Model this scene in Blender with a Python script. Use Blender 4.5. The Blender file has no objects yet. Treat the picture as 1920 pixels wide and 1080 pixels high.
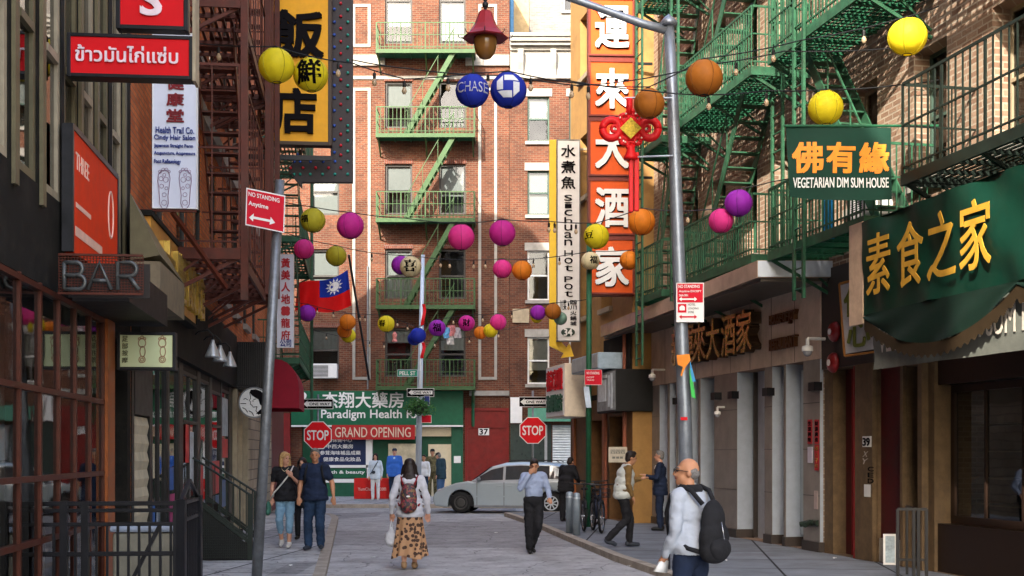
import bpy, bmesh, math, random
from mathutils import Vector, Matrix
random.seed(7)
C = bpy.context.scene.collection
SC = bpy.context.scene
R_ = math.radians

# ------------------------------------------------------------------ camera, sky, sun, exposure
F = 2400.0; HZ = 848.0; H = 1.7        # focal length and horizon row of the 1920x1080 photograph, eye height
cam = bpy.data.cameras.new('camera'); camo = bpy.data.objects.new('camera', cam); C.objects.link(camo)
camo.location = (0, 0, H); camo.rotation_euler = (R_(90), 0, 0)
cam.sensor_width = 36; cam.lens = 36 * F / 1920; cam.shift_y = (HZ - 540) / 1920
cam.clip_start = .1; cam.clip_end = 400
SC.camera = camo
SUN = Vector((.36, 1, -.65)).normalized()
w = bpy.data.worlds.new('World'); SC.world = w; w.use_nodes = True
nt = w.node_tree; bg = nt.nodes['Background']
sky = nt.nodes.new('ShaderNodeTexSky'); sky.sky_type = 'NISHITA'; sky.sun_disc = False; sky.dust_density = 3; sky.ozone_density = .7
sky.sun_elevation = math.asin(-SUN.z); sky.sun_rotation = math.atan2(-SUN.x, -SUN.y)
nt.links.new(sky.outputs[0], bg.inputs[0]); bg.inputs[1].default_value = .15
sl = bpy.data.lights.new('sun', 'SUN'); slo = bpy.data.objects.new('sun', sl); C.objects.link(slo)
sl.energy = 2.3; sl.angle = R_(.5); sl.color = (1, .93, .82)
slo.rotation_euler = SUN.to_track_quat('-Z', 'Y').to_euler(); slo.location = (-20, -30, 40)
vs = SC.view_settings
SC.display_settings.display_device = 'sRGB'
vs.view_transform = 'Standard'; vs.look = 'None'; vs.gamma = 1; vs.exposure = 2.42
SC.cycles.use_denoising = True
SC.cycles.max_bounces = 8; SC.cycles.diffuse_bounces = 4; SC.cycles.glossy_bounces = 3
SC.cycles.transparent_max_bounces = 12; SC.cycles.caustics_reflective = False; SC.cycles.caustics_refractive = False
SC.cycles.sample_clamp_indirect = 6

# ------------------------------------------------------------------ pixels of the photograph to places
def P(px, py, Y): return Vector(((px - 960) / F * Y, Y, H + (HZ - py) / F * Y))
def G(px, py, z=0):
    Y = F * (H - z) / (py - HZ); return Vector(((px - 960) / F * Y, Y, z))
class Fr:
    """a facade frame: x runs to the right along the wall, -y points out of it, z up"""
    def __init__(s, ox, oy, dx, dy):
        l = math.hypot(dx, dy); s.o = Vector((ox, oy, 0)); s.d = Vector((dx / l, dy / l, 0)); s.n = Vector((s.d.y, -s.d.x, 0))
        s.ang = math.atan2(dy, dx); s.M = Matrix.Translation(s.o) @ Matrix.Rotation(s.ang, 4, 'Z')
    def hit(s, px, py, out=0):
        r = Vector(((px - 960) / F, 1, (HZ - py) / F)); o = s.o + s.n * out
        t = (o.x * s.n.x + o.y * s.n.y) / (r.x * s.n.x + r.y * s.n.y)
        p = r * t; return ((p - s.o).x * s.d.x + (p - s.o).y * s.d.y, H + p.z)
    def u(s, px, out=0): return s.hit(px, HZ, out)[0]
    def rect(s, x0, y0, x1, y1, out=0):
        a = s.hit(x0, y0, out); b = s.hit(x1, y1, out); return (a[0], b[1], b[0], a[1])
    def W(s, u, out, z): p = s.o + s.d * u + s.n * out; return Vector((p.x, p.y, z))
def FY(Y, slope=0): return Fr(0, Y, 1, slope)
FL = Fr(-2.44, 0, -.121, 1)                 # left row of houses
FR = Fr(9.23 - .207 * 32, 32, .207, -1)     # right row
FF = Fr(0, 46, 1, 0)                        # far side of the cross street

# ------------------------------------------------------------------ materials
MT = {}
def nodes(name):
    m = bpy.data.materials.new(name); m.use_nodes = True
    n = m.node_tree.nodes; l = m.node_tree.links; b = n['Principled BSDF']; return m, n, l, b
def rgb(c): return (c[0], c[1], c[2], 1)
def mat(name, col, rough=.6, metal=0, var=.18, scale=6, bump=0, bscale=60, spec=.22, coat=0, sss=0, dirt=0, trans=0, streak=0, emit=0, rvar=.11):
    if name in MT: return MT[name]
    m, n, l, b = nodes(name); MT[name] = m
    tc = n.new('ShaderNodeTexCoord')
    no = n.new('ShaderNodeTexNoise'); no.inputs['Scale'].default_value = scale; no.inputs['Detail'].default_value = 6
    no.inputs['Roughness'].default_value = .65
    l.new(tc.outputs['Object'], no.inputs['Vector'])
    cr = n.new('ShaderNodeValToRGB'); cr.color_ramp.elements[0].position = .3; cr.color_ramp.elements[1].position = .7
    cr.color_ramp.elements[0].color = rgb([c * (1 - var) for c in col]); cr.color_ramp.elements[1].color = rgb([min(1, c * (1 + var)) for c in col])
    l.new(no.outputs['Fac'], cr.inputs[0]); out = cr.outputs[0]
    if dirt:
        n2 = n.new('ShaderNodeTexNoise'); n2.inputs['Scale'].default_value = scale * .35; n2.inputs['Detail'].default_value = 9; n2.inputs['Roughness'].default_value = .75
        mp = n.new('ShaderNodeMapping'); mp.inputs['Scale'].default_value = (1, 1, .3 if streak else 1)
        l.new(tc.outputs['Object'], mp.inputs[0]); l.new(mp.outputs[0], n2.inputs['Vector'])
        r2 = n.new('ShaderNodeValToRGB'); r2.color_ramp.elements[0].position = .5; r2.color_ramp.elements[1].position = .72
        r2.color_ramp.elements[0].color = (0, 0, 0, 1); r2.color_ramp.elements[1].color = (dirt, dirt, dirt, 1)
        l.new(n2.outputs['Fac'], r2.inputs[0])
        mx = n.new('ShaderNodeMixRGB'); mx.inputs[2].default_value = (.05, .04, .03, 1)
        l.new(r2.outputs[0], mx.inputs[0]); l.new(out, mx.inputs[1]); out = mx.outputs[0]
    l.new(out, b.inputs['Base Color'])
    mr = n.new('ShaderNodeMapRange'); mr.inputs['To Min'].default_value = max(.03, rough - rvar); mr.inputs['To Max'].default_value = min(1, rough + rvar)
    l.new(no.outputs['Fac'], mr.inputs['Value']); l.new(mr.outputs[0], b.inputs['Roughness'])
    b.inputs['Metallic'].default_value = metal; b.inputs['Specular IOR Level'].default_value = spec
    b.inputs['Coat Weight'].default_value = coat
    if sss: b.inputs['Subsurface Weight'].default_value = sss; b.inputs['Subsurface Radius'].default_value = (.02, .008, .004)
    if emit: b.inputs['Emission Color'].default_value = rgb(col); b.inputs['Emission Strength'].default_value = emit
    if bump:
        n3 = n.new('ShaderNodeTexNoise'); n3.inputs['Scale'].default_value = bscale; n3.inputs['Detail'].default_value = 4
        l.new(tc.outputs['Object'], n3.inputs['Vector'])
        bp = n.new('ShaderNodeBump'); bp.inputs['Strength'].default_value = bump; bp.inputs['Distance'].default_value = .02
        l.new(n3.outputs['Fac'], bp.inputs['Height']); l.new(bp.outputs[0], b.inputs['Normal'])
    if trans:
        tr = n.new('ShaderNodeBsdfTranslucent'); l.new(out, tr.inputs[0]); ms = n.new('ShaderNodeMixShader'); ms.inputs[0].default_value = trans
        l.new(b.outputs[0], ms.inputs[1]); l.new(tr.outputs[0], ms.inputs[2]); l.new(ms.outputs[0], n['Material Output'].inputs[0])
    return m
def brick(name, c1, c2, mortar, bw=.21, bh=.07, ms=.008, weather=.35, rough=.85, ax='x+y'):
    if name in MT: return MT[name]
    m, n, l, b = nodes(name); MT[name] = m
    tc = n.new('ShaderNodeTexCoord'); sp = n.new('ShaderNodeSeparateXYZ'); l.new(tc.outputs['Object'], sp.inputs[0])
    ad = n.new('ShaderNodeMath'); ad.operation = 'ADD'; l.new(sp.outputs[0], ad.inputs[0]); l.new(sp.outputs[1], ad.inputs[1])
    co = n.new('ShaderNodeCombineXYZ'); l.new(ad.outputs[0], co.inputs[0]); l.new(sp.outputs[2], co.inputs[1])
    bt = n.new('ShaderNodeTexBrick'); l.new(co.outputs[0], bt.inputs['Vector'])
    bt.inputs['Color1'].default_value = rgb(c1); bt.inputs['Color2'].default_value = rgb(c2); bt.inputs['Mortar'].default_value = rgb(mortar)
    bt.inputs['Scale'].default_value = 1; bt.inputs['Brick Width'].default_value = bw; bt.inputs['Row Height'].default_value = bh
    bt.inputs['Mortar Size'].default_value = ms; bt.inputs['Mortar Smooth'].default_value = .2; bt.inputs['Bias'].default_value = -.1
    no = n.new('ShaderNodeTexNoise'); no.inputs['Scale'].default_value = .7; no.inputs['Detail'].default_value = 10; no.inputs['Roughness'].default_value = .7
    l.new(tc.outputs['Object'], no.inputs['Vector'])
    rp = n.new('ShaderNodeValToRGB'); rp.color_ramp.elements[0].position = .3; rp.color_ramp.elements[1].position = .72
    k0 = 1 - weather; rp.color_ramp.elements[0].color = (k0, k0, k0, 1); rp.color_ramp.elements[1].color = (1.18, 1.15, 1.12, 1)
    l.new(no.outputs['Fac'], rp.inputs[0])
    mx = n.new('ShaderNodeMixRGB'); mx.blend_type = 'MULTIPLY'; mx.inputs[0].default_value = 1
    l.new(bt.outputs['Color'], mx.inputs[1]); l.new(rp.outputs[0], mx.inputs[2]); l.new(mx.outputs[0], b.inputs['Base Color'])
    b.inputs['Roughness'].default_value = rough; b.inputs['Specular IOR Level'].default_value = .25
    n3 = n.new('ShaderNodeTexNoise'); n3.inputs['Scale'].default_value = 40; l.new(tc.outputs['Object'], n3.inputs['Vector'])
    sb = n.new('ShaderNodeMath'); sb.operation = 'MULTIPLY_ADD'; sb.inputs[1].default_value = -1.0; l.new(bt.outputs['Fac'], sb.inputs[0]); l.new(n3.outputs['Fac'], sb.inputs[2])
    bp = n.new('ShaderNodeBump'); bp.inputs['Strength'].default_value = .5; bp.inputs['Distance'].default_value = .012
    l.new(sb.outputs[0], bp.inputs['Height']); l.new(bp.outputs[0], b.inputs['Normal'])
    return m
def glass(name, tint=(.75, .8, .8), refl=.12, rough=.03):
    if name in MT: return MT[name]
    m, n, l, b = nodes(name); MT[name] = m
    n.remove(b); t = n.new('ShaderNodeBsdfTransparent'); t.inputs[0].default_value = rgb(tint)
    g = n.new('ShaderNodeBsdfGlossy'); g.inputs['Roughness'].default_value = rough
    tc = n.new('ShaderNodeTexCoord'); no = n.new('ShaderNodeTexNoise'); no.inputs['Scale'].default_value = 1.6; l.new(tc.outputs['Object'], no.inputs['Vector'])
    bp = n.new('ShaderNodeBump'); bp.inputs['Strength'].default_value = .05; bp.inputs['Distance'].default_value = .04; l.new(no.outputs['Fac'], bp.inputs['Height']); l.new(bp.outputs[0], g.inputs['Normal'])
    lw = n.new('ShaderNodeFresnel'); lw.inputs[0].default_value = 1.5
    ad = n.new('ShaderNodeMath'); ad.operation = 'ADD'; ad.inputs[1].default_value = refl; ad.use_clamp = True; l.new(lw.outputs[0], ad.inputs[0])
    mx = n.new('ShaderNodeMixShader'); l.new(ad.outputs[0], mx.inputs[0]); l.new(t.outputs[0], mx.inputs[1]); l.new(g.outputs[0], mx.inputs[2])
    l.new(mx.outputs[0], n['Material Output'].inputs[0]); return m

# ------------------------------------------------------------------ mesh building
WM = {}
class MB:
    def __init__(s, M=None): s.v = []; s.f = []; s.M = M if M is not None else Matrix()
    def add(s, vs, fs, T=None):
        o = len(s.v); s.v += [(T @ Vector(v)) if T is not None else Vector(v) for v in vs]; s.f += [tuple(i + o for i in f) for f in fs]; return s
    def box(s, x0, y0, z0, x1, y1, z1, T=None):
        if x0 > x1: x0, x1 = x1, x0
        if y0 > y1: y0, y1 = y1, y0
        if z0 > z1: z0, z1 = z1, z0
        return s.add([(x0, y0, z0), (x1, y0, z0), (x1, y1, z0), (x0, y1, z0), (x0, y0, z1), (x1, y0, z1), (x1, y1, z1), (x0, y1, z1)],
                     [(3, 2, 1, 0), (4, 5, 6, 7), (0, 1, 5, 4), (1, 2, 6, 5), (2, 3, 7, 6), (3, 0, 4, 7)], T)
    def bar(s, p, q, w, h=None, up=(0, 0, 1)):
        """square bar between two points"""
        p = Vector(p); q = Vector(q); h = h or w; d = (q - p).normalized(); up = Vector(up)
        if abs(d.dot(up)) > .98: up = Vector((0, 1, 0))
        a = d.cross(up).normalized() * w / 2; b = a.cross(d).normalized() * h / 2
        vs = [p - a - b, p + a - b, p + a + b, p - a + b, q - a - b, q + a - b, q + a + b, q - a + b]
        return s.add(vs, [(3, 2, 1, 0), (4, 5, 6, 7), (0, 1, 5, 4), (1, 2, 6, 5), (2, 3, 7, 6), (3, 0, 4, 7)])
    def tube(s, pts, r, n=8, cap=True):
        pts = [Vector(p) for p in pts]; rs = r if isinstance(r, (list, tuple)) else [r] * len(pts)
        o = len(s.v); prev = None
        for i, p in enumerate(pts):
            d = (pts[min(i + 1, len(pts) - 1)] - pts[max(i - 1, 0)]).normalized()
            if prev is None:
                a = d.cross(Vector((0, 0, 1)))
                if a.length < 1e-3: a = d.cross(Vector((0, 1, 0)))
            else: a = prev - d * prev.dot(d)
            a.normalize(); prev = a; b = d.cross(a)
            for k in range(n):
                t = 2 * math.pi * k / n; s.v.append(p + (a * math.cos(t) + b * math.sin(t)) * rs[i])
        for i in range(len(pts) - 1):
            for k in range(n):
                k2 = (k + 1) % n; s.f.append((o + i * n + k, o + i * n + k2, o + (i + 1) * n + k2, o + (i + 1) * n + k))
        if cap:
            s.f.append(tuple(o + k for k in reversed(range(n)))); s.f.append(tuple(o + (len(pts) - 1) * n + k for k in range(n)))
        return s
    def lathe(s, prof, c=(0, 0, 0), n=24, T=None):
        vs = []; fs = []
        for r, z in prof:
            for k in range(n):
                t = 2 * math.pi * k / n; vs.append((c[0] + r * math.cos(t), c[1] + r * math.sin(t), c[2] + z))
        for i in range(len(prof) - 1):
            for k in range(n):
                k2 = (k + 1) % n; fs.append((i * n + k, i * n + k2, (i + 1) * n + k2, (i + 1) * n + k))
        fs.append(tuple(reversed(range(n)))); fs.append(tuple((len(prof) - 1) * n + k for k in range(n)))
        return s.add(vs, fs, T)
    def prism(s, poly, y0, y1, T=None):
        """polygon in (x,z), extruded along y"""
        n = len(poly); vs = [(x, y0, z) for x, z in poly] + [(x, y1, z) for x, z in poly]
        fs = [tuple(range(n)), tuple(reversed(range(n, 2 * n)))] + [(i + n, (i + 1) % n + n, (i + 1) % n, i) for i in range(n)]
        return s.add(vs, fs, T)
    def slab(s, poly, z0, z1):
        n = len(poly); vs = [(p[0], p[1], z0) for p in poly] + [(p[0], p[1], z1) for p in poly]
        return s.add(vs, [tuple(reversed(range(n))), tuple(range(n, 2 * n))] + [(i, (i + 1) % n, (i + 1) % n + n, i + n) for i in range(n)])
    def ell(s, c, r, nu=20, nv=12, T=None):
        if not isinstance(r, (tuple, list)): r = (r, r, r)
        vs = []; fs = []
        for i in range(1, nv):
            a = math.pi * i / nv
            for k in range(nu):
                t = 2 * math.pi * k / nu; vs.append((c[0] + r[0] * math.sin(a) * math.cos(t), c[1] + r[1] * math.sin(a) * math.sin(t), c[2] + r[2] * math.cos(a)))
        for i in range(nv - 2):
            for k in range(nu):
                k2 = (k + 1) % nu; fs.append((i * nu + k, (i + 1) * nu + k, (i + 1) * nu + k2, i * nu + k2))
        top = len(vs); vs.append((c[0], c[1], c[2] + r[2])); bot = len(vs); vs.append((c[0], c[1], c[2] - r[2]))
        for k in range(nu):
            k2 = (k + 1) % nu; fs.append((top, k, k2)); fs.append((bot, (nv - 2) * nu + k2, (nv - 2) * nu + k))
        return s.add(vs, fs, T)
    def grid(s, fn, nu, nv, thick=None):
        o = len(s.v)
        for j in range(nv + 1):
            for i in range(nu + 1): s.v.append(Vector(fn(i / nu, j / nv)))
        for j in range(nv):
            for i in range(nu):
                a = o + j * (nu + 1) + i; s.f.append((a, a + 1, a + nu + 2, a + nu + 1))
        return s
    def wall(s, x0, x1, z0, z1, holes, depth=.15, y=0, back=None):
        """front sheet at y with rectangular holes (u0,z0,u1,z1) and their reveals"""
        hs = [(max(x0, min(h[0], h[2])), max(z0, min(h[1], h[3])), min(x1, max(h[0], h[2])), min(z1, max(h[1], h[3]))) for h in holes]
        xs = sorted({x0, x1} | {h[0] for h in hs} | {h[2] for h in hs}); zs = sorted({z0, z1} | {h[1] for h in hs} | {h[3] for h in hs})
        for i in range(len(xs) - 1):
            for j in range(len(zs) - 1):
                cx = (xs[i] + xs[i + 1]) / 2; cz = (zs[j] + zs[j + 1]) / 2
                if any(h[0] < cx < h[2] and h[1] < cz < h[3] for h in hs): continue
                s.add([(xs[i], y, zs[j]), (xs[i + 1], y, zs[j]), (xs[i + 1], y, zs[j + 1]), (xs[i], y, zs[j + 1])], [(0, 1, 2, 3)])
        for a, b, c, d in hs:
            s.add([(a, y, b), (c, y, b), (c, y, d), (a, y, d), (a, y + depth, b), (c, y + depth, b), (c, y + depth, d), (a, y + depth, d)],
                  [(0, 4, 5, 1), (1, 5, 6, 2), (2, 6, 7, 3), (3, 7, 4, 0)])
        return s
    def split(s, name, m, parent, **k):
        """one part for each separate piece"""
        pa = list(range(len(s.v)))
        def find(i):
            while pa[i] != i: pa[i] = pa[pa[i]]; i = pa[i]
            return i
        for f in s.f:
            for i in f[1:]: pa[find(i)] = find(f[0])
        gr = {}
        for f in s.f: gr.setdefault(find(f[0]), []).append(f)
        for fs in gr.values():
            ids = sorted({i for f in fs for i in f}); mp = {i: j for j, i in enumerate(ids)}
            q = MB(s.M); q.v = [s.v[i] for i in ids]; q.f = [tuple(mp[i] for i in f) for f in fs]; q.build(name, m, parent, **k)
    def build(s, name, m, parent=None, label=None, smooth=False, loc=None, tagd=None, kind=None, bevel=0, group=None):
        if parent is not None: base = WM[parent]
        else:
            if loc is None:
                ws = [s.M @ v for v in s.v]; loc = Vector((sum(p.x for p in ws) / len(ws), sum(p.y for p in ws) / len(ws), min(p.z for p in ws)))
            base = Matrix.Translation(loc)
        T = base.inverted() @ s.M
        me = bpy.data.meshes.new(name); me.from_pydata([T @ v for v in s.v], [], s.f); me.update()
        if smooth: me.shade_smooth()
        me.materials.append(m)
        o = bpy.data.objects.new(name, me); C.objects.link(o)
        if parent is not None: o.parent = parent
        else: o.matrix_world = base; o.location = base.translation
        WM[o] = base
        if bevel:
            bv = o.modifiers.new('bevel', 'BEVEL'); bv.width = bevel; bv.segments = 2; bv.limit_method = 'ANGLE'
        if label and not tagd: o['label'] = label
        if tagd: o['label'] = label; o['category'] = tagd
        if kind: o['kind'] = kind
        if group: o['group'] = group
        return o
def thing(name, label, cat, loc, rot=0, group=None):
    o = bpy.data.objects.new(name, None); C.objects.link(o); o.location = loc; o.rotation_euler = (0, 0, rot); o.empty_display_size = .2
    o['label'] = label; o['category'] = cat
    if group: o['group'] = group
    WM[o] = Matrix.Translation(Vector(loc)) @ Matrix.Rotation(rot, 4, 'Z'); return o
def copy_tree(o, parent=None):
    c = o.copy(); C.objects.link(c); WM[c] = WM[o]
    if parent is not None: c.parent = parent
    for ch in list(o.children): copy_tree(ch, c)
    return c
# ------------------------------------------------------------------ lettering
_TC = {}
def glyphs(s, extrude=.1, offset=0.0, res=3, shear=0):
    key = (s, extrude, offset, res, shear)
    if key not in _TC:
        c = bpy.data.curves.new('t', 'FONT'); c.body = s; c.extrude = extrude; c.offset = offset; c.resolution_u = res; c.shear = shear; c.fill_mode = 'BOTH' if hasattr(c, 'fill_mode') else None
        o = bpy.data.objects.new('t', c); C.objects.link(o)
        me = o.evaluated_get(bpy.context.evaluated_depsgraph_get()).to_mesh()
        vs = [v.co.copy() for v in me.vertices]; fs = [tuple(p.vertices) for p in me.polygons]
        bpy.data.objects.remove(o); bpy.data.curves.remove(c); _TC[key] = (vs, fs)
    return _TC[key]
def text(mb, s, rect, y=-.01, ext=.01, bold=0.0, keep=False, res=3, shear=0, fn=None, shear_z=0):
    """fit a string into rect (u0,z0,u1,z1), on the plane y facing -y"""
    vs, fs = glyphs(s, .1, 0.0, res, shear)
    x0 = min(v.x for v in vs); x1 = max(v.x for v in vs); z0 = min(v.y for v in vs); z1 = max(v.y for v in vs)
    u0, a, u1, b = rect; sx = (u1 - u0) / (x1 - x0); sz = (b - a) / (z1 - z0)
    ox = 0; bw = bold * 1.15 * min(abs(sx), abs(sz))
    if bold > 0: u0 += bw; a += bw; sx *= (1 - 2 * bw / max(1e-6, u1 - u0 + bw)); sz *= (1 - 2 * bw / max(1e-6, b - a + bw))
    if keep:
        k = min(sx, sz); ox = ((u1 - u0) - k * (x1 - x0)) / 2; sx = sz = k
    for j, (dx, dz) in enumerate(((-1, -1), (1, -1), (1, 1), (-1, 1)) if bold > 0 else ((0, 0),)):
        out = []
        for v in vs:
            x = u0 + ox + (v.x - x0) * sx + dx * bw; z = a + (v.y - z0) * sz + dz * bw + shear_z * (x - u0); yy = y - .0004 * j - (v.z / .1) * ext
            out.append(fn(x, yy, z) if fn else (x, yy, z))
        mb.add(out, fs)
    return mb
def column_text(mb, s, rect, **k):
    """characters one above the other"""
    u0, a, u1, b = rect; n = len(s); hh = (b - a) / n
    for i, ch in enumerate(s):
        z1 = b - i * hh; text(mb, ch, (u0, z1 - hh * .88, u1, z1 - hh * .08), **k)
    return mb

# ------------------------------------------------------------------ the materials of the place
red_brick = brick('red_brick', (.152, .048, .023), (.082, .024, .013), (.15, .112, .078), weather=.5)
orange_brick = brick('orange_brick', (.60, .165, .042), (.42, .095, .024), (.24, .12, .065), weather=.3)
tan_brick = brick('tan_brick', (.35, .24, .165), (.20, .11, .07), (.40, .33, .25), bw=.24, bh=.085, ms=.012, weather=.3)
grey_brick = brick('grey_brick', (.24, .22, .20), (.17, .155, .14), (.27, .25, .22))
stone_block = brick('stone_block', (.46, .38, .27), (.36, .29, .20), (.16, .13, .10), bw=.42, bh=.22, ms=.012)
white_trim = mat('white_trim', (.29, .27, .235), .7, dirt=.35, scale=4, streak=1)
dark_metal = mat('dark_metal', (.014, .014, .016), .35, var=.35, bump=.06)
black_paint = mat('black_paint', (.008, .008, .010), .35, var=.3)
dark_wall = mat('dark_wall', (.011, .0095, .007), .8, var=.35, dirt=.5, spec=.15)
olive_trim = mat('olive_trim', (.14, .115, .06), .5, var=.2, dirt=.4, streak=1, spec=.2)
cream_trim = mat('cream_trim', (.36, .29, .19), .55, dirt=.4, streak=1)
brown_iron = mat('brown_iron', (.085, .018, .009), .5, var=.3, dirt=.4, bump=.1)
green_iron = mat('green_iron', (.024, .088, .045), .5, var=.45, dirt=.5, bump=.08)
lime_iron = mat('lime_iron', (.042, .088, .030), .5, var=.25, dirt=.4, bump=.08)
deep_green_iron = mat('deep_green_iron', (.014, .085, .04), .45, var=.25, dirt=.3)
black_iron = mat('black_iron', (.010, .016, .012), .45, var=.3)
window_dark = mat('window_dark', (.05, .045, .04), .5)
window_green = mat('window_green', (.05, .085, .065), .5)
window_white = mat('window_white', (.66, .66, .62), .5)
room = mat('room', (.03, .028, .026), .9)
curtain = mat('curtain', (.30, .30, .28), .9, var=.12)
blind = mat('blind', (.27, .27, .26), .8, var=.06)
pane = glass('pane', refl=.02)
dark_pane = glass('dark_pane', (.22, .23, .23), .10)
steel = mat('steel', (.42, .45, .48), .38, metal=.65, var=.14, scale=12, dirt=.25)
dull_steel = mat('dull_steel', (.20, .21, .22), .45, metal=.6, var=.25, scale=12, dirt=.35)
sign_red = mat('sign_red', (.56, .008, .014), .6, var=.08, spec=.15)
sign_white = mat('sign_white', (.74, .73, .70), .6, var=.06, spec=.2)
ink = mat('ink', (.006, .005, .006), .7, spec=.05)

# ------------------------------------------------------------------ the ground
def ground_mat(name, c, scale=3, slab=None, var=.25, rough=.85, joint=(.05, .05, .05)):
    m = mat(name, c, rough, var=var, scale=scale, bump=.25, bscale=90, dirt=.45, spec=.3)
    if slab:
        n = m.node_tree.nodes; l = m.node_tree.links; b = n['Principled BSDF']; src = b.inputs['Base Color'].links[0].from_socket
        tc = n.new('ShaderNodeTexCoord'); mp = n.new('ShaderNodeMapping'); mp.inputs['Rotation'].default_value = (0, 0, R_(97)); l.new(tc.outputs['Object'], mp.inputs[0])
        bt = n.new('ShaderNodeTexBrick'); bt.offset = 0; bt.inputs['Color1'].default_value = (1, 1, 1, 1); bt.inputs['Color2'].default_value = (.82, .82, .82, 1)
        bt.inputs['Mortar'].default_value = rgb(joint); bt.inputs['Scale'].default_value = 1; bt.inputs['Brick Width'].default_value = slab; bt.inputs['Row Height'].default_value = slab
        bt.inputs['Mortar Size'].default_value = .018; l.new(mp.outputs[0], bt.inputs['Vector'])
        mx = n.new('ShaderNodeMixRGB'); mx.blend_type = 'MULTIPLY'; mx.inputs[0].default_value = 1; l.new(src, mx.inputs[1]); l.new(bt.outputs[0], mx.inputs[2]); l.new(mx.outputs[0], b.inputs['Base Color'])
    return m
asphalt = ground_mat('asphalt', (.40, .395, .39), 2.2, var=.3, rough=.6)
concrete = ground_mat('concrete', (.50, .49, .475), 1.6, slab=1.5)
kerbstone = ground_mat('kerbstone', (.36, .31, .25), 5)
def worn(m, ):
    """repair patches, cracks and stains of an old street"""
    n = m.node_tree.nodes; l = m.node_tree.links; b = n['Principled BSDF']; src = b.inputs['Base Color'].links[0].from_socket; tc = n.new('ShaderNodeTexCoord')
    v1 = n.new('ShaderNodeTexVoronoi'); v1.feature = 'DISTANCE_TO_EDGE'; v1.inputs['Scale'].default_value = .9
    nz = n.new('ShaderNodeTexNoise'); nz.inputs['Scale'].default_value = 2.5; nz.inputs['Detail'].default_value = 8; l.new(tc.outputs['Object'], nz.inputs['Vector'])
    av = n.new('ShaderNodeMixRGB'); av.inputs[0].default_value = .22; l.new(tc.outputs['Object'], av.inputs[1]); l.new(nz.outputs['Color'], av.inputs[2]); l.new(av.outputs[0], v1.inputs['Vector'])
    r1 = n.new('ShaderNodeValToRGB'); r1.color_ramp.elements[0].color = (.25, .25, .25, 1); r1.color_ramp.elements[1].position = .008; r1.color_ramp.elements[1].color = (1, 1, 1, 1); l.new(v1.outputs['Distance'], r1.inputs[0])
    v2 = n.new('ShaderNodeTexVoronoi'); v2.distance = 'CHEBYCHEV'; v2.inputs['Scale'].default_value = .3; l.new(tc.outputs['Object'], v2.inputs['Vector'])
    sp = n.new('ShaderNodeSeparateColor'); l.new(v2.outputs['Color'], sp.inputs[0]); r2 = n.new('ShaderNodeValToRGB'); r2.color_ramp.interpolation = 'CONSTANT'; e = r2.color_ramp.elements
    e[0].color = (.72, .72, .73, 1); e[1].position = .35; e[1].color = (1, 1, 1, 1); q = e.new(.8); q.color = (1.18, 1.16, 1.12, 1); l.new(sp.outputs[0], r2.inputs[0])
    n4 = n.new('ShaderNodeTexNoise'); n4.inputs['Scale'].default_value = 9; n4.inputs['Detail'].default_value = 3; l.new(tc.outputs['Object'], n4.inputs['Vector'])
    r4 = n.new('ShaderNodeValToRGB'); r4.color_ramp.elements[0].position = .58; r4.color_ramp.elements[0].color = (1, 1, 1, 1); r4.color_ramp.elements[1].position = .70; r4.color_ramp.elements[1].color = (.50, .49, .48, 1); l.new(n4.outputs['Fac'], r4.inputs[0])
    o = src
    for q in (r1, r2, r4):
        mx = n.new('ShaderNodeMixRGB'); mx.blend_type = 'MULTIPLY'; mx.inputs[0].default_value = 1; l.new(o, mx.inputs[1]); l.new(q.outputs[0], mx.inputs[2]); o = mx.outputs[0]
    l.new(o, b.inputs['Base Color'])
worn(asphalt); worn(concrete)
def structure(name, mb, m): return mb.build(name, m, loc=Vector((0, 0, 0)), kind='structure')
structure('ground', MB().slab([(-120, -60), (120, -60), (120, 160), (-120, 160)], -.3, -.02), asphalt)
KL = lambda Y: -2.55 - .124 * (Y - 17.6)
right_kerb = [G(945, 968), G(1000, 987), G(1080, 1022), G(1150, 1052), G(1230, 1080)]
def kr(Y): return 1.98 - .134 * (Y - 17.6)
road = [(KL(-12), -12), (kr(-12) + .6, -12), (kr(10) + .1, 10)] + [(p.x + .05, p.y) for p in reversed(right_kerb)] + [(.2, 34.6), (-4.6, 34.6), (KL(32), 32)]
structure('road', MB().slab(road, -.2, 0), asphalt)
structure('cross_road', MB().slab([(-45, 34.6), (45, 34.6), (45, 38.9), (-45, 38.9)], -.2, .002), asphalt)
KH = .1
def strip(line, wdt, z0, z1, side):
    """kerb along a line of points"""
    inn = []
    for i, p in enumerate(line):
        a = Vector(line[max(0, i - 1)][:2]); b = Vector(line[min(len(line) - 1, i + 1)][:2]); d = (b - a).normalized(); nn = Vector((-d.y, d.x)) * side
        inn.append(Vector(p[:2]) + nn * wdt)
    mb = MB()
    for i in range(len(line) - 1): mb.slab([line[i][:2], line[i + 1][:2], inn[i + 1], inn[i]] if side > 0 else [line[i + 1][:2], line[i][:2], inn[i], inn[i + 1]], z0, z1)
    return mb, inn
lk = [(KL(-12), -12), (KL(10), 10), (KL(20), 20), (KL(29), 29), (KL(31.5), 31.5), (KL(32) - .15, 32.6), (-4.75, 33.5), (-5.3, 34.1), (-6.2, 34.45), (-12, 34.6), (-40, 34.6)]
mb, inn = strip(lk, .16, -.1, KH, 1); structure('kerb', mb, kerbstone)
structure('sidewalk', MB().slab([(p.x, p.y) for p in inn] + [(-40, 30), (-18, -12)], -.1, KH - .006), concrete)
rk = [(kr(-12) + .6, -12), (kr(10) + .1, 10)] + [(p.x, p.y) for p in reversed(right_kerb)] + [(.1, 34.3), (.9, 34.6), (40, 34.6)]
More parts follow.
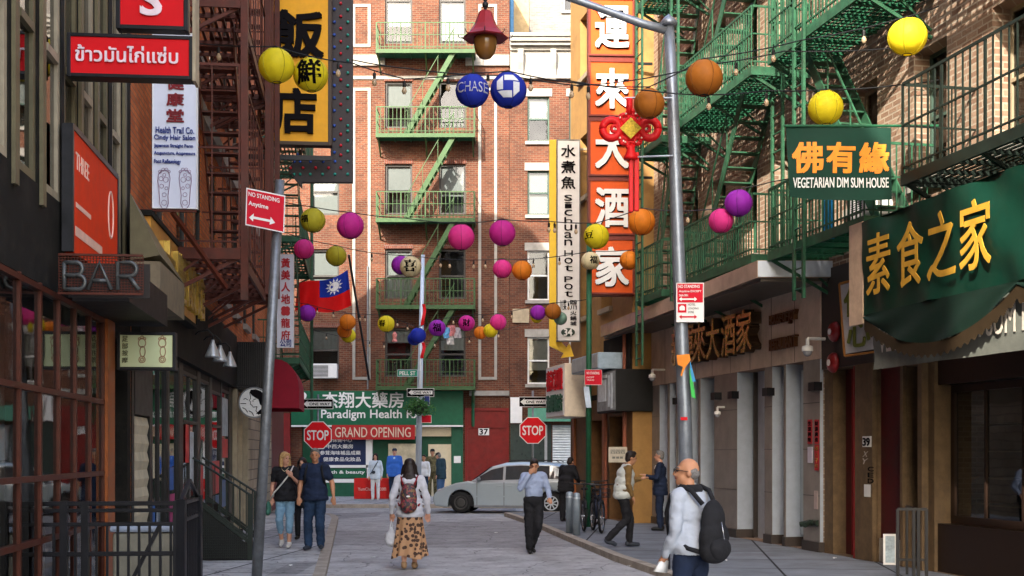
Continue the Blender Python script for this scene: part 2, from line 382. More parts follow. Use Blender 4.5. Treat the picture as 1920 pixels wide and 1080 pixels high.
mb, inn = strip(rk, .16, -.1, KH, -1); structure('kerb', mb, kerbstone)
structure('sidewalk', MB().slab(list(reversed([(p.x, p.y) for p in inn] + [(40, 30), (22, -12)])), -.1, KH - .006), ground_mat('bluestone', (.20, .215, .235), 1.6, slab=1.5))
structure('kerb', MB().slab([(-45, 38.9), (45, 38.9), (45, 39.06), (-45, 39.06)], -.1, .12), kerbstone)
structure('sidewalk', MB().slab([(-45, 39.06), (45, 39.06), (45, 46.5), (-45, 46.5)], -.1, .114), concrete)

# ------------------------------------------------------------------ houses
def house(name, label, fr, u0, u1, z1, holes, m, depth=9, reveal=.14, y=0, z0=0, cat='building', ground=None):
    root = thing(name, label, cat, fr.W((u0 + u1) / 2, -y, z0), fr.ang)
    if ground:
        zg, gm = ground; MB(fr.M).wall(u0, u1, z0, zg, [h for h in holes if h[1] < zg], reveal, y).build('ground_floor_wall', gm, root); MB(fr.M).wall(u0, u1, zg, z1, [h for h in holes if h[1] >= zg], reveal, y).build('wall', m, root)
    else: MB(fr.M).wall(u0, u1, z0, z1, holes, reveal, y).build('wall', m, root)
    b = MB(fr.M)
    b.add([(u0, y, z0), (u0, y + depth, z0), (u0, y + depth, z1), (u0, y, z1)], [(0, 3, 2, 1)])
    b.add([(u1, y, z0), (u1, y + depth, z0), (u1, y + depth, z1), (u1, y, z1)], [(0, 1, 2, 3)])
    b.add([(u0, y + depth, z0), (u1, y + depth, z0), (u1, y + depth, z1), (u0, y + depth, z1)], [(0, 3, 2, 1)])
    b.build('side_wall', m, root)
    MB(fr.M).box(u0, y, z1 - .004, u1, y + depth, z1 + .25).build('roof', grey_brick, root)
    return root
def window(root, fr, rc, fm, y=0, reveal=.14, rail=.5, cover=None, cm=None, vbars=0, pm=None, sill=None, fw=.05, lintel=None, behind=True):
    """a sash window inside a hole; cover = how much of it a blind hides, from the top (>0) or bottom (<0)"""
    u0, z0, u1, z1 = rc; a = y + reveal - .06; mb = MB(fr.M)
    for bx in ((u0, z0, u0 + fw, z1), (u1 - fw, z0, u1, z1), (u0 + fw, z0, u1 - fw, z0 + fw), (u0 + fw, z1 - fw, u1 - fw, z1)):
        mb.box(bx[0], a, bx[1], bx[2], a + .05, bx[3])
    if rail:
        zr = z0 + (z1 - z0) * rail; mb.box(u0 + fw, a - .012, zr - fw * .45, u1 - fw, a + .045, zr + fw * .45)
    for k in range(vbars):
        uu = u0 + (u1 - u0) * (k + 1) / (vbars + 1); mb.box(uu - .018, a + .004, z0 + fw, uu + .018, a + .04, z1 - fw)
    f = mb.build('window', fm, root)
    MB(fr.M).add([(u0 + fw, a + .03, z0 + fw), (u1 - fw, a + .03, z0 + fw), (u1 - fw, a + .03, z1 - fw), (u0 + fw, a + .03, z1 - fw)], [(0, 1, 2, 3)]).build('pane', pm or pane, f)
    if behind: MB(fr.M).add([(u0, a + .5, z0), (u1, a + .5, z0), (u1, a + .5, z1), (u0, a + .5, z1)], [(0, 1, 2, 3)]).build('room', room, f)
    if cover:
        za, zb = (z1 - (z1 - z0) * cover, z1) if cover > 0 else (z0, z0 - (z1 - z0) * cover)
        n = max(10, int((u1 - u0) * 20)); amp = .012 if cm is not blind else .002
        MB(fr.M).grid(lambda s, t: (u0 + (u1 - u0) * s, a + .1 + amp * math.sin(s * 41) + amp * .6 * math.sin(s * 23 + t * 2), za + (zb - za) * t), n, 4).build('curtain' if cm is not blind else 'blind', cm or curtain, f, smooth=True)
    if sill is not None: MB(fr.M).box(u0 - .08, y - .09, z0 - .12, u1 + .08, y + .0, z0 - .004).build('sill', sill, f)
    if lintel is not None: MB(fr.M).box(u0 - .1, y - .035, z1 + .003, u1 + .1, y + .0, z1 + .28).build('lintel', lintel, f)
    return f

# the red brick house across the end of the street
wr = []
for (x0, x1) in ((722, 773), (823, 873)):
    for (a, b) in ((-95, 82), (153, 240), (308, 402), (467, 560), (615, 706)): wr.append((x0, a, x1, b))
for (a, b) in ((153, 240), (308, 403), (467, 560), (615, 692)): wr.append((583, a, 636, b))
for (a, b) in ((308, 403), (467, 560), (615, 692)): wr.append((440, a, 492, b))
rc = [FF.rect(*r) for r in wr]
zt = FF.hit(0, 700)[1]
big = house('brick_house', 'tall red brick tenement across the end of the street with green fire escape', FF, -12, FF.u(955), 20.5,
            rc + [FF.rect(566, 797, 862, 934)], red_brick, depth=10)
wst = {722: [(.8, curtain), (.55, blind), (.5, blind), (.98, curtain), (.3, curtain)], 823: [(.95, curtain), None, (.62, blind), None, (.45, curtain)],
       583: [(.5, blind), (.98, blind), (.9, blind), (.55, curtain)], 440: [(.5, blind), None, (.4, blind)]}
cnt = {}
for r, q in zip(wr, rc):
    i = cnt.get(r[0], 0); cnt[r[0]] = i + 1; s = wst[r[0]][i]
    window(big, FF, q, window_dark, cover=s and s[0], cm=s and s[1], fw=.07, rail=.46)
tb = MB(FF.M)
def frame_strip(x0, y0, x1, y1, t=.1):
    u0, a, u1, b = FF.rect(x0, y0, x1, y1)
    tb.box(u0, -.035, a, u0 + t, .0, b); tb.box(u1 - t, -.035, a, u1, 0, b); tb.box(u0 + t, -.035, a, u1 - t, 0, a + t); tb.box(u0 + t, -.035, b - t, u1 - t, 0, b)
for x0, x1 in ((661, 695), (897, 932)):
    frame_strip(x0, 8, x1, 88); frame_strip(x0, 165, x1, 712)
tb.build('wall_panel_frame', white_trim, big)
b2 = MB(FF.M)
for x0, x1, y0, y1, d in ((400, 722, 104, 124, .1), (873, 955, 104, 124, .1), (400, 955, 143, 149, .05)):
    u0, a, u1, b = FF.rect(x0, y0, x1, y1); b2.box(u0, -d, a, u1, 0, b)
b2.split('stone_band', white_trim, big)
d1 = MB(FF.M)
for x0, x1, y0 in ((722, 773, 153), (823, 873, 153), (722, 773, 308), (823, 873, 308), (722, 773, 467), (823, 873, 467), (722, 773, 615), (823, 873, 615), (583, 636, 615)):
    u0, a, u1, b = FF.rect(x0 - 2, y0 - 9, x1 + 2, y0 - 1); d1.box(u0, -.03, a, u1, 0, b)
d1.split('window_head', brick('head_brick', (.16, .05, .03), (.11, .03, .02), (.16, .12, .1), bw=.07, bh=.24), big)
# fascia over the shops, ribs, piers
u0, a, u1, b = FF.rect(880, 733, 955, 742); MB(FF.M).box(u0, -.12, a, u1, 0, b).build('shop_cornice', white_trim, big)
u0, a, u1, b = FF.rect(520, 775, 545, 936); MB(FF.M).box(u0, -.12, .1, u1, 0, b).build('pier', mat('red_pier', (.20, .02, .02), .5, dirt=.4), big)
def pipe(fr, px, y0, y1, r, name, m, root, off=.08):
    u, z0 = fr.hit(px, y0); z1 = fr.hit(px, y1)[1]; MB(fr.M).tube([(u, -off, z0), (u, -off, z1)], r, 8).build(name, m, root)
pipe(FF, 690, 500, 730, .03, 'conduit', dull_steel, big); pipe(FF, 887, 735, 800, .06, 'downpipe', deep_green_iron, big)
# air conditioner in the left window
def air_con(fr, rc, y, label, name='air_conditioner'):
    u0, z0, u1, z1 = rc; t = thing(name, label, 'air conditioner', fr.W((u0 + u1) / 2, -y, z0), fr.ang)
    MB(fr.M).box(u0, y - .32, z0, u1, y + .2, z1).build('casing', sign_white, t, bevel=.02)
    g = MB(fr.M); w_ = (u1 - u0)
    g.box(u0 + w_ * .07, y - .326, z0 + .05, u0 + w_ * .66, y - .321, z1 - .05); g.build('grille_back', mat('ac_grille', (.12, .12, .12), .7), t)
    s = MB(fr.M)
    for k in range(9):
        zz = z0 + .07 + (z1 - z0 - .14) * k / 8; s.box(u0 + w_ * .07, y - .334, zz - .006, u0 + w_ * .66, y - .327, zz + .006)
    s.build('louvre', sign_white, t); return t
air_con(FF, FF.rect(586, 683, 634, 710), 0, 'white air conditioner in the lower left window of the red brick tenement')

# ---- fire escapes
def fire_escape(name, label, fr, u0, u1, floors, depth, m, stairs, rail=.95, y=0, slat=.1, drop=None, posts=None, pitch=.14, m2=None, group=None, zig=False):
    root = thing(name, label, 'fire escape', fr.W((u0 + u1) / 2, depth / 2 - y, 0), fr.ang, group)
    m2 = m2 or m
    for fz in floors:
        p = MB(fr.M); n = max(3, int(depth / slat))
        for k in range(n):
            yy = y - depth + depth * (k + .5) / n; p.box(u0, yy - .018, fz - .02, u1, yy + .018, fz)
        kk = max(2, int((u1 - u0) / .5))
        for k in range(kk + 1):
            uu = u0 + (u1 - u0) * k / kk; p.box(uu - .015, y - depth, fz - .07, uu + .015, y - .01, fz - .022)
        if zig:
            nz = int((u1 - u0) / .12)
            for k in range(nz):
                ua = u0 + (u1 - u0) * k / nz; ub = u0 + (u1 - u0) * (k + 1) / nz
                for j in range(n): 
                    ya = y - depth + depth * j / n; yb = y - depth + depth * (j + 1) / n
                    p.bar((ua, ya, fz - .035), (ub, yb, fz - .035), .012, .02)
        p.build('platform', m2, root)
        e = MB(fr.M); e.box(u0, y - depth - .03, fz - .12, u1, y - depth, fz + .02); e.box(u0 - .03, y - depth - .03, fz - .12, u0, y, fz + .02); e.box(u1, y - depth - .03, fz - .12, u1 + .03, y, fz + .02)
        e.build('edge_beam', m, root)
        rl = MB(fr.M); n = max(4, int((u1 - u0) / pitch))
        for zz in (fz + rail, fz + rail * .55, fz + .1):
            w_ = .035 if zz > fz + rail - .01 else .022
            rl.box(u0, y - depth - .028, zz - w_ / 2, u1, y - depth - .004, zz + w_ / 2)
            rl.box(u0 - .025, y - depth, zz - w_ / 2, u0 - .003, y, zz + w_ / 2); rl.box(u1 + .003, y - depth, zz - w_ / 2, u1 + .025, y, zz + w_ / 2)
        for k in range(n + 1):
            uu = u0 + (u1 - u0) * k / n; w_ = .022 if k % 6 == 0 else .009
            rl.box(uu - w_, y - depth - .024, fz, uu + w_, y - depth - .006, fz + rail)
        n = max(3, int(depth / pitch))
        for k in range(1, n):
            yy = y - depth + depth * k / n
            for uu in (u0 - .014, u1 + .014): rl.box(uu - .008, yy - .008, fz, uu + .008, yy + .008, fz + rail)
        rl.build('railing', m, root)
        br = MB(fr.M); nb = max(2, int((u1 - u0) / 1.6) + 1)
        for k in range(nb):
            uu = u0 + .05 + (u1 - u0 - .1) * k / (nb - 1)
            br.bar((uu, y - depth, fz - .1), (uu, y - .01, fz - depth * .62), .045); br.bar((uu, y - depth * .5, fz - .1), (uu, y - .01, fz - depth * .62 + .1), .03)
        br.split('bracket', m, root)
    for (ua, za, ub, zb, yo, wd) in stairs:
        st = MB(fr.M); L = math.hypot(ub - ua, zb - za)
        for s in (0, 1):
            yy = y - depth + yo + wd * s
            st.bar((ua, yy, za), (ub, yy, zb), .02, .17)
            if s == 0: st.bar((ua, yy, za + .8), (ub, yy, zb + .8), .025); [st.bar((ua + (ub - ua) * q, yy, za + (zb - za) * q), (ua + (ub - ua) * q, yy, za + (zb - za) * q + .8), .02) for q in (.04, .35, .66, .97)]
        n = int(abs(zb - za) / .23)
        for k in range(1, n):
            q = k / n; uu = ua + (ub - ua) * q; zz = za + (zb - za) * q; st.box(uu - .1, y - depth + yo, zz - .012, uu + .1, y - depth + yo + wd, zz + .012)
        st.build('stair', m, root)
    for (uu, za, zb) in posts or (): MB(fr.M).box(uu - .045, y - depth - .12, za, uu + .045, y - depth - .032, zb).build('post', m, root)
    for (uu, yo, za, zb, wd) in drop or ():
        ld = MB(fr.M)
        for s in (0, 1): ld.box(uu + wd * s - .03, y - yo - .02, za, uu + wd * s + .03, y - yo + .02, zb)
        n = int((zb - za) / .3)
        for k in range(n): ld.tube([(uu, y - yo, za + .15 + k * .3), (uu + wd, y - yo, za + .15 + k * .3)], .013, 6)
        ld.build('ladder', m, root)
    return root
zf = [FF.hit(0, yy, .95)[1] for yy in (725, 573, 410, 251, 93)]
u0, u1 = FF.u(706, .95), FF.u(889, .95)
ss = []
for i in range(4): ss.append((FF.u(760, .95), zf[i], FF.u(852, .95), zf[i + 1], .08, .5))
fire_escape('fire_escape', 'light green fire escape zigzagging up the red brick tenement at the end of the street', FF, u0, u1, zf, .95, lime_iron, ss, m2=deep_green_iron, slat=.05)

# ---- pharmacy shop front
pg = mat('pharmacy_green', (.012, .105, .05), .45, var=.12); dgp = mat('shop_green', (.015, .085, .045), .5, var=.15)
ph = thing('pharmacy', 'green pharmacy shop front with red grand opening banner below the brick tenement', 'shop front', FF.W(FF.u(706), .1, .114), 0)
ub0, za, ub1, zb = FF.rect(546, 733, 868, 797, .3)
MB(FF.M).box(ub0, -.3, za, ub1, -.02, zb).build('signboard', pg, ph, bevel=.01)
MB(FF.M).box(ub0, -.32, za - .06, ub1, -.02, za - .003).build('signboard_edge', sign_white, ph)
tx = MB(FF.M); text(tx, '杰翔大藥房', FF.rect(604, 735, 757, 765, .31), y=-.302, ext=.012, bold=.012)
text(tx, 'Paradigm Health Rx', FF.rect(602, 768, 787, 789, .31), y=-.302, ext=.012, bold=.01)
u, z = FF.hit(568, 742, .31); tx.lathe([(.13, 0), (.13, .01)], (0, 0, 0), 20, Matrix.Translation((u, -.302, z)) @ Matrix.Rotation(R_(90), 4, 'X'))
tx.build('lettering', sign_white, ph)
# recess: back wall, panels
y0 = .5
def rrect(fr, x0, y0_, x1, y1_, out): return fr.rect(x0, y0_, x1, y1_, out)
def panel(name, x0, yy0, x1, yy1, out, th, m, root, fr=FF, label=None, bevel=0):
    a = fr.rect(x0, yy0, x1, yy1, out); return MB(fr.M).box(a[0], -out, a[1], a[2], -out + th, a[3]).build(name, m, root, label=label, bevel=bevel)
q = FF.rect(566, 797, 862, 934, 0); MB(FF.M).box(q[0], .145, q[1] - .2, q[2], .3, q[3]).build('back_wall', dgp, ph)
panel('stall_riser', 560, 905, 690, 937, .1, .24, dgp, ph); panel('side_panel', 846, 800, 868, 937, .1, .24, dgp, ph)
panel('white_rail', 600, 898, 690, 905, .12, .2, sign_white, ph); panel('white_rail', 590, 872, 690, 877, .1, .2, sign_white, ph)
panel('white_post', 686, 820, 698, 900, .1, .2, sign_white, ph)
navy = mat('navy_poster', (.012, .022, .07), .4)
pp = panel('poster', 592, 820, 686, 873, .06, .02, navy, ph)
tx = MB(FF.M)
for i, (s, y0_, y1_, x0, x1) in enumerate((('医藥保健中心', 821, 829, 605, 660), ('中西大藥房', 833, 841, 612, 662), ('参茸海味補品成藥', 845, 853, 600, 676), ('健康食品化妝品', 857, 865, 606, 676))):
    text(tx, s, FF.rect(x0, y0_, x1, y1_, .07), y=-.062, ext=.004, bold=.01)
tx.build('lettering', sign_white, pp)
tx = MB(FF.M); text(tx, 'health & beauty', FF.rect(600, 882, 684, 890, .11), y=-.105, ext=.01, bold=.02)
panel('lower_sign', 592, 879, 688, 896, .1, .2, pg, ph); tx.build('lettering', sign_white, ph)
bn = MB(FF.M); q = FF.rect(622, 797, 778, 824, .34); bn.grid(lambda s, t: (q[0] + (q[2] - q[0]) * s, -.34 + .01 * math.sin(s * 17), q[1] + (q[3] - q[1]) * t), 30, 4)
bo = bn.build('banner', mat('banner_red', (.40, .02, .02), .5, var=.1), ph, smooth=True)
tx = MB(FF.M); text(tx, 'GRAND OPENING', FF.rect(628, 801, 770, 820, .36), y=-.358, ext=.004, bold=.004); tx.build('lettering', mat('pale_gold', (.62, .50, .38), .5), bo)
cream = mat('cream_door', (.62, .53, .36), .5, var=.1)
panel('door', 803, 833, 847, 937, .02, .16, cream, ph); panel('transom', 728, 799, 846, 818, .02, .16, cream, ph)
panel('display_window', 728, 832, 790, 900, .02, .12, mat('lit_display', (.55, .48, .33), .5, var=.35, scale=3), ph)
panel('notice', 851, 855, 864, 868, .105, .004, sign_white, ph)
# red double door with its number
rd = thing('red_door', 'dark red double door with white number plate 37', 'door', FF.W(FF.u(912), .1, .114), 0)
dr = mat('door_red', (.17, .012, .010), .45, var=.2, dirt=.3)
a = FF.rect(872, 765, 954, 936, .04); MB(FF.M).box(a[0], -.05, .114, a[2], -.004, a[3]).build('door_panel', dr, rd)
tr = MB(FF.M)
for x0, x1, y0_, y1_ in ((872, 877, 765, 936), (949, 954, 765, 936), (910, 915, 800, 936), (877, 949, 765, 770), (877, 949, 797, 802)): 
    b = FF.rect(x0, y0_, x1, y1_, .1); tr.box(b[0], -.1, max(.114, b[1]), b[2], -.051, b[3])
tr.build('door_frame', dr, rd)
pl = panel('number_plate', 897, 803, 917, 816, .115, .012, sign_white, rd)
tx = MB(FF.M); text(tx, '37', FF.rect(899, 804, 915, 815, .12), y=-.118, ext=.004, bold=.02); tx.build('lettering', ink, pl)

# the second brick house with the white cornice
wr = []
for x0, x1 in ((989, 1030), (1067, 1112), (1150, 1192)):
    for a, b in ((181, 265), (320, 403), (470, 563), (632, 720)): wr.append((x0, a, x1, b))
rc2 = [FF.rect(*r) for r in wr]
sec = house('brick_house', 'lower red brick house with white bracketed cornice behind the yellow arrow sign', FF, FF.u(955) + .012, 14, FF.hit(0, 90)[1], rc2, red_brick, depth=6)
for i, q in enumerate(rc2): window(sec, FF, q, window_green if i % 4 < 2 else window_white, cover=(.5, .95, None, .7)[i % 4], cm=(blind, blind, None, curtain)[i % 4], sill=white_trim, lintel=white_trim, fw=.06)
cb = MB(FF.M); uA, uB = FF.u(957), 13.9
for y0_, y1_, d in ((70, 76, .55), (76, 84, .48), (84, 90, .38), (90, 97, .2), (97, 143, .1), (143, 149, .16)):
    a = FF.hit(0, y1_)[1]; b = FF.hit(0, y0_)[1]; cb.box(uA, -d, a, uB, -.002, b)
cb.build('cornice', white_trim, sec)
for px in (976, 1037, 1098, 1159, 1220):
    k = MB(FF.M); u, z = FF.hit(px, 97); k.prism([(-.36, z), (-.12, z), (-.12, z - 1.05), (-.17, z - 1.0), (-.2, z - .7), (-.3, z - .45), (-.36, z - .2)], 0, .2, Matrix.Translation((u - .1, 0, 0)) @ Matrix(((0, 1, 0, 0), (1, 0, 0, 0), (0, 0, 1, 0), (0, 0, 0, 1))))
    k.build('cornice_bracket', white_trim, sec)
# shop level of it
panel('awning_board', 990, 765, 1090, 790, .35, .35, mat('pale_green', (.10, .28, .19), .5), sec); panel('side_board', 957, 745, 979, 793, .2, .2, sign_white, sec)
panel('dark_front', 957, 795, 1034, 936, .02, .018, mat('shop_dark', (.03, .045, .04), .3), sec)
sh = mat('shutter_metal', (.42, .46, .47), .45, metal=.4)
def shutter(name, fr, rc, y, m, root, pitch=.09):
    u0, z0, u1, z1 = rc; n = int((z1 - z0) / pitch); mb = MB(fr.M)
    for k in range(n):
        a = z0 + (z1 - z0) * k / n; b = z0 + (z1 - z0) * (k + 1) / n
        mb.add([(u0, y, a), (u1, y, a), (u1, y - .022, a + (b - a) * .5), (u0, y - .022, a + (b - a) * .5), (u1, y, b), (u0, y, b)], [(0, 1, 2, 3), (3, 2, 4, 5)])
    return mb.build(name, m, root)
shutter('roller_shutter', FF, FF.rect(1036, 797, 1090, 936, .03), -.03, sh, sec)
panel('door_strip', 1021, 797, 1026, 936, .05, .04, steel, sec)
# wall plaque with lamps
panel('wall_plaque', 961, 579, 992, 605, .06, .05, cream_trim, sec)
# grey house rising behind it
GB = Fr(0, 53, 1, 0)
gr = house('brick_house', 'grey brick house rising behind the white cornice', GB, GB.u(938), 14, 24, [GB.rect(1056, -60, 1080, 20)], grey_brick, depth=5)
window(gr, GB, GB.rect(1056, -60, 1080, 20), window_white, sill=white_trim)
pipe(GB, 958, 90, -60, .12, 'blue_pipe', mat('blue_pipe', (.10, .25, .42), .5), gr)
MB(GB.M).box(GB.u(962), -.06, 12, GB.u(992), -.003, 24).build('ochre_panel', mat('ochre', (.42, .30, .15), .7, dirt=.4), gr)

# ------------------------------------------------------------------ left row of houses
def shade_roofline(root, fr, pts, zbase, depth, m):
    """unseen parapet shaped to cast shade, built as attic whose top follows pts (u,z)"""
    MB(fr.M).prism([(pts[0][0], zbase)] + [(pts[-1][0], zbase)] + [p for p in reversed(pts)], .02, depth).build('shade_attic', m, root)
uA, uB, uC, uD = -14, FL.u(245), 35.0, 41.0
wood = mat('red_wood', (.075, .018, .009), .4, var=.25, scale=9, dirt=.3)
amber_wood = mat('amber_wood', (.28, .075, .018), .4, var=.25, scale=9)
up1 = [(a, 3.75, a + .52, 6.5) for a in (8.5, 9.3, 10.1, 10.75, 11.45, 12.15, 12.85)] + [(a, 7.4, a + .52, 10) for a in (8.5, 9.3, 10.1, 10.75, 11.45, 12.15, 12.85)]
L1 = house('dark_house', 'dark fronted house with olive window posts above a red wood bar front', FL, uA, uB, 13, up1 + [(6.2, .3, 12.35, 3.0), (12.75, .1, 13.7, 2.85)], dark_wall, depth=10, reveal=.2)  # its unseen length behind the camera is added to shade the street
shade_roofline(L1, FL, [(-14, 15), (-4.7, 15.2), (-4.6, 17.7), (-1, 18.4), (3, 18.4), (5, 19.2), (10, 20.2), (uB, 20.6)], 13, .4, grey_brick)  # hidden top stepped to set the shade on the right row
for i, q in enumerate(up1): window(L1, FL, q, olive_trim if i % 2 else cream_trim, reveal=.07, cover=.25 if i % 3 == 0 else None, fw=.07, pm=dark_pane, rail=.42)
ps = MB(FL.M)
for a in (9.15, 9.95, 11.33, 12.03, 13.45): ps.box(a - .05, -.03, 3.6, a + .05, 0, 10.2)
ps.split('window_post', olive_trim, L1)
f = MB(FL.M)
for k in range(11): uu = 6.2 + (12.35 - 6.2) * k / 10; f.box(uu - .022, -.02, .3, uu + .022, .03, 3)
for zz in (.34, 1.02, 1.5, 2.18, 2.96): f.box(6.2, -.025, zz - .022, 12.35, .035, zz + .022)
f = f.build('window', wood, L1)
MB(FL.M).add([(6.2, .005, .3), (12.35, .005, .3), (12.35, .005, 3), (6.2, .005, 3)], [(0, 1, 2, 3)]).build('pane', pane, f)
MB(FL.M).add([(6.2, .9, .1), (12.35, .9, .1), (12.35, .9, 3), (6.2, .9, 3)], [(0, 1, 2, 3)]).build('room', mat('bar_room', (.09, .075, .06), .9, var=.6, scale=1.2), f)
MB(FL.M).box(12.36, -.05, .1, 12.72, .1, 3.0).build('corner_post', amber_wood, L1)
MB(FL.M).box(12.75, .16, .1, 13.7, .2, 2.85).build('door', mat('brown_door', (.045, .028, .02), .4), L1)
# brick house with the gold sign
u14 = FL.u(246)
w2 = [(a, 4.45, a + .95, 6.5) for a in (15.3, 17.4, 19.2, 21.3, 23.2, 25.3, 27.6, 30)] + [(a, 7.75, a + .95, 9.8) for a in (15.3, 17.4, 19.2, 21.3, 23.2, 25.3, 27.6, 30)]
g2 = [(14.05, .1, 15.1, 2.85), (15.3, .35, 16.5, 2.85), (16.7, .35, 17.6, 2.85), (18.0, .3, 19.6, 2.85), (20.0, .1, 21.2, 2.85), (21.6, .6, 23.0, 2.75), (23.2, .4, 24.5, 2.85), (25.4, .1, 26.3, 2.7), (26.7, .5, 27.6, 2.7)]
L2 = house('brick_house', 'orange brick house with white belt course behind the brown fire escapes', FL, uB + .01, uC, 13, w2 + g2, orange_brick, depth=10, reveal=.16, ground=(3.0, mat('shop_black', (.014, .013, .012), .6, var=.3, dirt=.2)))
shade_roofline(L2, FL, [(uB + .01, 20.8), (28, 21.5), (31, 20.2), (uC, 16.6)], 13, .4, orange_brick)
for i, q in enumerate(w2): window(L2, FL, q, window_dark, reveal=.08, cover=(.4, None, .6)[i % 3], cm=blind, sill=white_trim, fw=.06)
MB(FL.M).box(uB + .02, -.13, 6.75, 34, -.002, 7.0).build('belt_course', white_trim, L2)
MB(FL.M).box(uB + .02, -.1, 2.95, 25.1, -.002, 3.95).build('fascia', dark_wall, L2)
MB(FL.M).box(25.11, -.06, 2.95, 34.9, -.002, 3.85).build('fascia', mat('tan_fascia', (.22, .17, .11), .6, dirt=.4), L2)
dk = MB(FL.M)
for a, b in ((uB + .02, 14.05), (15.1, 15.3), (16.5, 16.7), (17.6, 18.0), (19.6, 20.0), (21.2, 21.6), (23.0, 23.2), (24.5, 25.1)): dk.box(a, -.012, .1, b, -.002, 2.945)
for q in g2[1:7]: dk.box(q[0], -.01, .1, q[2], -.002, q[1])
dk.split('shop_pier', mat('black_pier', (.010, .010, .009), .35, var=.3), L2)
shutter('roller_shutter', FL, (14.05, .1, 15.1, 2.1), .02, mat('cream_shutter', (.52, .45, .31), .5, dirt=.25), L2, pitch=.2)
MB(FL.M).box(14.05, -.02, 2.12, 15.1, .15, 2.85).build('shutter_box', black_paint, L2)
posters = {1: [(15.4, .4, 15.6, 1.1, (.03, .12, .38)), (15.75, .4, 16.0, 1.0, (.3, .35, .4))], 2: [(16.8, .5, 17.3, 1.15, (.35, .04, .14)), (16.8, 1.2, 17.2, 1.5, (.04, .12, .4))],
           3: [(18.4, 1.55, 18.8, 2.1, (.55, .03, .03)), (18.9, 1.2, 19.3, 2.0, (.5, .55, .58))], 5: [(21.7, .7, 22.9, .95, (.06, .12, .25)), (21.7, .98, 22.9, 1.55, (.5, .03, .03))],
           6: [(23.3, 1.6, 24.4, 1.95, (.55, .03, .03)), (23.3, .7, 24.2, 1.2, (.06, .14, .3)), (23.4, 2.0, 24.4, 2.7, (.42, .48, .5))], 4: [(20.1, .9, 20.5, 1.5, (.5, .03, .03))]}
for i, q in enumerate(g2[1:], 1):
    if i == 7: MB(FL.M).box(q[0], .1, q[1], q[2], .15, q[3]).build('door', cream_trim, L2); continue
    w_ = window(L2, FL, q, black_paint if i < 7 else cream_trim, reveal=.055, rail=(.72 if i in (3, 5) else 0), vbars=1 if i in (1, 3) else 0, fw=.05, pm=dark_pane,
                cover=.6 if i == 5 else None, cm=mat('yellow_curtain', (.50, .38, .17), .8))
    for j, (a, b, c, d, col) in enumerate(posters.get(i, ())):
        MB(FL.M).box(a, .006, b, c, .012, d).build('poster', mat('poster_%d_%d' % (i, j), col, .4, var=.5, scale=5), w_)
fr2 = MB(FL.M)
for a in (25.2, 26.35, 27.65): fr2.box(a - .07, -.1, .1, a + .07, -.003, 2.94)
fr2.box(25.28, -.09, 2.72, 26.27, -.004, 2.9); fr2.box(26.43, -.09, 2.72, 27.57, -.004, 2.9); fr2.split('door_surround', cream_trim, L2)
MB(FL.M).box(27.73, -.12, .1, 34.9, -.003, 2.94).build('stone_base', stone_block, L2)
# corner house, its top sloped down to slant the shadow on the far wall
w3 = [(36, 4.4, 36.9, 6.4), (38.4, 4.4, 39.3, 6.4), (36, 7.4, 36.9, 9.4), (38.4, 7.4, 39.3, 9.4)]
L3 = house('corner_house', 'pale brick corner house with green fire escape behind the yellow restaurant sign', FL, uC + .01, uD, 10.2, w3, tan_brick, depth=10)
shade_roofline(L3, FL, [(uC + .01, 16.6), (uD, 10.4)], 10.2, .4, tan_brick)
for q in w3: window(L3, FL, q, window_green, cover=.5, cm=blind, sill=white_trim)
MB(FL.M).box(uC + .02, -.1, .1, uD, -.003, 3.4).build('shop_wall', mat('maroon_shop', (.13, .018, .018), .5, dirt=.3), L3)

# ---- brown fire escapes
fire_escape('fire_escape', 'rust brown fire escape behind the white foot care sign, its bottom landing nearest', FL, 15.95, 20.3, [4.22, 7.35, 10.5], .95, brown_iron,
            [(19.6, 4.25, 16.9, 7.32, .15, .5), (19.6, 7.4, 16.9, 10.45, .15, .5)], posts=[(15.98, 3.6, 12.5), (20.25, 4.2, 12.5)], rail=2.3, pitch=.42)
fire_escape('fire_escape', 'rust brown fire escape further along beside the yellow sign, with cross braced stairs', FL, 20.9, 22.6, [4.42, 7.5, 10.6], .95, brown_iron,
            [(22.4, 4.45, 21.2, 7.47, .15, .5), (22.4, 7.55, 21.2, 10.55, .15, .5)], posts=[(20.93, 3.2, 12.5), (22.57, 4.4, 12.5)], rail=1.9, pitch=.36)
fire_escape('fire_escape', 'dark green fire escape with drop ladder behind the leaning sign post', FL, 31.6, 38.5, [4.0, 7.0, 10.0], 1.0, green_iron,
            [(36.5, 4.0, 33, 7.0, .15, .5), (36.5, 7.0, 33, 10.0, .15, .5)], posts=[(38.4, .2, 10.8)], drop=[(38.0, 1.1, 2.6, 10, .38)], m2=deep_green_iron)

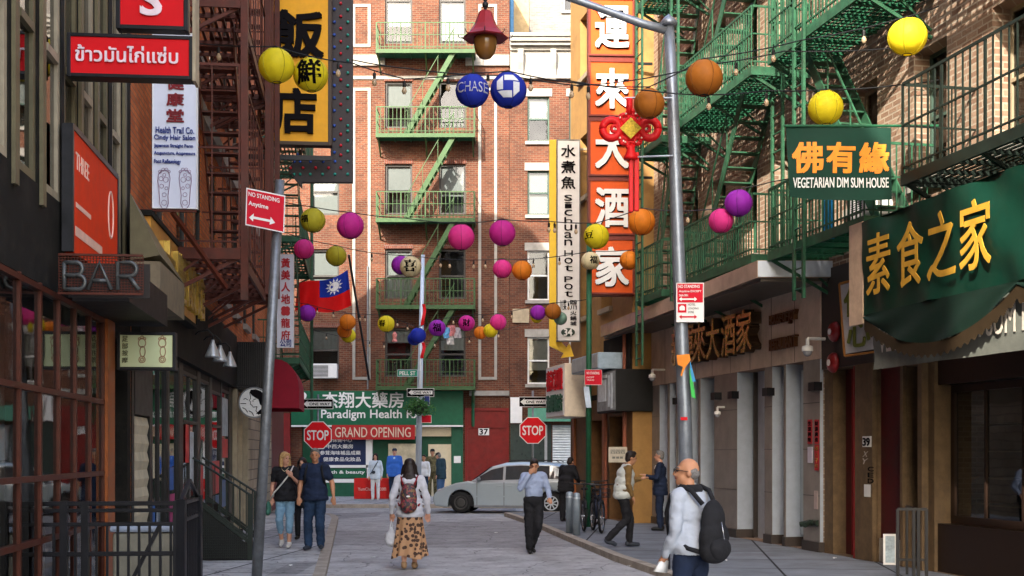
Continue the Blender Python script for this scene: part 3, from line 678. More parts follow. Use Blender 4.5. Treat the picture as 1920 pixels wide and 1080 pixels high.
# ---- signs on the left row
def board(name, label, fr, x0, y0_, x1, y1_, th, mf, mp, fw=.03, cat='sign', out=0, group=None, both=False):
    """a framed sign board: the rectangle is its front face"""
    a = fr.rect(x0, y0_, x1, y1_, out); t = thing(name, label, cat, fr.W((a[0] + a[2]) / 2, out, a[1]), fr.ang, group)
    m = MB(fr.M); y = -out
    m.box(a[0], y, a[1], a[0] + fw, y + th, a[3]); m.box(a[2] - fw, y, a[1], a[2], y + th, a[3]); m.box(a[0] + fw, y, a[1], a[2] - fw, y + th, a[1] + fw); m.box(a[0] + fw, y, a[3] - fw, a[2] - fw, y + th, a[3])
    m.build('frame', mf, t, bevel=.004)
    pf = min(.012, th * .4); MB(fr.M).box(a[0] + fw, y + pf, a[1] + fw, a[2] - fw, y + th - pf, a[3] - fw).build('panel', mp, t)
    return t
def letter(root, fr, items, m, y=0, ext=.006, name='lettering', **k):
    mb = MB(fr.M)
    for it in items:
        s, x0, y0_, x1, y1_ = it[:5]; kk = dict(k); kk.update(it[5] if len(it) > 5 else {})
        fn = column_text if kk.pop('col', 0) else text
        fn(mb, s, fr.rect(x0, y0_, x1, y1_, -y), y=y, ext=ext, **kk)
    return mb.build(name, m, root)
def bracket(root, fr, u0, z, u1, y=.06, m=None, r=.02):
    return MB(fr.M).box(u0, y - .02, z - .02, u1, y + .02, z + .02).build('bracket', m or dark_metal, root)
fr = FY(10.9, .1)
s1 = board('hanging_sign', 'red framed box sign with a single large white letter at the top left', fr, 217, -110, 352, 57, .13, black_paint, mat('lit_red', (.64, .006, .010), .6, var=.05, spec=.15), .035)
letter(s1, fr, [('S', 262, -30, 304, 30, dict(bold=.02))], mat('pink_white', (.80, .62, .64), .4), y=-.004)
s2 = board('hanging_sign', 'red framed box sign with one row of white Thai script', fr, 125, 60, 361, 149, .16, black_paint, MT['lit_red'], .03)
letter(s2, fr, [('ข้าวมันไก่แซ่บ', 141, 83, 334, 120, dict(bold=.012))], MT['pink_white'], y=-.004)
a = fr.rect(361, -110, 367, 152); MB(fr.M).box(a[0], -.01, a[1], a[2], .2, a[3]).build('side_panel', cream_trim, s2)
# orange banner sign flat on the wall
fw_ = FL; a0 = FL.u(137, .1); a1 = FL.u(220, .1)
ob = thing('wall_sign', 'glossy orange red sign flat on the dark house above the BAR letters', 'sign', FL.W((a0 + a1) / 2, .1, 3.45), FL.ang)
orange_p = mat('orange_panel', (.70, .045, .010), .6, var=.12, spec=.06)
MB(FL.M).box(a0, -.1, 3.35, a1, -.03, 4.36).build('panel', orange_p, ob)
m = MB(FL.M); m.box(a0 - .05, -.11, 3.35, a0, -.02, 4.4); m.box(a1, -.11, 3.35, a1 + .05, -.02, 4.4); m.box(a0, -.11, 4.36, a1, -.02, 4.41); m.build('frame', dark_metal, ob)
tx = MB(FL.M); text(tx, 'THREE', (a0 + .1, 4.06, a0 + .62, 4.2), y=-.101, ext=.004, bold=.0); text(tx, 'TIMES', (a0 + .1, 3.78, a0 + 1.0, 3.98), y=-.101, ext=.004, bold=.01) if 0 else None
tx.box(a0 + .08, -.104, 3.5, a0 + 1.2, -.101, 3.58); tx.box(a0 + .1, -.104, 3.74, a0 + .7, -.101, 3.78)
tx.tube([(a1 - .35 + .12 * math.cos(t / 16 * 6.283), -.102, 3.95 + .22 * math.sin(t / 16 * 6.283)) for t in range(17)], .01, 5, False)
tx.build('lettering', mat('pale_orange', (.82, .50, .38), .4), ob)
# BAR
fr = FY(10.45, .1)
a = fr.rect(110, 478, 268, 551)
br_ = thing('bar_sign', 'dark unlit tube letters BAR on a wire mesh panel', 'sign', fr.W((a[0] + a[2]) / 2, 0, a[1]), fr.ang)
m = MB(fr.M)
for k in range(15): zz = a[1] + (a[3] - a[1]) * k / 14; m.box(a[0], -.005, zz - .003, a[2], .005, zz + .003)
for k in range(28): uu = a[0] + (a[2] - a[0]) * k / 27; m.box(uu - .003, .005, a[1], uu + .003, .012, a[3])
m.box(a[0], -.015, a[3] - .006, a[2], .015, a[3] + .012); m.box(a[0], -.015, a[1] - .012, a[2], .015, a[1] + .006)
m.build('mesh_panel', brown_iron, br_)
MB(fr.M).box(a[0], .3, a[1], a[2], .32, a[3] - .02).build('backing', mat('backing', (.03, .022, .018), .6), br_)
bm_ = mat('tube_letter', (.09, .09, .085), .25, metal=.3)
def tube_char(root, fr, polys, r, y):
    mb = MB(fr.M)
    for pl in polys: mb.tube([(u, y, z) for u, z in pl], r, 8)
    return mb.build('tube_letter', bm_, root, smooth=True)
def rel(fr, x, y): return fr.hit(x, y)
def pix(pts): return [fr.hit(x, y) for x, y in pts]
cv = lambda cx, cy, rx, ry, a0, a1: [(cx + rx * math.cos(R_(a0 + (a1 - a0) * k / 10)), cy - ry * math.sin(R_(a0 + (a1 - a0) * k / 10))) for k in range(11)]
tube_char(br_, fr, [pix([(122, 493), (122, 543)]), pix([(122, 493), (142, 493)] + cv(144, 505, 12, 12, 80, -80) + [(142, 517), (122, 517)]), pix([(144, 517)] + cv(147, 530, 14, 13, 80, -80) + [(144, 543), (122, 543)])], .017, -.03)
tube_char(br_, fr, [pix([(166, 544), (188, 493), (210, 544)]), pix([(175, 527), (201, 527)])], .017, -.03)
tube_char(br_, fr, [pix([(222, 544), (222, 493), (240, 493)] + cv(243, 506, 14, 13, 80, -80) + [(240, 519), (222, 519)]), pix([(243, 519), (262, 544)])], .017, -.03)
# canopy and slanted fascia behind it
cn = thing('canopy', 'dark box canopy over the bar entrance behind the BAR letters', 'canopy', FL.W(12, .4, 2.95), FL.ang)
MB(FL.M).box(10.9, -.5, 2.98, 13.1, -.03, 3.3).build('canopy_box', mat('canopy_dark', (.014, .010, .008), .6), cn)
aw = thing('slanted_fascia', 'slanted dusty olive fascia between the BAR sign and the gold sign', 'awning', FL.W(14, .2, 3.25), FL.ang)
m = MB(FL.M); m.add([(13.15, -.12, 4.35), (15.0, -.12, 4.15), (15.0, -.42, 3.66), (13.15, -.42, 3.72), (13.15, -.12, 3.66), (15.0, -.12, 3.66)], [(0, 3, 2, 1), (0, 4, 3), (1, 2, 5), (3, 4, 5, 2)])
m.build('slope', olive_trim, aw); MB(FL.M).box(13.15, -.42, 3.24, 15.0, -.12, 3.655).build('fascia_box', mat('dusty', (.20, .155, .095), .7, dirt=.5), aw)
# gold sign
a0, a1 = FL.u(283, .22), FL.u(367, .22)
gs = thing('wall_sign', 'gold board with raised gilt characters under the brown fire escape', 'sign', FL.W((a0 + a1) / 2, .2, 3.45), FL.ang)
MB(FL.M).box(a0, -.22, 3.45, a1, -.12, 4.24).build('panel', mat('gold_board', (.55, .24, .03), .35, var=.2, coat=.3), gs)
m = MB(FL.M); m.box(a0 - .05, -.24, 3.40, a1 + .05, -.11, 3.447); m.box(a0 - .05, -.24, 4.243, a1 + .05, -.11, 4.30); m.box(a1 + .002, -.24, 3.45, a1 + .06, -.11, 4.24); m.build('frame', dark_wall, gs)
tx = MB(FL.M)
for i, ch in enumerate('大豐飯館'): text(tx, ch, (a0 + .6 + i * 1.0, 3.56, a0 + 1.45 + i * 1.0, 4.14), y=-.25, ext=.03, bold=.015)
tx.build('lettering', mat('gilt', (.60, .42, .10), .3, metal=.7), gs)
# foot care sign, white and tall
fr = FY(14.5, .1)
hs = board('hanging_sign', 'tall white sign for a health trail and hair salon with two foot sole drawings', fr, 285, 60, 370, 392, .08, sign_white, mat('bluish_white', (.66, .68, .76), .45, var=.04), .012)
a = fr.rect(285, 60, 370, 392); m = MB(fr.M); m.box(fr.u(247), .02, a[1] - .03, fr.u(367), .06, a[1] - .004); m.bar((fr.u(322), .04, a[1] - .03), (fr.u(405), .9, a[1] - .75), .045); m.build('bracket', brown_iron, hs)
mr = mat('maroon_ink', (.20, .01, .015), .5); bl = mat('blue_ink', (.02, .04, .22), .5)
letter(hs, fr, [('手足健康堂', 312, 80, 345, 233, dict(col=1, bold=.02))], mr)
letter(hs, fr, [('Health Trail Co.', 292, 237, 364, 251, dict(bold=.008)), ('Cindy Hair Salon', 289, 252, 366, 266, dict(bold=.008)), ('Japanese Straight Perm', 289, 269, 362, 279, dict(bold=.012)), ('Acupuncture, Acupressure', 289, 283, 366, 293, dict(bold=.012)), ('Foot Reflexology', 289, 298, 339, 309, dict(bold=.012))], bl)
m = MB(fr.M)
for sx, cx in ((1, 308), (-1, 347)):
    out_ = [(-8, 35), (-9, 20), (-10, 5), (-12, -10), (-11, -22), (-5, -29), (3, -30), (9, -26), (11, -14), (9, 2), (7, 18), (8, 32), (4, 42), (-3, 42)]
    pts = [fr.hit(cx + sx * x, 349 + y) for x, y in out_]; m.tube([(u, -.002, z) for u, z in pts + pts[:1]], .0035, 4, False)
    for dx, dy, r in ((-6, -14, 4), (3, -12, 5), (-5, 0, 4), (4, 4, 3), (0, 16, 4), (0, 31, 5), (-8, -27, 3), (-2, -31, 3), (4, -31, 3), (9, -27, 2.5), (0, -21, 3)):
        pts = [fr.hit(cx + sx * (dx + r * math.cos(t * .785)), 349 + dy + r * math.sin(t * .785)) for t in range(9)]; m.tube([(u, -.002, z) for u, z in pts], .0026, 4, False)
m.build('foot_drawing', mat('foot_ink', (.26, .14, .22), .5), hs)
# small foot sign
fr = FY(13.0, .1)
ls = board('lightbox_sign', 'small pale green lightbox with two foot soles under the gold sign', fr, 219, 622, 329, 694, .12, black_paint, mat('lightbox_green', (.55, .58, .32), .5, var=.05), .03, cat='sign')
letter(ls, fr, [('足部按摩', 229, 629, 240, 682, dict(col=1))], mat('dim_ink', (.09, .08, .04), .5), y=.008)
m = MB(fr.M)
for cx, k in ((266, 0), (304, 1)):
    for (dx, dy, rx, ry) in ((0, -12, 7, 8), (1, 4, 5, 10), (0, 19, 6, 6), (-5, -20, 2, 2), (0, -23, 2.4, 2.4), (5, -20, 2, 2), (0, 19, 3, 3)):
        pts = [fr.hit(cx + dx + rx * math.cos(t * .524), 655 + dy + ry * math.sin(t * .524)) for t in range(13)]; m.tube([(u, .009, z) for u, z in pts], .0045, 4, False)
m.build('foot_drawing', mat('foot_ink_brown', (.34, .17, .10), .5), ls)
# yellow restaurant sign
fr = FY(23, .1)
yp = mat('sign_yellow', (.76, .36, .012), .5, var=.08, spec=.2)
ys = board('hanging_sign', 'tall yellow restaurant sign with two big black Chinese characters', fr, 496, -260, 622, 273, .22, mat('brown_frame', (.055, .035, .022), .45), yp, .065)
letter(ys, fr, [('飯', 507, 17, 607, 110, dict(bold=.022)), ('店', 511, 164, 594, 252, dict(bold=.022))], ink, y=-.03, ext=.03)
MB(fr.M).box(fr.u(440), .08, fr.hit(0, 285)[1], fr.u(622), .14, fr.hit(0, 276)[1]).build('bracket', dark_metal, ys)
fb = FY(23.5, .1)
ar = thing('bulb_arrow_sign', 'dark arrow sign studded with red, blue and green bulbs behind the yellow sign', 'sign', fb.W(fb.u(640), 0, 5), fb.ang)
m = MB(fb.M)
pts = [(662, -260), (662, 341), (566, 341), (566, 352), (540, 318), (566, 276), (566, 296), (620, 296), (620, -260)]
m.prism([fb.hit(*p) for p in pts], 0, .16); m.build('panel', mat('arrow_panel', (.035, .028, .030), .5, dirt=.2), ar)
bc = {'r': mat('bulb_red', (.50, .015, .03), .2, coat=.5), 'b': mat('bulb_blue', (.03, .09, .42), .2, coat=.5), 'g': mat('bulb_green', (.02, .28, .22), .2, coat=.5)}
bpts = [('b', 627, y) for y in (18, 42, 66, 89, 113, 137, 161, 184, 208, 236, 262, 286)] + [('r', 639, y) for y in (7, 31, 54, 78, 101, 125, 150, 173, 196, 224, 252, 273, 291, 315)] + [('g', 652, y) for y in (19, 42, 66, 89, 114, 137, 161, 184, 208, 236, 246, 264, 284, 303, 327)]
bpts += [('b', x, 303) for x in (552, 563, 582, 606, 628)] + [('r', x, 315) for x in (545, 568, 592, 616)] + [('g', x, 327) for x in (552, 563, 582, 605, 628)] + [('b', 558, 290)]
for ky in 'rbg':
    first = None
    for k, x, y in bpts:
        if k != ky: continue
        u, z = fb.hit(x, y)
        if first is None:
            mm = MB(fb.M); mm.ell((u, -.02, z), (.028, .03, .028), 10, 8); first = mm.build('bulb', bc[k], ar, smooth=True); f0 = Vector((u, z))
        else:
            c = first.copy(); C.objects.link(c); c.parent = ar; WM[c] = WM[ar]; rot = WM[ar].to_3x3().inverted() @ (fb.M.to_3x3() @ Vector((u - f0.x, 0, z - f0.y))); c.location = rot
# white vertical sign with red characters behind the green ladder
fr = FY(28, .1)
vs_ = board('hanging_sign', 'narrow white vertical sign with red characters behind the leaning sign post', fr, 519, 476, 551, 652, .1, sign_white, MT['bluish_white'], .01)
letter(vs_, fr, [('黃美人地·龍府', 527, 482, 544, 640, dict(col=1, bold=.02))], mat('red_ink', (.45, .02, .03), .5))
letter(vs_, fr, [('公司', 525, 636, 546, 650, dict(bold=.02))], bl)
# red rounded awning
ra = thing('awning', 'dark red rounded awning on the left corner by the stop sign', 'awning', FL.W(31.6, .5, 2.5), FL.ang)
prof = [(0, 0)] + [(-1.1 + .0 - 0 * k, 0) for k in ()] + [(-1.05, 0), (-1.05, .45)] + [(-1.05 + .55 * (1 - math.cos(R_(a))), .45 + .72 * math.sin(R_(a))) for a in range(15, 91, 15)] + [(0, 1.17)]
m = MB(FL.M); n = len(prof); vs1 = [(30.6, y, 2.75 + z) for y, z in prof] + [(33.5, y, 2.75 + z) for y, z in prof]
m.add(vs1, [tuple(range(n)), tuple(reversed(range(n, 2 * n)))] + [(i, i + n, (i + 1) % n + n, (i + 1) % n) for i in range(1, n)])
m.build('canvas', mat('maroon_canvas', (.26, .008, .022), .7, var=.15, scale=3), ra)
# small shelf canopy and sign box beside the barber sign
hb = thing('sign_box', 'dark ribbed sign box on the fascia above the round barber sign', 'sign box', FL.W(25.6, .3, 2.95), FL.ang)
m = MB(FL.M); m.box(25.2, -.68, 2.95, 26.6, -.07, 3.86); m.build('casing', dark_metal, hb)
m = MB(FL.M)
for k in range(15): yy = -.66 + .58 * k / 14; m.box(25.17, yy - .009, 2.97, 25.198, yy + .009, 3.84)
m.build('rib', dark_metal, hb); MB(FL.M).box(25.25, -.70, 2.98, 26.55, -.682, 3.83).build('side_panel', orange_brick, hb)
# round barber sign
fr = FY(24.4, .05)
u, z = fr.hit(477, 755)
rs = thing('round_sign', 'round white hanging sign with a black drawing of a face in profile', 'sign', fr.W(u, 0, z - .3), fr.ang)
Tz = Matrix.Translation((u, 0, z)) @ Matrix.Rotation(R_(90), 4, 'X')
MB(fr.M).lathe([(.27, -.06), (.29, -.06), (.295, -.03), (.295, .03), (.29, .06), (.27, .06)], (0, 0, 0), 40, Tz).build('rim', dull_steel, rs)
MB(fr.M).lathe([(.265, -.058), (.265, .066)], (0, 0, 0), 40, Tz).build('face_panel', sign_white, rs)
m = MB(fr.M); sc = .27 / 28.0
def bp(x, y): return (u + x * sc, z - y * sc)
hair_ = [(-6, -25), (4, -26), (14, -22), (22, -12), (25, 0), (22, 12), (12, 4), (9, -6), (2, -10), (-4, -14), (-8, -20)]
m.prism([bp(x, y) for x, y in hair_][::-1], -.072, -.067)
m.prism([bp(x, y) for x, y in [(4, 22), (12, 14), (24, 8), (22, 16), (14, 23)]][::-1], -.072, -.067)
for pl in ([(-8, -20), (-6, -8), (-9, -4), (-6, -1), (-7, 3), (-4, 5), (-1, 9), (6, 8)], [(6, 8), (4, 16), (10, 24)], [(-1, -6), (4, -7)], [(-3, -3), (0, -3)], [(-26, 2), (-15, 2)], [(-20, -6), (-16, -8), (-12, -5)], [(-22, 10), (-16, 13), (-12, 19)], [(-10, 16), (-4, 19), (0, 26)]):
    m.tube([(bp(x, y)[0], -.069, bp(x, y)[1]) for x, y in pl], .007, 5)
m.build('drawing', ink, rs)
bracket(rs, fr, u - .75, z + .32, u + .05, y=0)
# three gooseneck lamps
for i, (x, y, lb) in enumerate(((399, 654, 'silver cone wall lamp nearest the gold sign'), (413, 663, 'silver cone wall lamp in the middle of three over the dark shop windows'), (431, 674, 'silver cone wall lamp closest to the ribbed sign box'))):
    u, z = FL.hit(x, y, .35)
    if i == 0:
        g = thing('wall_lamp', lb, 'lamp', FL.W(u, .35, z - .1), FL.ang, 'cone lamps over the shop windows')
        MB(FL.M).lathe([(.115, -.12), (.112, -.10), (.03, .09), (.022, .13), (.02, .13)], (u, -.35, z), 20).build('lamp_shade', mat('zinc', (.52, .54, .55), .35, metal=.5), g, smooth=True)
        MB(FL.M).tube([(u, -.35, z + .12), (u, -.35, z + .2), (u, -.28, z + .27), (u, -.15, z + .25), (u, -.1, z + .2)], .014, 8).build('arm', dark_metal, g, smooth=True); lamp0 = g
    else:
        g = copy_tree(lamp0); g['label'] = lb; g.location = FL.W(u, .35, z - .1)
# ---- stoop with mesh side
fr = FY(19.5, .121)
st = thing('stoop', 'black iron stoop with mesh side panel and pipe handrails', 'stairs', P(420, HZ, 19.5) * Vector((1, 1, 0)) if 0 else fr.W(fr.u(420), 0, .1), fr.ang)
xa, xb = fr.u(368), fr.u(468)
zA = lambda x: .95 + (.32 - .95) * (x - xa) / (xb - xa)
m = MB(fr.M); nn = 26
for k in range(nn + 1):
    x = xa + (xb - xa) * k / nn; m.box(x - .003, -.004, .12, x + .003, .004, zA(x))
for k in range(22):
    zz = .14 + .8 * k / 21; x1 = xa + (xb - xa) * min(1, max(0, (.95 - zz) / (.95 - .32))); m.box(xa, -.004, zz - .003, x1, .004, zz + .003)
m.build('mesh_panel', black_iron, st)
MB(fr.M).prism([(xa, .11), (xb, .11), (xb, .3), (xa, .93)], .012, .03).build('side_plate', black_paint, st)
stp = MB(fr.M)
for k in range(4): stp.box(xa, .05, .1 + .2 * k, xb - (xb - xa) * k / 4, 1.1, .1 + .2 * (k + 1))
stp.build('step', dark_wall, st)
for yy in (0, 1.15):
    m = MB(fr.M); m.box(xb - .03, yy - .04, .1, xb + .045, yy + .035, 1.08); m.bar((xa, yy, .98), (xb, yy, .36), .035, .05); m.bar((xa, yy, .93 + .1), (xb, yy, .42), .03, .03)
    m.build('post', black_iron, st)
    m = MB(fr.M); m.tube([(xa - .05, yy, 1.62), (xb + .02, yy, 1.06)], .017, 8); m.build('handrail', black_iron, st)
    m = MB(fr.M)
    for k in range(8):
        x = xa + (xb - xa) * (k + .5) / 8; m.box(x - .008, yy - .008, zA(x), x + .008, yy + .008, 1.62 + (1.06 - 1.62) * (x - xa) / (xb - xa))
    m.build('baluster', black_iron, st)
# ---- area fence in front
fr = FY(10.4, .1)
fe = thing('area_fence', 'black iron area railing at the near left with peaked corner post', 'railing', fr.W(fr.u(250), 0, .1), fr.ang)
xa, xb = fr.u(20), fr.u(340)
zt1 = fr.hit(0, 945)[1]
m = MB(fr.M)
for zz, h_ in ((zt1, .035), (fr.hit(0, 958)[1], .03), (fr.hit(0, 984)[1], .03), (fr.hit(0, 1040)[1], .035), (.25, .03)): m.box(xa, -.02, zz - h_ / 2, xb, .02, zz + h_ / 2)
m.build('rail', black_paint, fe, bevel=.004)
m = MB(fr.M); n = 16
for k in range(n + 1):
    x = xa + (xb - xa) * k / n; m.box(x - .009, -.012, .1, x + .009, .012, fr.hit(0, 985)[1])
for x in (fr.u(120), fr.u(160), fr.u(332)): m.box(x - .028, -.03, .1, x + .028, .03, zt1 + .02)
m.build('baluster', black_paint, fe)
MB(fr.M).bar((fr.u(200), .02, .3), (fr.u(300), .02, fr.hit(0, 985)[1]), .03).build('brace', black_paint, fe)
m = MB(fr.M); w1 = FL.W(10.5, .0, 0)
d = Vector((-.121, 1, 0)).normalized(); c0 = Vector(fr.W(fr.u(340), 0, 0)); mm = MB()
for q in (0, 1.05): p = c0 + d * q; mm.box(p.x - .035, p.y - .035, .1, p.x + .035, p.y + .035, zt1 + .03)
for zz in (zt1, zt1 - .14, .5): mm.bar((c0.x, c0.y, zz), (c0.x + d.x * 1.05, c0.y + d.y * 1.05, zz), .03)
for k in range(1, 8): p = c0 + d * (1.05 * k / 8); mm.box(p.x - .009, p.y - .009, .1, p.x + .009, p.y + .009, zt1)
p1 = c0 + d * 1.05; mm.bar((c0.x, c0.y, zt1 + .02), (c0.x + d.x * .5, c0.y + d.y * .5, zt1 + .17), .028); mm.bar((c0.x + d.x * .5, c0.y + d.y * .5, zt1 + .17), (p1.x, p1.y, zt1 + .02), .028)
mm.build('return_panel', black_paint, fe)
bx = FY(11.2, .1)
sb = thing('storage_box', 'beige storage chest behind the black area railing', 'box', bx.W(bx.u(270), -.2, .1), bx.ang)
a = bx.rect(165, 985, 330, 1080); MB(bx.M).box(a[0] + .22, -.1, .1, a[2] + .1, .45, a[3] - .06).build('body', mat('chest', (.26, .235, .175), .6, dirt=.4), sb, bevel=.02)
MB(bx.M).box(a[0] + .2, -.13, a[3] - .055, a[2] + .12, .47, a[3]).build('lid', mat('chest_lid', (.33, .36, .42), .5), sb, bevel=.02)
# ---- flag of red with blue canton
fgp0, fgp1 = P(654, 478, 36.5), P(692, 712, 38.5)
fp = MB().tube([fgp0, fgp1], .035, 8).build('flag_pole', dark_metal, loc=fgp1, tagd='pole', label='thin dark slanted pole carrying the red and blue flag')
Yf = 36.4
def flagpt(s, t):   # s: 0 at pole, 1 at fly; t: 0 bottom 1 top
    tp = Vector((652 - 94 * s, 506 + 32 * s + 6 * math.sin(s * 5))); bt = Vector((659 - 106 * s, 573 + 20 * s * s + 10 * math.sin(s * 4.5)))
    q = bt + (tp - bt) * t; return P(q.x, q.y, Yf + .16 * math.sin(s * 9 + t * 1.5) + .05 * math.sin(s * 17))
fl = thing('flag', 'large red flag with blue corner and white sun hanging over the cross street', 'flag', P(606, 560, Yf))
MB().grid(flagpt, 28, 14).build('cloth', mat('flag_red', (.80, .012, .012), .7, var=.06, trans=.35), fl, smooth=True)
off = Vector((0, -.012, 0))
MB().grid(lambda s, t: flagpt(s * .56, .46 + .54 * t) + off, 20, 8).build('canton', mat('flag_blue', (.015, .045, .40), .7, var=.06, trans=.3), fl, smooth=True)
def cant(x, z): return flagpt((.5 - x) * .56, .46 + .54 * (.5 + z)) + off * 2.2
m = MB(); n = 24
o = [cant(0, 0)] + [cant(.17 * math.cos(6.2832 * k / n), .25 * math.sin(6.2832 * k / n)) for k in range(n)]
m.add(o, [(0, 1 + k, 1 + (k + 1) % n) for k in range(n)])
for k in range(12):
    t = 6.2832 * k / 12; m.add([cant(.19 * math.cos(t - .2), .28 * math.sin(t - .2)), cant(.19 * math.cos(t + .2), .28 * math.sin(t + .2)), cant(.30 * math.cos(t), .44 * math.sin(t))], [(0, 1, 2)])
m.build('sun_emblem', sign_white, fl)

# ------------------------------------------------------------------ right row of houses
def uY(Y): return (32 - Y) * math.hypot(.207, 1)
uR2a, uR2b = FR.u(1226), FR.u(1544)
granite = mat('granite', (.25, .225, .205), .14, var=.16, scale=2.2, dirt=.2, streak=1)
dark_granite = mat('dark_granite', (.055, .045, .04), .35)
skylit = mat('skylit_stone', (.46, .52, .60), .34, metal=.35, var=.08)  # blue sky light on camera-facing stone, put into the colour
up = []
for zz in (5.3, 8.4, 11.5):
    for k in range(8): up.append((uR2a + .6 + k * 1.55, zz, uR2a + 1.35 + k * 1.55, zz + 1.75))
gtop = 3.2
gl = (uR2a + .1, .1, uR2b - .02, gtop)
R2 = house('restaurant_house', 'pale brick house with polished stone restaurant front and jutting stone canopy', FR, uR2a, uR2b, 16.5, [q for q in up if q[2] < uR2b - .1] + [gl], tan_brick, depth=9, reveal=.3)
for i, q in enumerate([q for q in up if q[2] < uR2b - .1]): window(R2, FR, q, green_iron, reveal=.3, cover=(.5, None, .8)[i % 3], cm=(blind, None, curtain)[i % 3], sill=white_trim)
MB(FR.M).box(uR2a, -.06, 3.2, uR2b, -.002, 4.75).build('stone_band', mat('sunlit_band_granite', (.60, .47, .37), .16, var=.16, scale=2.2, dirt=.25, streak=1), R2)  # reflected sunlight put into this lighter copy of the pier granite
m = MB(FR.M)
for k in range(1, 9): uu = uR2a + (uR2b - uR2a) * k / 9; m.box(uu - .008, -.0625, 3.21, uu + .008, -.0605, 4.45)
m.split('joint', dark_granite, R2)
pier_px = [(1227, 1241), (1256, 1260), (1272, 1276), (1296, 1300), (1314, 1318), (1344, 1387), (1439, 1453), (1475, 1479), (1512, 1543)]
pf = MB(FR.M); sd = MB(FR.M); bs = MB(FR.M); jt = MB(FR.M)
for a, b in pier_px:
    ua, ub = max(FR.u(a), uR2a + .003), min(FR.u(b), uR2b)
    pf.box(ua, -.055, .26, ub, .28, 3.197)
    sd.box(ub + .001, -.05, .26, ub + .012, .28, 3.195); bs.box(ua - .01, -.08, .1, ub + .02, .28, .258)
    if b - a > 10:
        for zz in (1.0, 1.75, 2.5): jt.box(ua, -.058, zz - .008, ub, -.0555, zz + .008)
pf.split('pier', granite, R2); sd.split('pier_side', skylit, R2); bs.split('plinth', dark_granite, R2); jt.split('joint', dark_granite, R2)
MB(FR.M).add([(gl[0], .285, .1), (gl[2], .285, .1), (gl[2], .285, gtop), (gl[0], .285, gtop)], [(0, 1, 2, 3)]).build('back_panel', mat('pale_panel', (.44, .46, .49), .4, var=.1, dirt=.25, streak=1), R2)
MB(FR.M).box(FR.u(1479, -.2), .2, .3, FR.u(1492, -.2), .27, 3.1).build('door', sign_white, R2)
dw = MB(FR.M); dw.box(FR.u(1493, -.2), .2, .3, FR.u(1511, -.2), .26, 3.1); dw.build('door_glass', mat('milky_glass', (.35, .40, .42), .08, var=.15, scale=1), R2)
dd = MB(FR.M)
for a, b in ((1300, 1314), (1276, 1296), (1242, 1256)): ua = FR.u(a, -.2); ub = FR.u(b, -.2); dd.box(ua + (ub - ua) * .7, .22, .12, ub, .28, 3.15)
for a in (1387 + 16, 1453 + 20, 1335): ua = FR.u(a, -.1); dd.box(ua - .015, .2, .12, ua + .02, .283, 3.19)
dd.split('dark_gap', dark_granite, R2)
m = MB(FR.M)
for px, y in ((1345, 743), (1377, 741), (1443, 735), (1531, 725), (1272, 752)):
    u, z = FR.hit(px, y, .1); m.box(u - .1, -.2, z - .07, u + .12, -.058, z + .07)
m.split('lamp_box', black_paint, R2)
# canopy
cpoly = [(3.86, 20.15), (5.05, 20.15), (2.95, 30.6), (2.12, 30.6)]
cp = thing('stone_canopy', 'polished stone canopy slab over the restaurant front', 'canopy', (3.4, 25, 4.43))
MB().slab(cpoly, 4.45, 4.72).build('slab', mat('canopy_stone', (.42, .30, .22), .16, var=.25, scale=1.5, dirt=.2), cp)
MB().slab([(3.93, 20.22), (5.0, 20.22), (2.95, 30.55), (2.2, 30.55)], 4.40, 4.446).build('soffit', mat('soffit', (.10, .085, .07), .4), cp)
MB().box(3.87, 20.125, 4.46, 5.04, 20.148, 4.71).build('end_cap', skylit, cp)  # end face tinted with the sky light it catches
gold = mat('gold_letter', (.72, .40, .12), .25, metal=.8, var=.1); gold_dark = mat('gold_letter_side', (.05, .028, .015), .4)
lt = thing('gilt_lettering', 'large raised gilt Chinese letters on the restaurant stone band', 'lettering', FR.W(FR.u(1360), .1, 3.4), FR.ang)
s = '新運來大酒家'; ce = (1292, 1312, 1334, 1360, 1390, 1420)
mg = MB(FR.M); md = MB(FR.M)
for ch, c in zip(s, ce):
    uc = FR.u(c); r = (uc - .36, 3.5, uc + .36, 4.28)
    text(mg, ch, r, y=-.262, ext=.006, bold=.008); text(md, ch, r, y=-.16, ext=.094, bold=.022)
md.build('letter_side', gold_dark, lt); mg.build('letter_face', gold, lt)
le = thing('gilt_lettering', 'small raised English letters HOUSE OF JOY RESTAURANT on the stone band', 'lettering', FR.W(FR.u(1480), .1, 3.4), FR.ang)
mg = MB(FR.M)
for s, z0, z1 in (('HOUSE OF JOY', 3.86, 4.08), ('RESTAURANT', 3.46, 3.66)): text(mg, s, (FR.u(1455), z0, FR.u(1505), z1), y=-.10, ext=.035, bold=.02)
mg.build('letter_face', mat('bronze_letter', (.12, .05, .02), .35, metal=.5), le)
# security cameras
def cctv(px, py, lb, fr=FR, out=.35, s=1.0):
    u, z = fr.hit(px, py, out); t = thing('security_camera', lb, 'camera', fr.W(u, out, z), fr.ang)
    MB(fr.M).tube([(u, -out, z + .17 * s), (u, -out, z + .05 * s)], .03 * s, 10).tube([(u, -out, z + .17 * s), (u, -.05, z + .17 * s)], .025 * s, 8).build('arm', sign_white, t)
    MB(fr.M).lathe([(.05 * s, .06 * s), (.085 * s, .05 * s), (.09 * s, -.02 * s), (.088 * s, -.03 * s)], (u, -out, z), 20).build('housing', sign_white, t, smooth=True)
    MB(fr.M).ell((u, -out, z - .03 * s), (.075 * s, .075 * s, .085 * s), 16, 10).build('dome', mat('dome', (.30, .31, .33), .1), t, smooth=True)
cctv(1514, 655, 'white dome security camera on the stone band by the English letters')
cctv(1345, 775, 'small white dome camera between the lower stone piers', s=.7, out=.2)
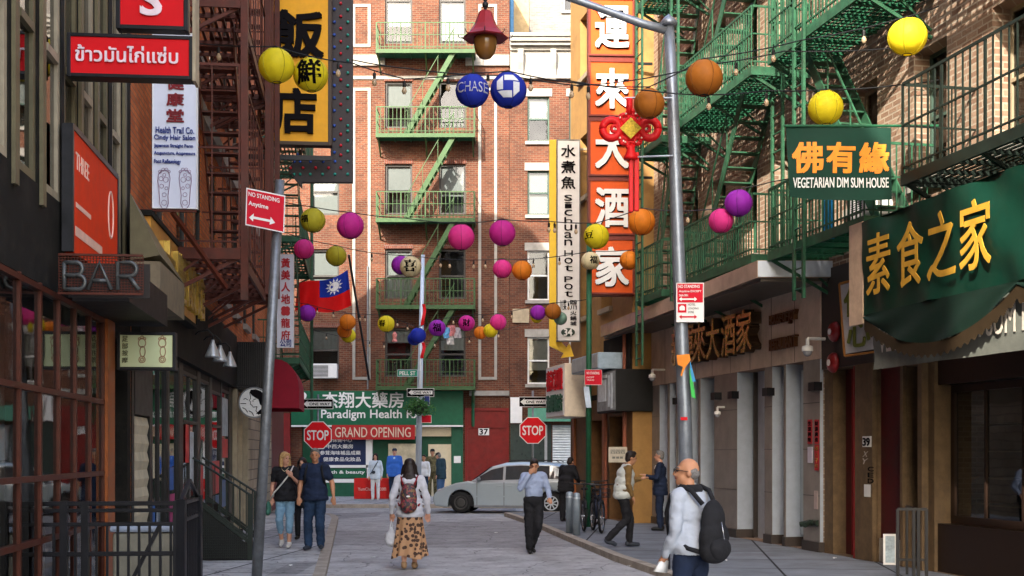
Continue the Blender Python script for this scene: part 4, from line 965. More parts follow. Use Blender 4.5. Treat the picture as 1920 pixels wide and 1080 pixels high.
cctv(1223, 706, 'white dome camera beside the dark box sign', s=.9)
# couplets and notices on the near pier
tt = thing('door_couplets', 'red paper couplets and notices pasted on the near stone pier', 'posters', FR.W(FR.u(1525), .07, 1.5), FR.ang)
for i, (x0, y0_, x1, y1_, c) in enumerate(((1515, 787, 1523, 832, (.42, .02, .03)), (1528, 787, 1536, 832, (.42, .02, .03)), (1528, 834, 1536, 882, (.42, .02, .03)), (1515, 838, 1524, 868, (.55, .5, .58)), (1527, 920, 1534, 955, (.42, .33, .30)))):
    a = FR.rect(x0, y0_, x1, y1_, .06); p_ = MB(FR.M).box(a[0], -.068, a[1], a[2], -.060, a[3]).build('paper', mat('paper_%d' % (i // 3 if i < 3 else i), c, .5), tt)
    if i < 3: mb = MB(FR.M); column_text(mb, ('生意興隆', '財源廣進', '出入平安')[i], (a[0] + .02, a[1] + .02, a[2] - .02, a[3] - .02), y=-.07, ext=.002, bold=.02); mb.build('lettering', ink if i < 2 else gold, p_)
sp = thing('standpipe', 'dark twin headed standpipe on the foot of the near stone pier', 'standpipe', FR.W(FR.u(1524), .1, .7), FR.ang)
u, z = FR.hit(1524, 980, .08); m = MB(FR.M); m.tube([(u, -.05, z), (u, -.16, z)], .05, 10)
for d in (-.09, .09): m.tube([(u, -.14, z), (u + d, -.26, z - .03)], .045, 10)
m.tube([(u - .16, -.065, z), (u + .16, -.065, z)], .05, 8); m.build('body', mat('bronze_dark', (.03, .045, .035), .4, metal=.5), sp)

# the near house with number 39
a39 = FR.u(1546)
nh = [(FR.u(1562), .1, FR.u(1610), 3.0), (FR.u(1645), .1, FR.u(1694), 3.0), (FR.u(1700), .1, FR.u(1733), 2.9), (FR.u(1752), .1, FR.u(1960), 3.0)]
upn = []
for zz in (5.4, 8.5, 11.6):
    for k in range(7): upn.append((a39 + .9 + k * 1.9, zz, a39 + 1.75 + k * 1.9, zz + 1.8))
R1 = house('brick_house', 'near pale brick house on the right with dark red doorways and number 39', FR, a39, 27, 17, upn + nh, tan_brick, depth=9, reveal=.3, ground=(3.01, mat('tan_pillar', (.13, .085, .045), .55, var=.3, dirt=.6, streak=1)))
for i, q in enumerate(upn): window(R1, FR, q, window_green if i % 2 else cream_trim, reveal=.3, cover=(.4, .7, None)[i % 3], cm=blind, sill=white_trim)
MB(FR.M).box(a39 + .003, -.05, 3.02, 26.9, -.003, 4.6).build('fascia', mat('dark_fascia', (.045, .035, .03), .5, dirt=.4), R1)
wp = MB(FR.M); maroon = mat('maroon_panel', (.075, .009, .010), .5, var=.25, dirt=.4)
tanp = mat('tan_pillar', (.26, .17, .085), .55, var=.25, dirt=.6, streak=1)
MB(FR.M).box(nh[0][0], .22, .1, nh[0][2], .28, 3.0).build('door', maroon, R1)
m = MB(FR.M); 
for q in (.3, .55, .8): uu = nh[0][0] + (nh[0][2] - nh[0][0]) * q; m.box(uu - .02, .19, .1, uu + .02, .215, 3)
m.box(nh[0][2] - .04, -.07, .1, nh[0][2] - .003, .2, 3.0); m.build('door_frame', mat('maroon_bright', (.20, .015, .015), .45), R1)
MB(FR.M).box(FR.u(1611), -.07, .1, FR.u(1644), -.002, 3.015).build('pillar', tanp, R1)
MB(FR.M).box(nh[1][0], .06, .45, nh[1][2], .1, 3.0).build('wall_panel', maroon, R1); MB(FR.M).box(nh[1][0], .03, .1, nh[1][2], .1, .445).build('riser', mat('marble', (.36, .33, .28), .4, var=.25), R1)
m = MB(FR.M); m.box(FR.u(1695), -.06, .1, FR.u(1700) - .002, -.002, 3.015); m.box(FR.u(1733), -.10, .1, FR.u(1741), -.002, 3.015); m.split('door_surround', tanp, R1)
MB(FR.M).box(nh[2][0], .2, .1, nh[2][2], .26, 2.9).build('door', mat('ochre_door', (.20, .12, .05), .45, var=.3), R1)
f = window(R1, FR, (nh[3][0], .75, nh[3][2], 2.6), mat('dark_wood', (.022, .012, .008), .35), reveal=.3, rail=0, vbars=2, fw=.1, pm=dark_pane)
m = MB(FR.M); m.box(nh[3][0], .05, .1, nh[3][2], .3, .745); m.box(nh[3][0], .05, 2.605, nh[3][2], .3, 3.0); m.split('shop_panel', MT['dark_wood'], R1)
m = MB(FR.M)
for k, zz in enumerate((1.0, 1.35, 1.7, 2.05)): m.box(nh[3][0] + .2, .42, zz, nh[3][2] - .2, .75, zz + .02)
m.build('shelf', mat('lit_shelf', (.3, .25, .14), .4), f)
pl = panel('number_plate', 1617, 818, 1632, 838, .09, .018, sign_white, R1, FR)
letter(pl, FR, [('39', 1618, 821, 1631, 836, dict(bold=.02))], ink, y=-.092)
letter(R1, FR, [('CED', 1627, 874, 1638, 908, dict(col=1, bold=.02))], ink, y=-.073, ext=.002, name='graffiti')
letter(R1, FR, [('XY', 1617, 845, 1628, 872, dict(col=1, bold=-.005, shear=.3))], mat('chalk', (.45, .40, .34), .7), y=-.073, ext=.002, name='graffiti')
panel('sticker', 1620, 908, 1632, 932, .076, .004, sign_white, R1, FR)
# bells
for i, (x, y, lb) in enumerate(((1560, 622, 'upper red alarm bell with white centre beside the shop sign'), (1558, 680, 'lower red alarm bell with white lettering beside the shop sign'))):
    u, z = FR.hit(x, y, .12); t = thing('alarm_bell', lb, 'bell', FR.W(u, .12, z), FR.ang)
    Tz = Matrix.Translation((u, -.06, z)) @ Matrix.Rotation(R_(90), 4, 'X')
    MB(FR.M).lathe([(.16, 0), (.16, .03), (.13, .075), (.07, .095), (.0, .1)], (0, 0, 0), 24, Tz).build('gong', mat('bell_red', (.30, .02, .02), .3, coat=.4), t, smooth=True)
    MB(FR.M).lathe([(.05, .085), (.05, .108), (.0, .11)], (0, 0, 0), 16, Tz).build('boss', sign_white, t)
    MB(FR.M).box(u - .06, -.06, z - .06, u + .06, -.05, z + .06).build('back_plate', dark_metal, t)
# tilted shop sign with gilt script
fr = Fr(4.9, 18.9, 1, -.45)
ts = thing('shop_sign', 'white tilted shop sign with gilt characters in an orange frame', 'sign', fr.W(fr.u(1605), .05, 3.2), fr.ang)
def sheet(root, fr, pts, y0, y1, name, m): return MB(fr.M).prism([fr.hit(*p) for p in pts][::-1], y0, y1).build(name, m, root)
sheet(ts, fr, [(1577, 536), (1634, 520), (1640, 655), (1587, 664)], -.06, .0, 'panel', mat('sign_pale', (.52, .47, .46), .5))
m = MB(fr.M); q = [fr.hit(*p) for p in [(1575, 533), (1636, 517), (1642, 660), (1585, 668)]]
for i in range(4): a_, b_ = q[i], q[(i + 1) % 4]; m.bar((a_[0], -.04, a_[1]), (b_[0], -.04, b_[1]), .03, .05, up=(0, 1, 0))
m.build('frame', mat('orange_wood', (.42, .17, .04), .4), ts)
giltp = mat('gilt_green', (.30, .30, .06), .25, metal=.6)
letter(ts, fr, [('佛', 1582, 540, 1626, 594, dict(bold=.02, shear_z=.12)), ('心', 1588, 600, 1632, 652, dict(bold=.02, shear_z=.1))], giltp, y=-.08, ext=.02)

# ---- right corner house, standing a little forward
yo3 = -.5; u3a, u3b = uY(34.6), uR2a - .01
och = mat('ochre_wall', (.36, .20, .065), .75, var=.15, scale=3, dirt=.4)
h3 = [(uY(30.9), .1, uY(29.5), 2.55), (uY(32.6), .1, uY(31.5), 2.5)]
up3 = [(uY(Y), zz, uY(Y - .9), zz + 1.6) for zz in (5.2, 8.3, 11.4) for Y in (33.6, 31.6)]
R3 = house('corner_house', 'ochre corner house behind the orange sign with dark entrance by the bicycles', FR, u3a, u3b, 17.5, h3 + up3, och, depth=8, reveal=.35, y=yo3, ground=(3.05, mat('brown_wall', (.15, .075, .028), .6, var=.3, dirt=.6, streak=1)))
for q in up3: window(R3, FR, q, window_dark, y=yo3, reveal=.35, cover=.4, cm=blind, sill=cream_trim)
MB(FR.M).box(h3[0][0], yo3 + .345, .1, h3[0][2], yo3 + .4, 2.55).build('door', mat('entrance_dark', (.02, .016, .012), .5), R3)
MB(FR.M).box(h3[1][0], yo3 + .345, .1, h3[1][2], yo3 + .4, 2.5).build('door', mat('tan_door', (.36, .20, .09), .5), R3)
m = MB(FR.M)
for Y in (34.2, 32.7, 31.35): m.box(uY(Y), yo3 - .06, .1, uY(Y - .18), yo3 - .002, 3.0)
m.split('pilaster', mat('orange_pier', (.30, .10, .035), .5, dirt=.4), R3)
m = MB(FR.M); m.tube([(uY(29.4), yo3 - .08, .1), (uY(29.4), yo3 - .08, 4.6)], .05, 8); m.tube([(uY(30.95), yo3 - .08, .1), (uY(30.95), yo3 - .08, 2.8)], .04, 8); m.split('downpipe', mat('rust_pipe', (.28, .09, .05), .5, dirt=.5), R3)
MB(FR.M).box(u3a + .01, yo3 - .05, 3.0, u3b - .01, yo3 - .002, 3.12).build('ledge', dark_wall, R3)
MB(FR.M).box(uY(31.2), yo3 - .06, 3.13, u3b - .02, yo3 - .003, 4.4).build('fascia', dark_wall, R3)
yb = thing('notice_board', 'pale notice board by the dark entrance behind the bicycles', 'sign', FR.W(uY(29.3), .58, 1.5), FR.ang)
fq = FY(29.2, .0); a = fq.rect(1141, 838, 1176, 867); MB(fq.M).box(a[0], -.02, a[1], a[2], .02, a[3]).build('panel', mat('notice_pale', (.55, .50, .40), .5), yb)
letter(yb, fq, [('四四四', 1145, 843, 1172, 851, dict(bold=.02)), ('PELL PLAZA'[:0] or '— — —', 1148, 856, 1168, 860)], mat('grey_ink', (.2, .2, .18), .5), y=-.022)
# white box sign with red letters, dark box sign
def boxsign(name, label, Y0, Y1, o0, o1, z0, z1, m, side_m):
    t = thing(name, label, 'box sign', FR.W(uY((Y0 + Y1) / 2), (o0 + o1) / 2, z0), FR.ang)
    MB(FR.M).box(uY(Y0), -o1, z0, uY(Y1), -o0, z1).build('casing', m, t, bevel=.02)
    MB(FR.M).box(uY(Y0) + .04, -o1 - .012, z0 + .04, uY(Y1) - .04, -o1 - .002, z1 - .04).build('face_panel', side_m, t); return t
wb = boxsign('box_sign', 'white box sign with red and green letters at the right street corner', 34.5, 32.5, .51, 1.2, 2.6, 3.95, mat('warm_white', (.72, .62, .48), .5, var=.1, dirt=.2), sign_white)
mb = MB(FR.M); text(mb, '春江酒樓', (uY(34.35), 3.3, uY(32.65), 3.85), y=-1.22, ext=.02, bold=.03); mb.build('lettering', sign_red, wb)
mb = MB(FR.M); text(mb, '海鮮飯店', (uY(34.35), 2.75, uY(32.65), 3.2), y=-1.22, ext=.02, bold=.03); mb.build('lettering', dgp, wb)
db = boxsign('box_sign', 'black box sign with a grey collage side beside the stone canopy', 30.5, 28.95, .0, .92, 2.62, 3.58, mat('matt_black', (.012, .012, .012), .5), mat('collage_grey', (.25, .27, .27), .5, var=.5, scale=3))
mb = MB(FR.M)
for a, b, c, d in ((.1, .25, .55, .8), (.65, .1, .75, .9), (.8, .05, .9, .95), (.2, .85, .6, .93)): mb.box(uY(30.5) + 1.5 * a, -.94, 2.65 + .9 * b, uY(30.5) + 1.5 * c, -.934, 2.65 + .9 * d)
mb.build('printed_panel', mat('pale_print', (.62, .68, .70), .5, var=.2), db)
bs2 = boxsign('box_sign', 'small grey blue box sign above the black box sign', 32.0, 29.6, .52, 1.15, 3.62, 4.0, mat('blue_grey', (.34, .44, .52), .4), mat('grey_face', (.40, .42, .40), .5))
# ---- fire escapes of the right row
fire_escape('fire_escape', 'black green balcony fire escape at the upper right edge beside the yellow lantern', FR, uY(16.2), uY(9.5), [5.15, 8.25, 11.35], 1.0, black_iron, [(uY(11), 5.2, uY(13.5), 8.2, .15, .5)], rail=1.15, pitch=.15)
fire_escape('fire_escape', 'dark green fire escape with hanging drop ladder behind the dim sum banner', FR, uY(20.3), uY(17.2), [4.82, 7.9, 11.0], 1.0, green_iron, [(uY(17.6), 4.85, uY(19.9), 7.9, .4, .5), (uY(17.6), 7.95, uY(19.9), 11, .4, .5)],
            rail=1.0, pitch=.11, drop=[(uY(19.28), 1.06, 3.96, 13, .33)], m2=deep_green_iron, zig=True)
fire_escape('fire_escape', 'bright green fire escape above the middle of the stone canopy', FR, uY(24.6), uY(21.0), [4.9, 7.95, 11.05], 1.0, green_iron, [(uY(24.5), 4.95, uY(22.2), 7.95, .35, .55), (uY(24.5), 8, uY(22.2), 11, .35, .55)],
            rail=1.0, pitch=.11, drop=[(uY(24.8), 1.06, 4.6, 13, .4), (uY(21.35), .5, 5, 13, .42)], m2=deep_green_iron, zig=True)
fire_escape('fire_escape', 'green fire escape between the orange sign and the lamp pole', FR, uY(27.1), uY(25.5), [4.9, 7.95, 11.05], 1.0, green_iron, [(uY(27.0), 4.95, uY(25.8), 7.95, .35, .55), (uY(27.0), 8, uY(25.8), 11, .35, .55)],
            rail=1.0, pitch=.11, drop=[(uY(27.0), 1.06, 3.5, 13, .4)], m2=deep_green_iron, zig=True)
# ---- orange vertical sign
fr = FY(28.5, .05)
os_ = thing('hanging_sign', 'tall orange vertical sign of five stacked panels with white Chinese characters', 'sign', fr.W(fr.u(1146), 0, fr.hit(0, 553)[1]), fr.ang)
op = mat('sign_orange', (.64, .085, .006), .55, var=.1, spec=.2); of = mat('sign_frame_red', (.16, .022, .012), .45)
m = MB(fr.M); a = fr.rect(1103, -20, 1190, 554); m.box(a[0], .01, a[1], a[2], .3, a[3]); m.build('casing', of, os_)
cells = [('運', -4, 106), ('來', 113, 219), ('大', 224, 331), ('酒', 336, 441), ('家', 447, 552)]
for ch, y0_, y1_ in cells:
    pn = panel('panel', 1107, y0_ + 3, 1186, y1_ - 3, .004, .012, op, os_, fr)
    fm = MB(fr.M); a = fr.rect(1104, y0_, 1189, y1_); w_ = .035
    for b in ((a[0], a[1], a[2], a[1] + w_), (a[0], a[3] - w_, a[2], a[3]), (a[0], a[1] + w_, a[0] + w_, a[3] - w_), (a[2] - w_, a[1] + w_, a[2], a[3] - w_)): fm.box(b[0], -.03, b[1], b[2], .008, b[3])
    fm.build('panel_frame', of, os_)
    tr = fr.rect(1115, y0_ + 16, 1179, y1_ - 14)
    tx = MB(fr.M); text(tx, ch, tr, y=-.06, ext=.012, bold=.02); tx.build('lettering', sign_white, pn)
    tx = MB(fr.M); text(tx, ch, (tr[0] + .012, tr[1] - .012, tr[2] + .012, tr[3] - .012), y=-.025, ext=.02, bold=.026); tx.build('lettering_edge', ink, pn)
m = MB(fr.M)
for y_ in (100, 320, 540): z = fr.hit(0, y_)[1]; m.box(fr.u(1190), .1, z, fr.u(1225), .16, z + .05)
m.build('bracket', dark_metal, os_)
# ---- white vertical noodle sign and yellow arrow
fr = FY(33, .05)
ws = board('hanging_sign', 'narrow white vertical sign with black script letters and an oval 34', fr, 1044, 261, 1088, 640, .2, mat('grey_frame', (.18, .18, .17), .5), sign_white, .025)
letter(ws, fr, [('水煮魚', 1052, 269, 1079, 358, dict(col=1, bold=.012)), ('Sichuan', 1058, 364, 1073, 462, dict(col=1, bold=0)), ('Hot', 1058, 468, 1074, 510, dict(col=1, bold=0)), ('Pot', 1058, 517, 1074, 558, dict(col=1, bold=0)), ('四川火鍋城', 1069, 562, 1081, 612, dict(col=1, bold=.015)), ('川菜', 1050, 562, 1062, 582, dict(bold=.015))], ink, y=-.004)
u, z = fr.hit(1065, 623); m = MB(fr.M); m.prism([(u + .18 * math.cos(6.2832 * k / 24), z + .11 * math.sin(6.2832 * k / 24)) for k in range(24)], -.01, .02); ov = m.build('oval_plate', mat('dark_oval', (.03, .05, .04), .5), ws)
letter(ov, fr, [('34', 1057, 616, 1073, 630, dict(bold=.02))], sign_white, y=-.014)
f2 = FY(33.25, .05)
ya = thing('arrow_sign', 'yellow sign strip ending in an arrow pointing down right behind the white vertical sign', 'sign', f2.W(f2.u(1040), 0, f2.hit(0, 672)[1]), f2.ang)
m = MB(f2.M); m.prism([f2.hit(*p) for p in [(1030, 262), (1046, 262), (1046, 633), (1062, 652), (1068, 643), (1076, 668), (1052, 671), (1057, 662), (1030, 648)]][::-1], 0, .1)
m.build('panel', mat('arrow_yellow', (.80, .52, .03), .4, var=.06), ya)
MB(f2.M).box(f2.u(1046), .02, f2.hit(0, 268)[1], f2.u(1112), .06, f2.hit(0, 264)[1]).build('bracket', cream_trim, ya)
# ---- dim sum banner on a rod
fr = FY(16.5, 0)
bn = thing('hanging_banner', 'dark green cloth banner with orange characters and VEGETARIAN DIM SUM HOUSE', 'banner', fr.W(fr.u(1572), 0, fr.hit(0, 375)[1]), fr.ang)
bg_ = mat('banner_green', (.005, .036, .022), .75, var=.15, scale=3, trans=.15)
q = [fr.hit(1474, 237), fr.hit(1670, 240), fr.hit(1672, 374), fr.hit(1481, 369)]
def bann(s, t):
    top = Vector(q[0]) + (Vector(q[1]) - Vector(q[0])) * s; bot = Vector(q[3]) + (Vector(q[2]) - Vector(q[3])) * s + Vector((0, -.03 * math.sin(s * 3.14)))
    p = bot + (top - bot) * t; return (p.x, .02 * math.sin(s * 9 + t * 2) * (1 - t * .6) + .012 * math.sin(s * 5 - t * 6), p.y)
MB(fr.M).grid(bann, 36, 20).build('cloth', bg_, bn, smooth=True)
def onb(u, y, z):
    s = (u - q[0][0]) / (q[1][0] - q[0][0]); t = (z - q[3][1]) / (q[0][1] - q[3][1]); return (u, bann(s, t)[1] + y, z)
tx = MB(fr.M)
for ch, x0, y0_, x1, y1_ in (('佛', 1485, 266, 1543, 325), ('有', 1548, 267, 1604, 325), ('緣', 1611, 267, 1667, 325)): text(tx, ch, fr.rect(x0, y0_, x1, y1_), y=-.008, ext=.002, bold=.025, fn=onb)
tx.build('lettering', mat('letter_orange', (.72, .24, .02), .6), bn)
tx = MB(fr.M); text(tx, 'VEGETARIAN DIM SUM HOUSE', fr.rect(1487, 333, 1666, 352), y=-.008, ext=.002, bold=.012, fn=onb); tx.build('lettering', sign_white, bn)
z = fr.hit(0, 236)[1]; MB(fr.M).tube([(fr.u(1470), 0, z), (fr.u(1765), 0, z)], .018, 8).build('rod', deep_green_iron, bn)
# ---- big green awning
ga = thing('awning', 'large green shop awning with yellow characters at the right edge', 'awning', FR.W(uY(14.5), .5, 2.8), FR.ang)
ua, ub = FR.u(1617, 1.1), uY(8.5)
gm = mat('awning_green', (.003, .027, .016), .45, var=.2, scale=2, bump=.15, bscale=5)
def fold(s, t): return .030 * math.sin(s * 26 + t * 5) + .020 * math.sin(s * 55 + t * 9) + .010 * math.sin(s * 90 - t * 4)
MB(FR.M).grid(lambda s, t: (ua + .05 * (1 - t) + (ub - ua) * s, -1.1 + fold(s, t), 3.5 + 1.22 * t), 80, 12).build('front_panel', gm, ga, smooth=True)
MB(FR.M).grid(lambda s, t: (ua + (ub - ua) * s, -1.1 + 1.09 * t, 4.72 + .35 * t), 40, 6).build('top_panel', gm, ga, smooth=True)
MB(FR.M).box(ua - .02, -1.07, 3.5, ua + .03, -.02, 4.7).build('end_panel', mat('awning_dark', (.008, .03, .018), .7), ga)
tx = MB(FR.M)
for ch, px in zip('素食之家', (1655, 1715, 1774, 1838)):
    uu = FR.u(px, 1.1); w_ = .31; text(tx, ch, (uu - w_, 3.72, uu + w_, 4.5), y=-1.165, ext=.004, bold=.008)
tx.build('lettering', mat('letter_gold', (.50, .27, .03), .5), ga)
MB(FR.M).box(ua - .42, -1.08, 3.4, ua - .04, -1.04, 4.75).build('side_panel', mat('tan_panel', (.50, .36, .25), .5, var=.2), ga)
MB(FR.M).grid(lambda s, t: (ua + .15 + (ub - ua) * s, -1.02 + fold(s, t) * .5, 2.78 + .68 * t), 40, 4).build('valance', mat('valance_grey', (.13, .135, .115), .7), ga, smooth=True)
tx = MB(FR.M); text(tx, 'VEGETARIAN DIM SUM HOUSE', (ua + .35, 2.98, ua + 4.4, 3.3), y=-1.05, ext=.002, bold=.006); tx.build('lettering', mat('valance_letter', (.55, .50, .42), .6), ga)
def sag(s): return 4 * (s % 1) * (1 - s % 1)
MB(FR.M).grid(lambda s, t: (ua + .1 + 6.8 * s, -1.12 + .03 * math.sin(s * 40 + t * 5) * t, 3.5 - t * (.04 + .46 * sag(s * 2))), 60, 8).build('swag', mat('swag_green', (.004, .016, .010), .7), ga, smooth=True)
fr_ = MB(FR.M)
for k in range(420):
    s = k / 420; uu = ua + .1 + 6.8 * s; zz = 3.5 - (.04 + .46 * sag(s * 2)); fr_.box(uu - .004, -1.125, zz - .16 - .02 * math.sin(k * 7), uu + .004, -1.118, zz)
fr_.build('fringe', mat('fringe_gold', (.022, .013, .005), .6), ga)
# ---- small things by the near doorway
fr = Fr(FR.W(FR.u(1672), .35, 0).x, FR.W(FR.u(1672), .35, 0).y, 1, -.25)
lp = thing('framed_poster', 'white framed fish picture leaning at the foot of the dark red panel', 'picture frame', fr.W(fr.u(1668), 0, .1), fr.ang)
a = fr.rect(1656, 1001, 1682, 1057); hT = a[3] - .1; Ti = Matrix.Translation((0, 0, .1)) @ Matrix.Rotation(R_(-8), 4, 'X')
m = MB(fr.M); 
for b in ((a[0], 0, a[2], .03), (a[0], hT - .03, a[2], hT), (a[0], .03, a[0] + .03, hT - .03), (a[2] - .03, .03, a[2], hT - .03)): m.box(b[0], -.015, b[1], b[2], .015, b[3], Ti)
m.build('frame', sign_white, lp); MB(fr.M).box(a[0] + .03, -.008, .03, a[2] - .03, .012, hT - .03, Ti).build('picture', mat('fish_picture', (.34, .42, .46), .4, var=.5, scale=6), lp)
fr = FY(16.4, -.1)
rl = thing('hand_railing', 'black iron hand railing in front of the near right doorway', 'railing', fr.W(fr.u(1710), 0, .1), fr.ang)
m = MB(fr.M); zt = fr.hit(0, 947)[1]
for px in (1683, 1713, 1722, 1737): uu = fr.u(px); m.box(uu - .018, -.018, .1, uu + .018, .018, zt)
m.box(fr.u(1683), -.02, zt - .02, fr.u(1737), .02, zt + .015); m.box(fr.u(1683), -.012, .35, fr.u(1737), .012, .38); m.bar((fr.u(1713), 0, zt), (fr.u(1713) + .1, .9, zt), .03); m.bar((fr.u(1713) + .1, .9, zt), (fr.u(1713) + .1, .9, .1), .03)
m.build('rail', black_paint, rl)
u, z = FR.hit(1632, 392, .2); air_con(FR, (u - .3, z - .12, u + .28, z + .28), -.05, 'white air conditioner under a window above the big green awning')
bt = thing('hanging_cloth', 'bright blue cloth hanging under the dim sum banner on the green fire escape', 'cloth', FR.W(uY(17.9), .5, 4.9), FR.ang)
fc = FY(18.3, 0); a = fc.rect(1544, 372, 1564, 448); MB(fc.M).grid(lambda s, t: (a[0] + (a[2] - a[0]) * s, .02 * math.sin(s * 12), a[1] + (a[3] - a[1]) * t), 10, 6).build('cloth', mat('cyan_cloth', (.03, .30, .62), .7), bt, smooth=True)

# ------------------------------------------------------------------ poles and traffic signs
def pole(name, label, pts, r, m, cat='pole'):
    return MB().tube(pts, r, 14).build(name, m, loc=Vector(pts[0]), smooth=True, tagd=cat, label=label)
galv = mat('galvanised', (.24, .27, .31), .42, metal=.55, var=.15, scale=10, dirt=.25)
pale_steel = mat('pale_steel', (.50, .55, .60), .4, metal=.4, var=.08)
# the near left pole and its red sign
p0 = Vector((-3.0, 15, KH)); p1 = P(525, 338, 15)
pole('sign_post', 'grey leaning sign post carrying the near left red parking sign', [p0, p0 + (p1 - p0) * .5, p1], [.062, .06, .055], dull_steel)
pr = mat('parking_red', (.55, .006, .022), .6, var=.05, spec=.15)
fr = Fr(P(498, 394, 14.9).x, 14.88, 1, .16); 
ns = thing('parking_sign', 'dark red NO STANDING Anytime sign with double arrow on the near left post', 'street sign', fr.W(0, 0, fr.hit(498, 437)[1]), fr.ang)
def quadplate(root, fr, pts, y0, y1, name, m, bevel=.0): return MB(fr.M).prism([fr.hit(*p) for p in pts][::-1], y0, y1).build(name, m, root, bevel=bevel)
quadplate(ns, fr, [(462, 352), (535, 367), (533, 437), (460, 422)], -.004, .0, 'border', sign_white); quadplate(ns, fr, [(464, 355), (533, 369), (531, 434.5), (462, 420)], -.007, -.0045, 'panel', pr)
tilt = -.2
letter(ns, fr, [('NO STANDING', 466, 359, 524, 369, dict(bold=.012, shear_z=tilt)), ('Anytime', 466, 376, 503, 388, dict(bold=.015, shear_z=tilt))], sign_white, y=-.009, ext=.002)
quadplate(ns, fr, [(467, 408), (476, 400.5), (475.5, 406), (507, 412.5), (507.5, 407), (516, 418), (505.5, 421.5), (506, 416.5), (475, 410.5), (474.5, 415.5)], -.010, -.0075, 'arrow', sign_white)
# stop signs and one way signs
stop_red = mat('stop_red', (.64, .006, .012), .6, var=.04, spec=.15)
def stop_sign(px, py, r, Y, label, plabel):
    fr = FY(Y, 0); u, z = fr.hit(px, py); R = r / F * Y / math.cos(R_(22.5)); base = P(px, HZ, Y); base.z = KH
    t = thing('stop_sign', label, 'stop sign', (u, Y, z - R), 0)
    oc = lambda k: [(u + k * R * math.cos(R_(22.5 + 45 * i)), z + k * R * math.sin(R_(22.5 + 45 * i))) for i in range(8)]
    MB(fr.M).prism(oc(1), -.012, -.004).build('border', sign_white, t); MB(fr.M).prism(oc(.94), -.016, -.0125).build('panel', stop_red, t)
    letter(t, fr, [('STOP', px - r * .78, py - r * .36, px + r * .78, py + r * .36, dict(bold=.015))], sign_white, y=-.019, ext=.003)
    pole('sign_post', plabel, [(u, Y + .03, KH), (u, Y + .03, z + 2.0 * R + .3)], .03, dull_steel)
stop_sign(596, 816, 26, 35.6, 'red octagonal stop sign at the left corner above the walking couple', 'thin steel post of the left stop sign')
stop_sign(999, 807, 25, 35.2, 'red octagonal stop sign at the right corner above the minivan', 'thin steel post of the right stop sign')
def one_way(x0, y0_, x1, y1_, Y, label):
    fr = FY(Y, 0); a = fr.rect(x0, y0_, x1, y1_); t = thing('one_way_sign', label, 'street sign', ((a[0] + a[2]) / 2, Y, a[1]), 0)
    MB(fr.M).box(a[0], -.006, a[1], a[2], 0, a[3]).build('border', sign_white, t); e = .012
    MB(fr.M).box(a[0] + e, -.009, a[1] + e, a[2] - e, -.0065, a[3] - e).build('panel', ink, t)
    W_ = a[2] - a[0]; h = a[3] - a[1]; X = lambda q: a[0] + W_ * q; Z = lambda q: a[1] + h * q
    MB(fr.M).prism([(X(.05), Z(.5)), (X(.2), Z(.14)), (X(.17), Z(.28)), (X(.94), Z(.28)), (X(.94), Z(.72)), (X(.17), Z(.72)), (X(.2), Z(.86))], -.012, -.0095).build('arrow', sign_white, t)
    tx = MB(fr.M); text(tx, 'ONE WAY', (X(.24), Z(.36), X(.9), Z(.64)), y=-.014, ext=.001, bold=.02); tx.build('lettering', ink, t)
one_way(566, 748, 625, 767, 35.55, 'black ONE WAY sign above the left stop sign'); one_way(973, 744, 1028, 763, 35.15, 'black ONE WAY sign above the right stop sign'); one_way(763, 728, 814, 744, 39.9, 'black ONE WAY sign on the pale pole above the flower basket')
# pale pole on the far side
b0 = P(783, HZ, 40.05); b0.z = .114
pole('lamp_post', 'pale steel pole standing on the far pavement behind the dark haired woman', [b0, P(788, 700, 40.05), P(793, 478, 40.05)], [.1, .085, .055], pale_steel)
fr = FY(39.85, 0)
gsn = board('street_name_sign', 'small green street name sign on the pale pole', fr, 745, 693, 783, 706, .02, pale_steel, mat('street_green', (.02, .24, .15), .4), .012, cat='street sign')
letter(gsn, fr, [('PELL ST', 749, 696, 779, 703.5, dict(bold=.015))], sign_white, y=.002, ext=.002)
rs2 = board('parking_sign', 'tiny red parking sign on the pale pole below the flower basket', fr, 790, 778, 809, 793, .02, sign_white, pr, .012, cat='street sign')
bsg = board('parking_sign', 'small blue notice behind the flower basket on the pale pole', fr, 795, 742, 806, 760, .02, sign_white, MT['blue_ink'], .01, cat='street sign')
# red fabric strips tied to the pale pole
for x_, y_, w_, h_, lb_ in ((791, 570, 6, 40, 'upper red cloth streamer tied round the pale pole'), (790, 642, 6, 30, 'lower red cloth streamer tied round the pale pole')):
    MB().grid(lambda s, t: P(x_ + s * w_ + 2 * math.sin(t * 5), y_ + t * h_, 39.9 + .03 * math.sin(t * 7)), 3, 10).build('red_streamer', sign_red, smooth=True, tagd='streamer', label=lb_, loc=P(x_ + 2, y_ + h_, 39.9))
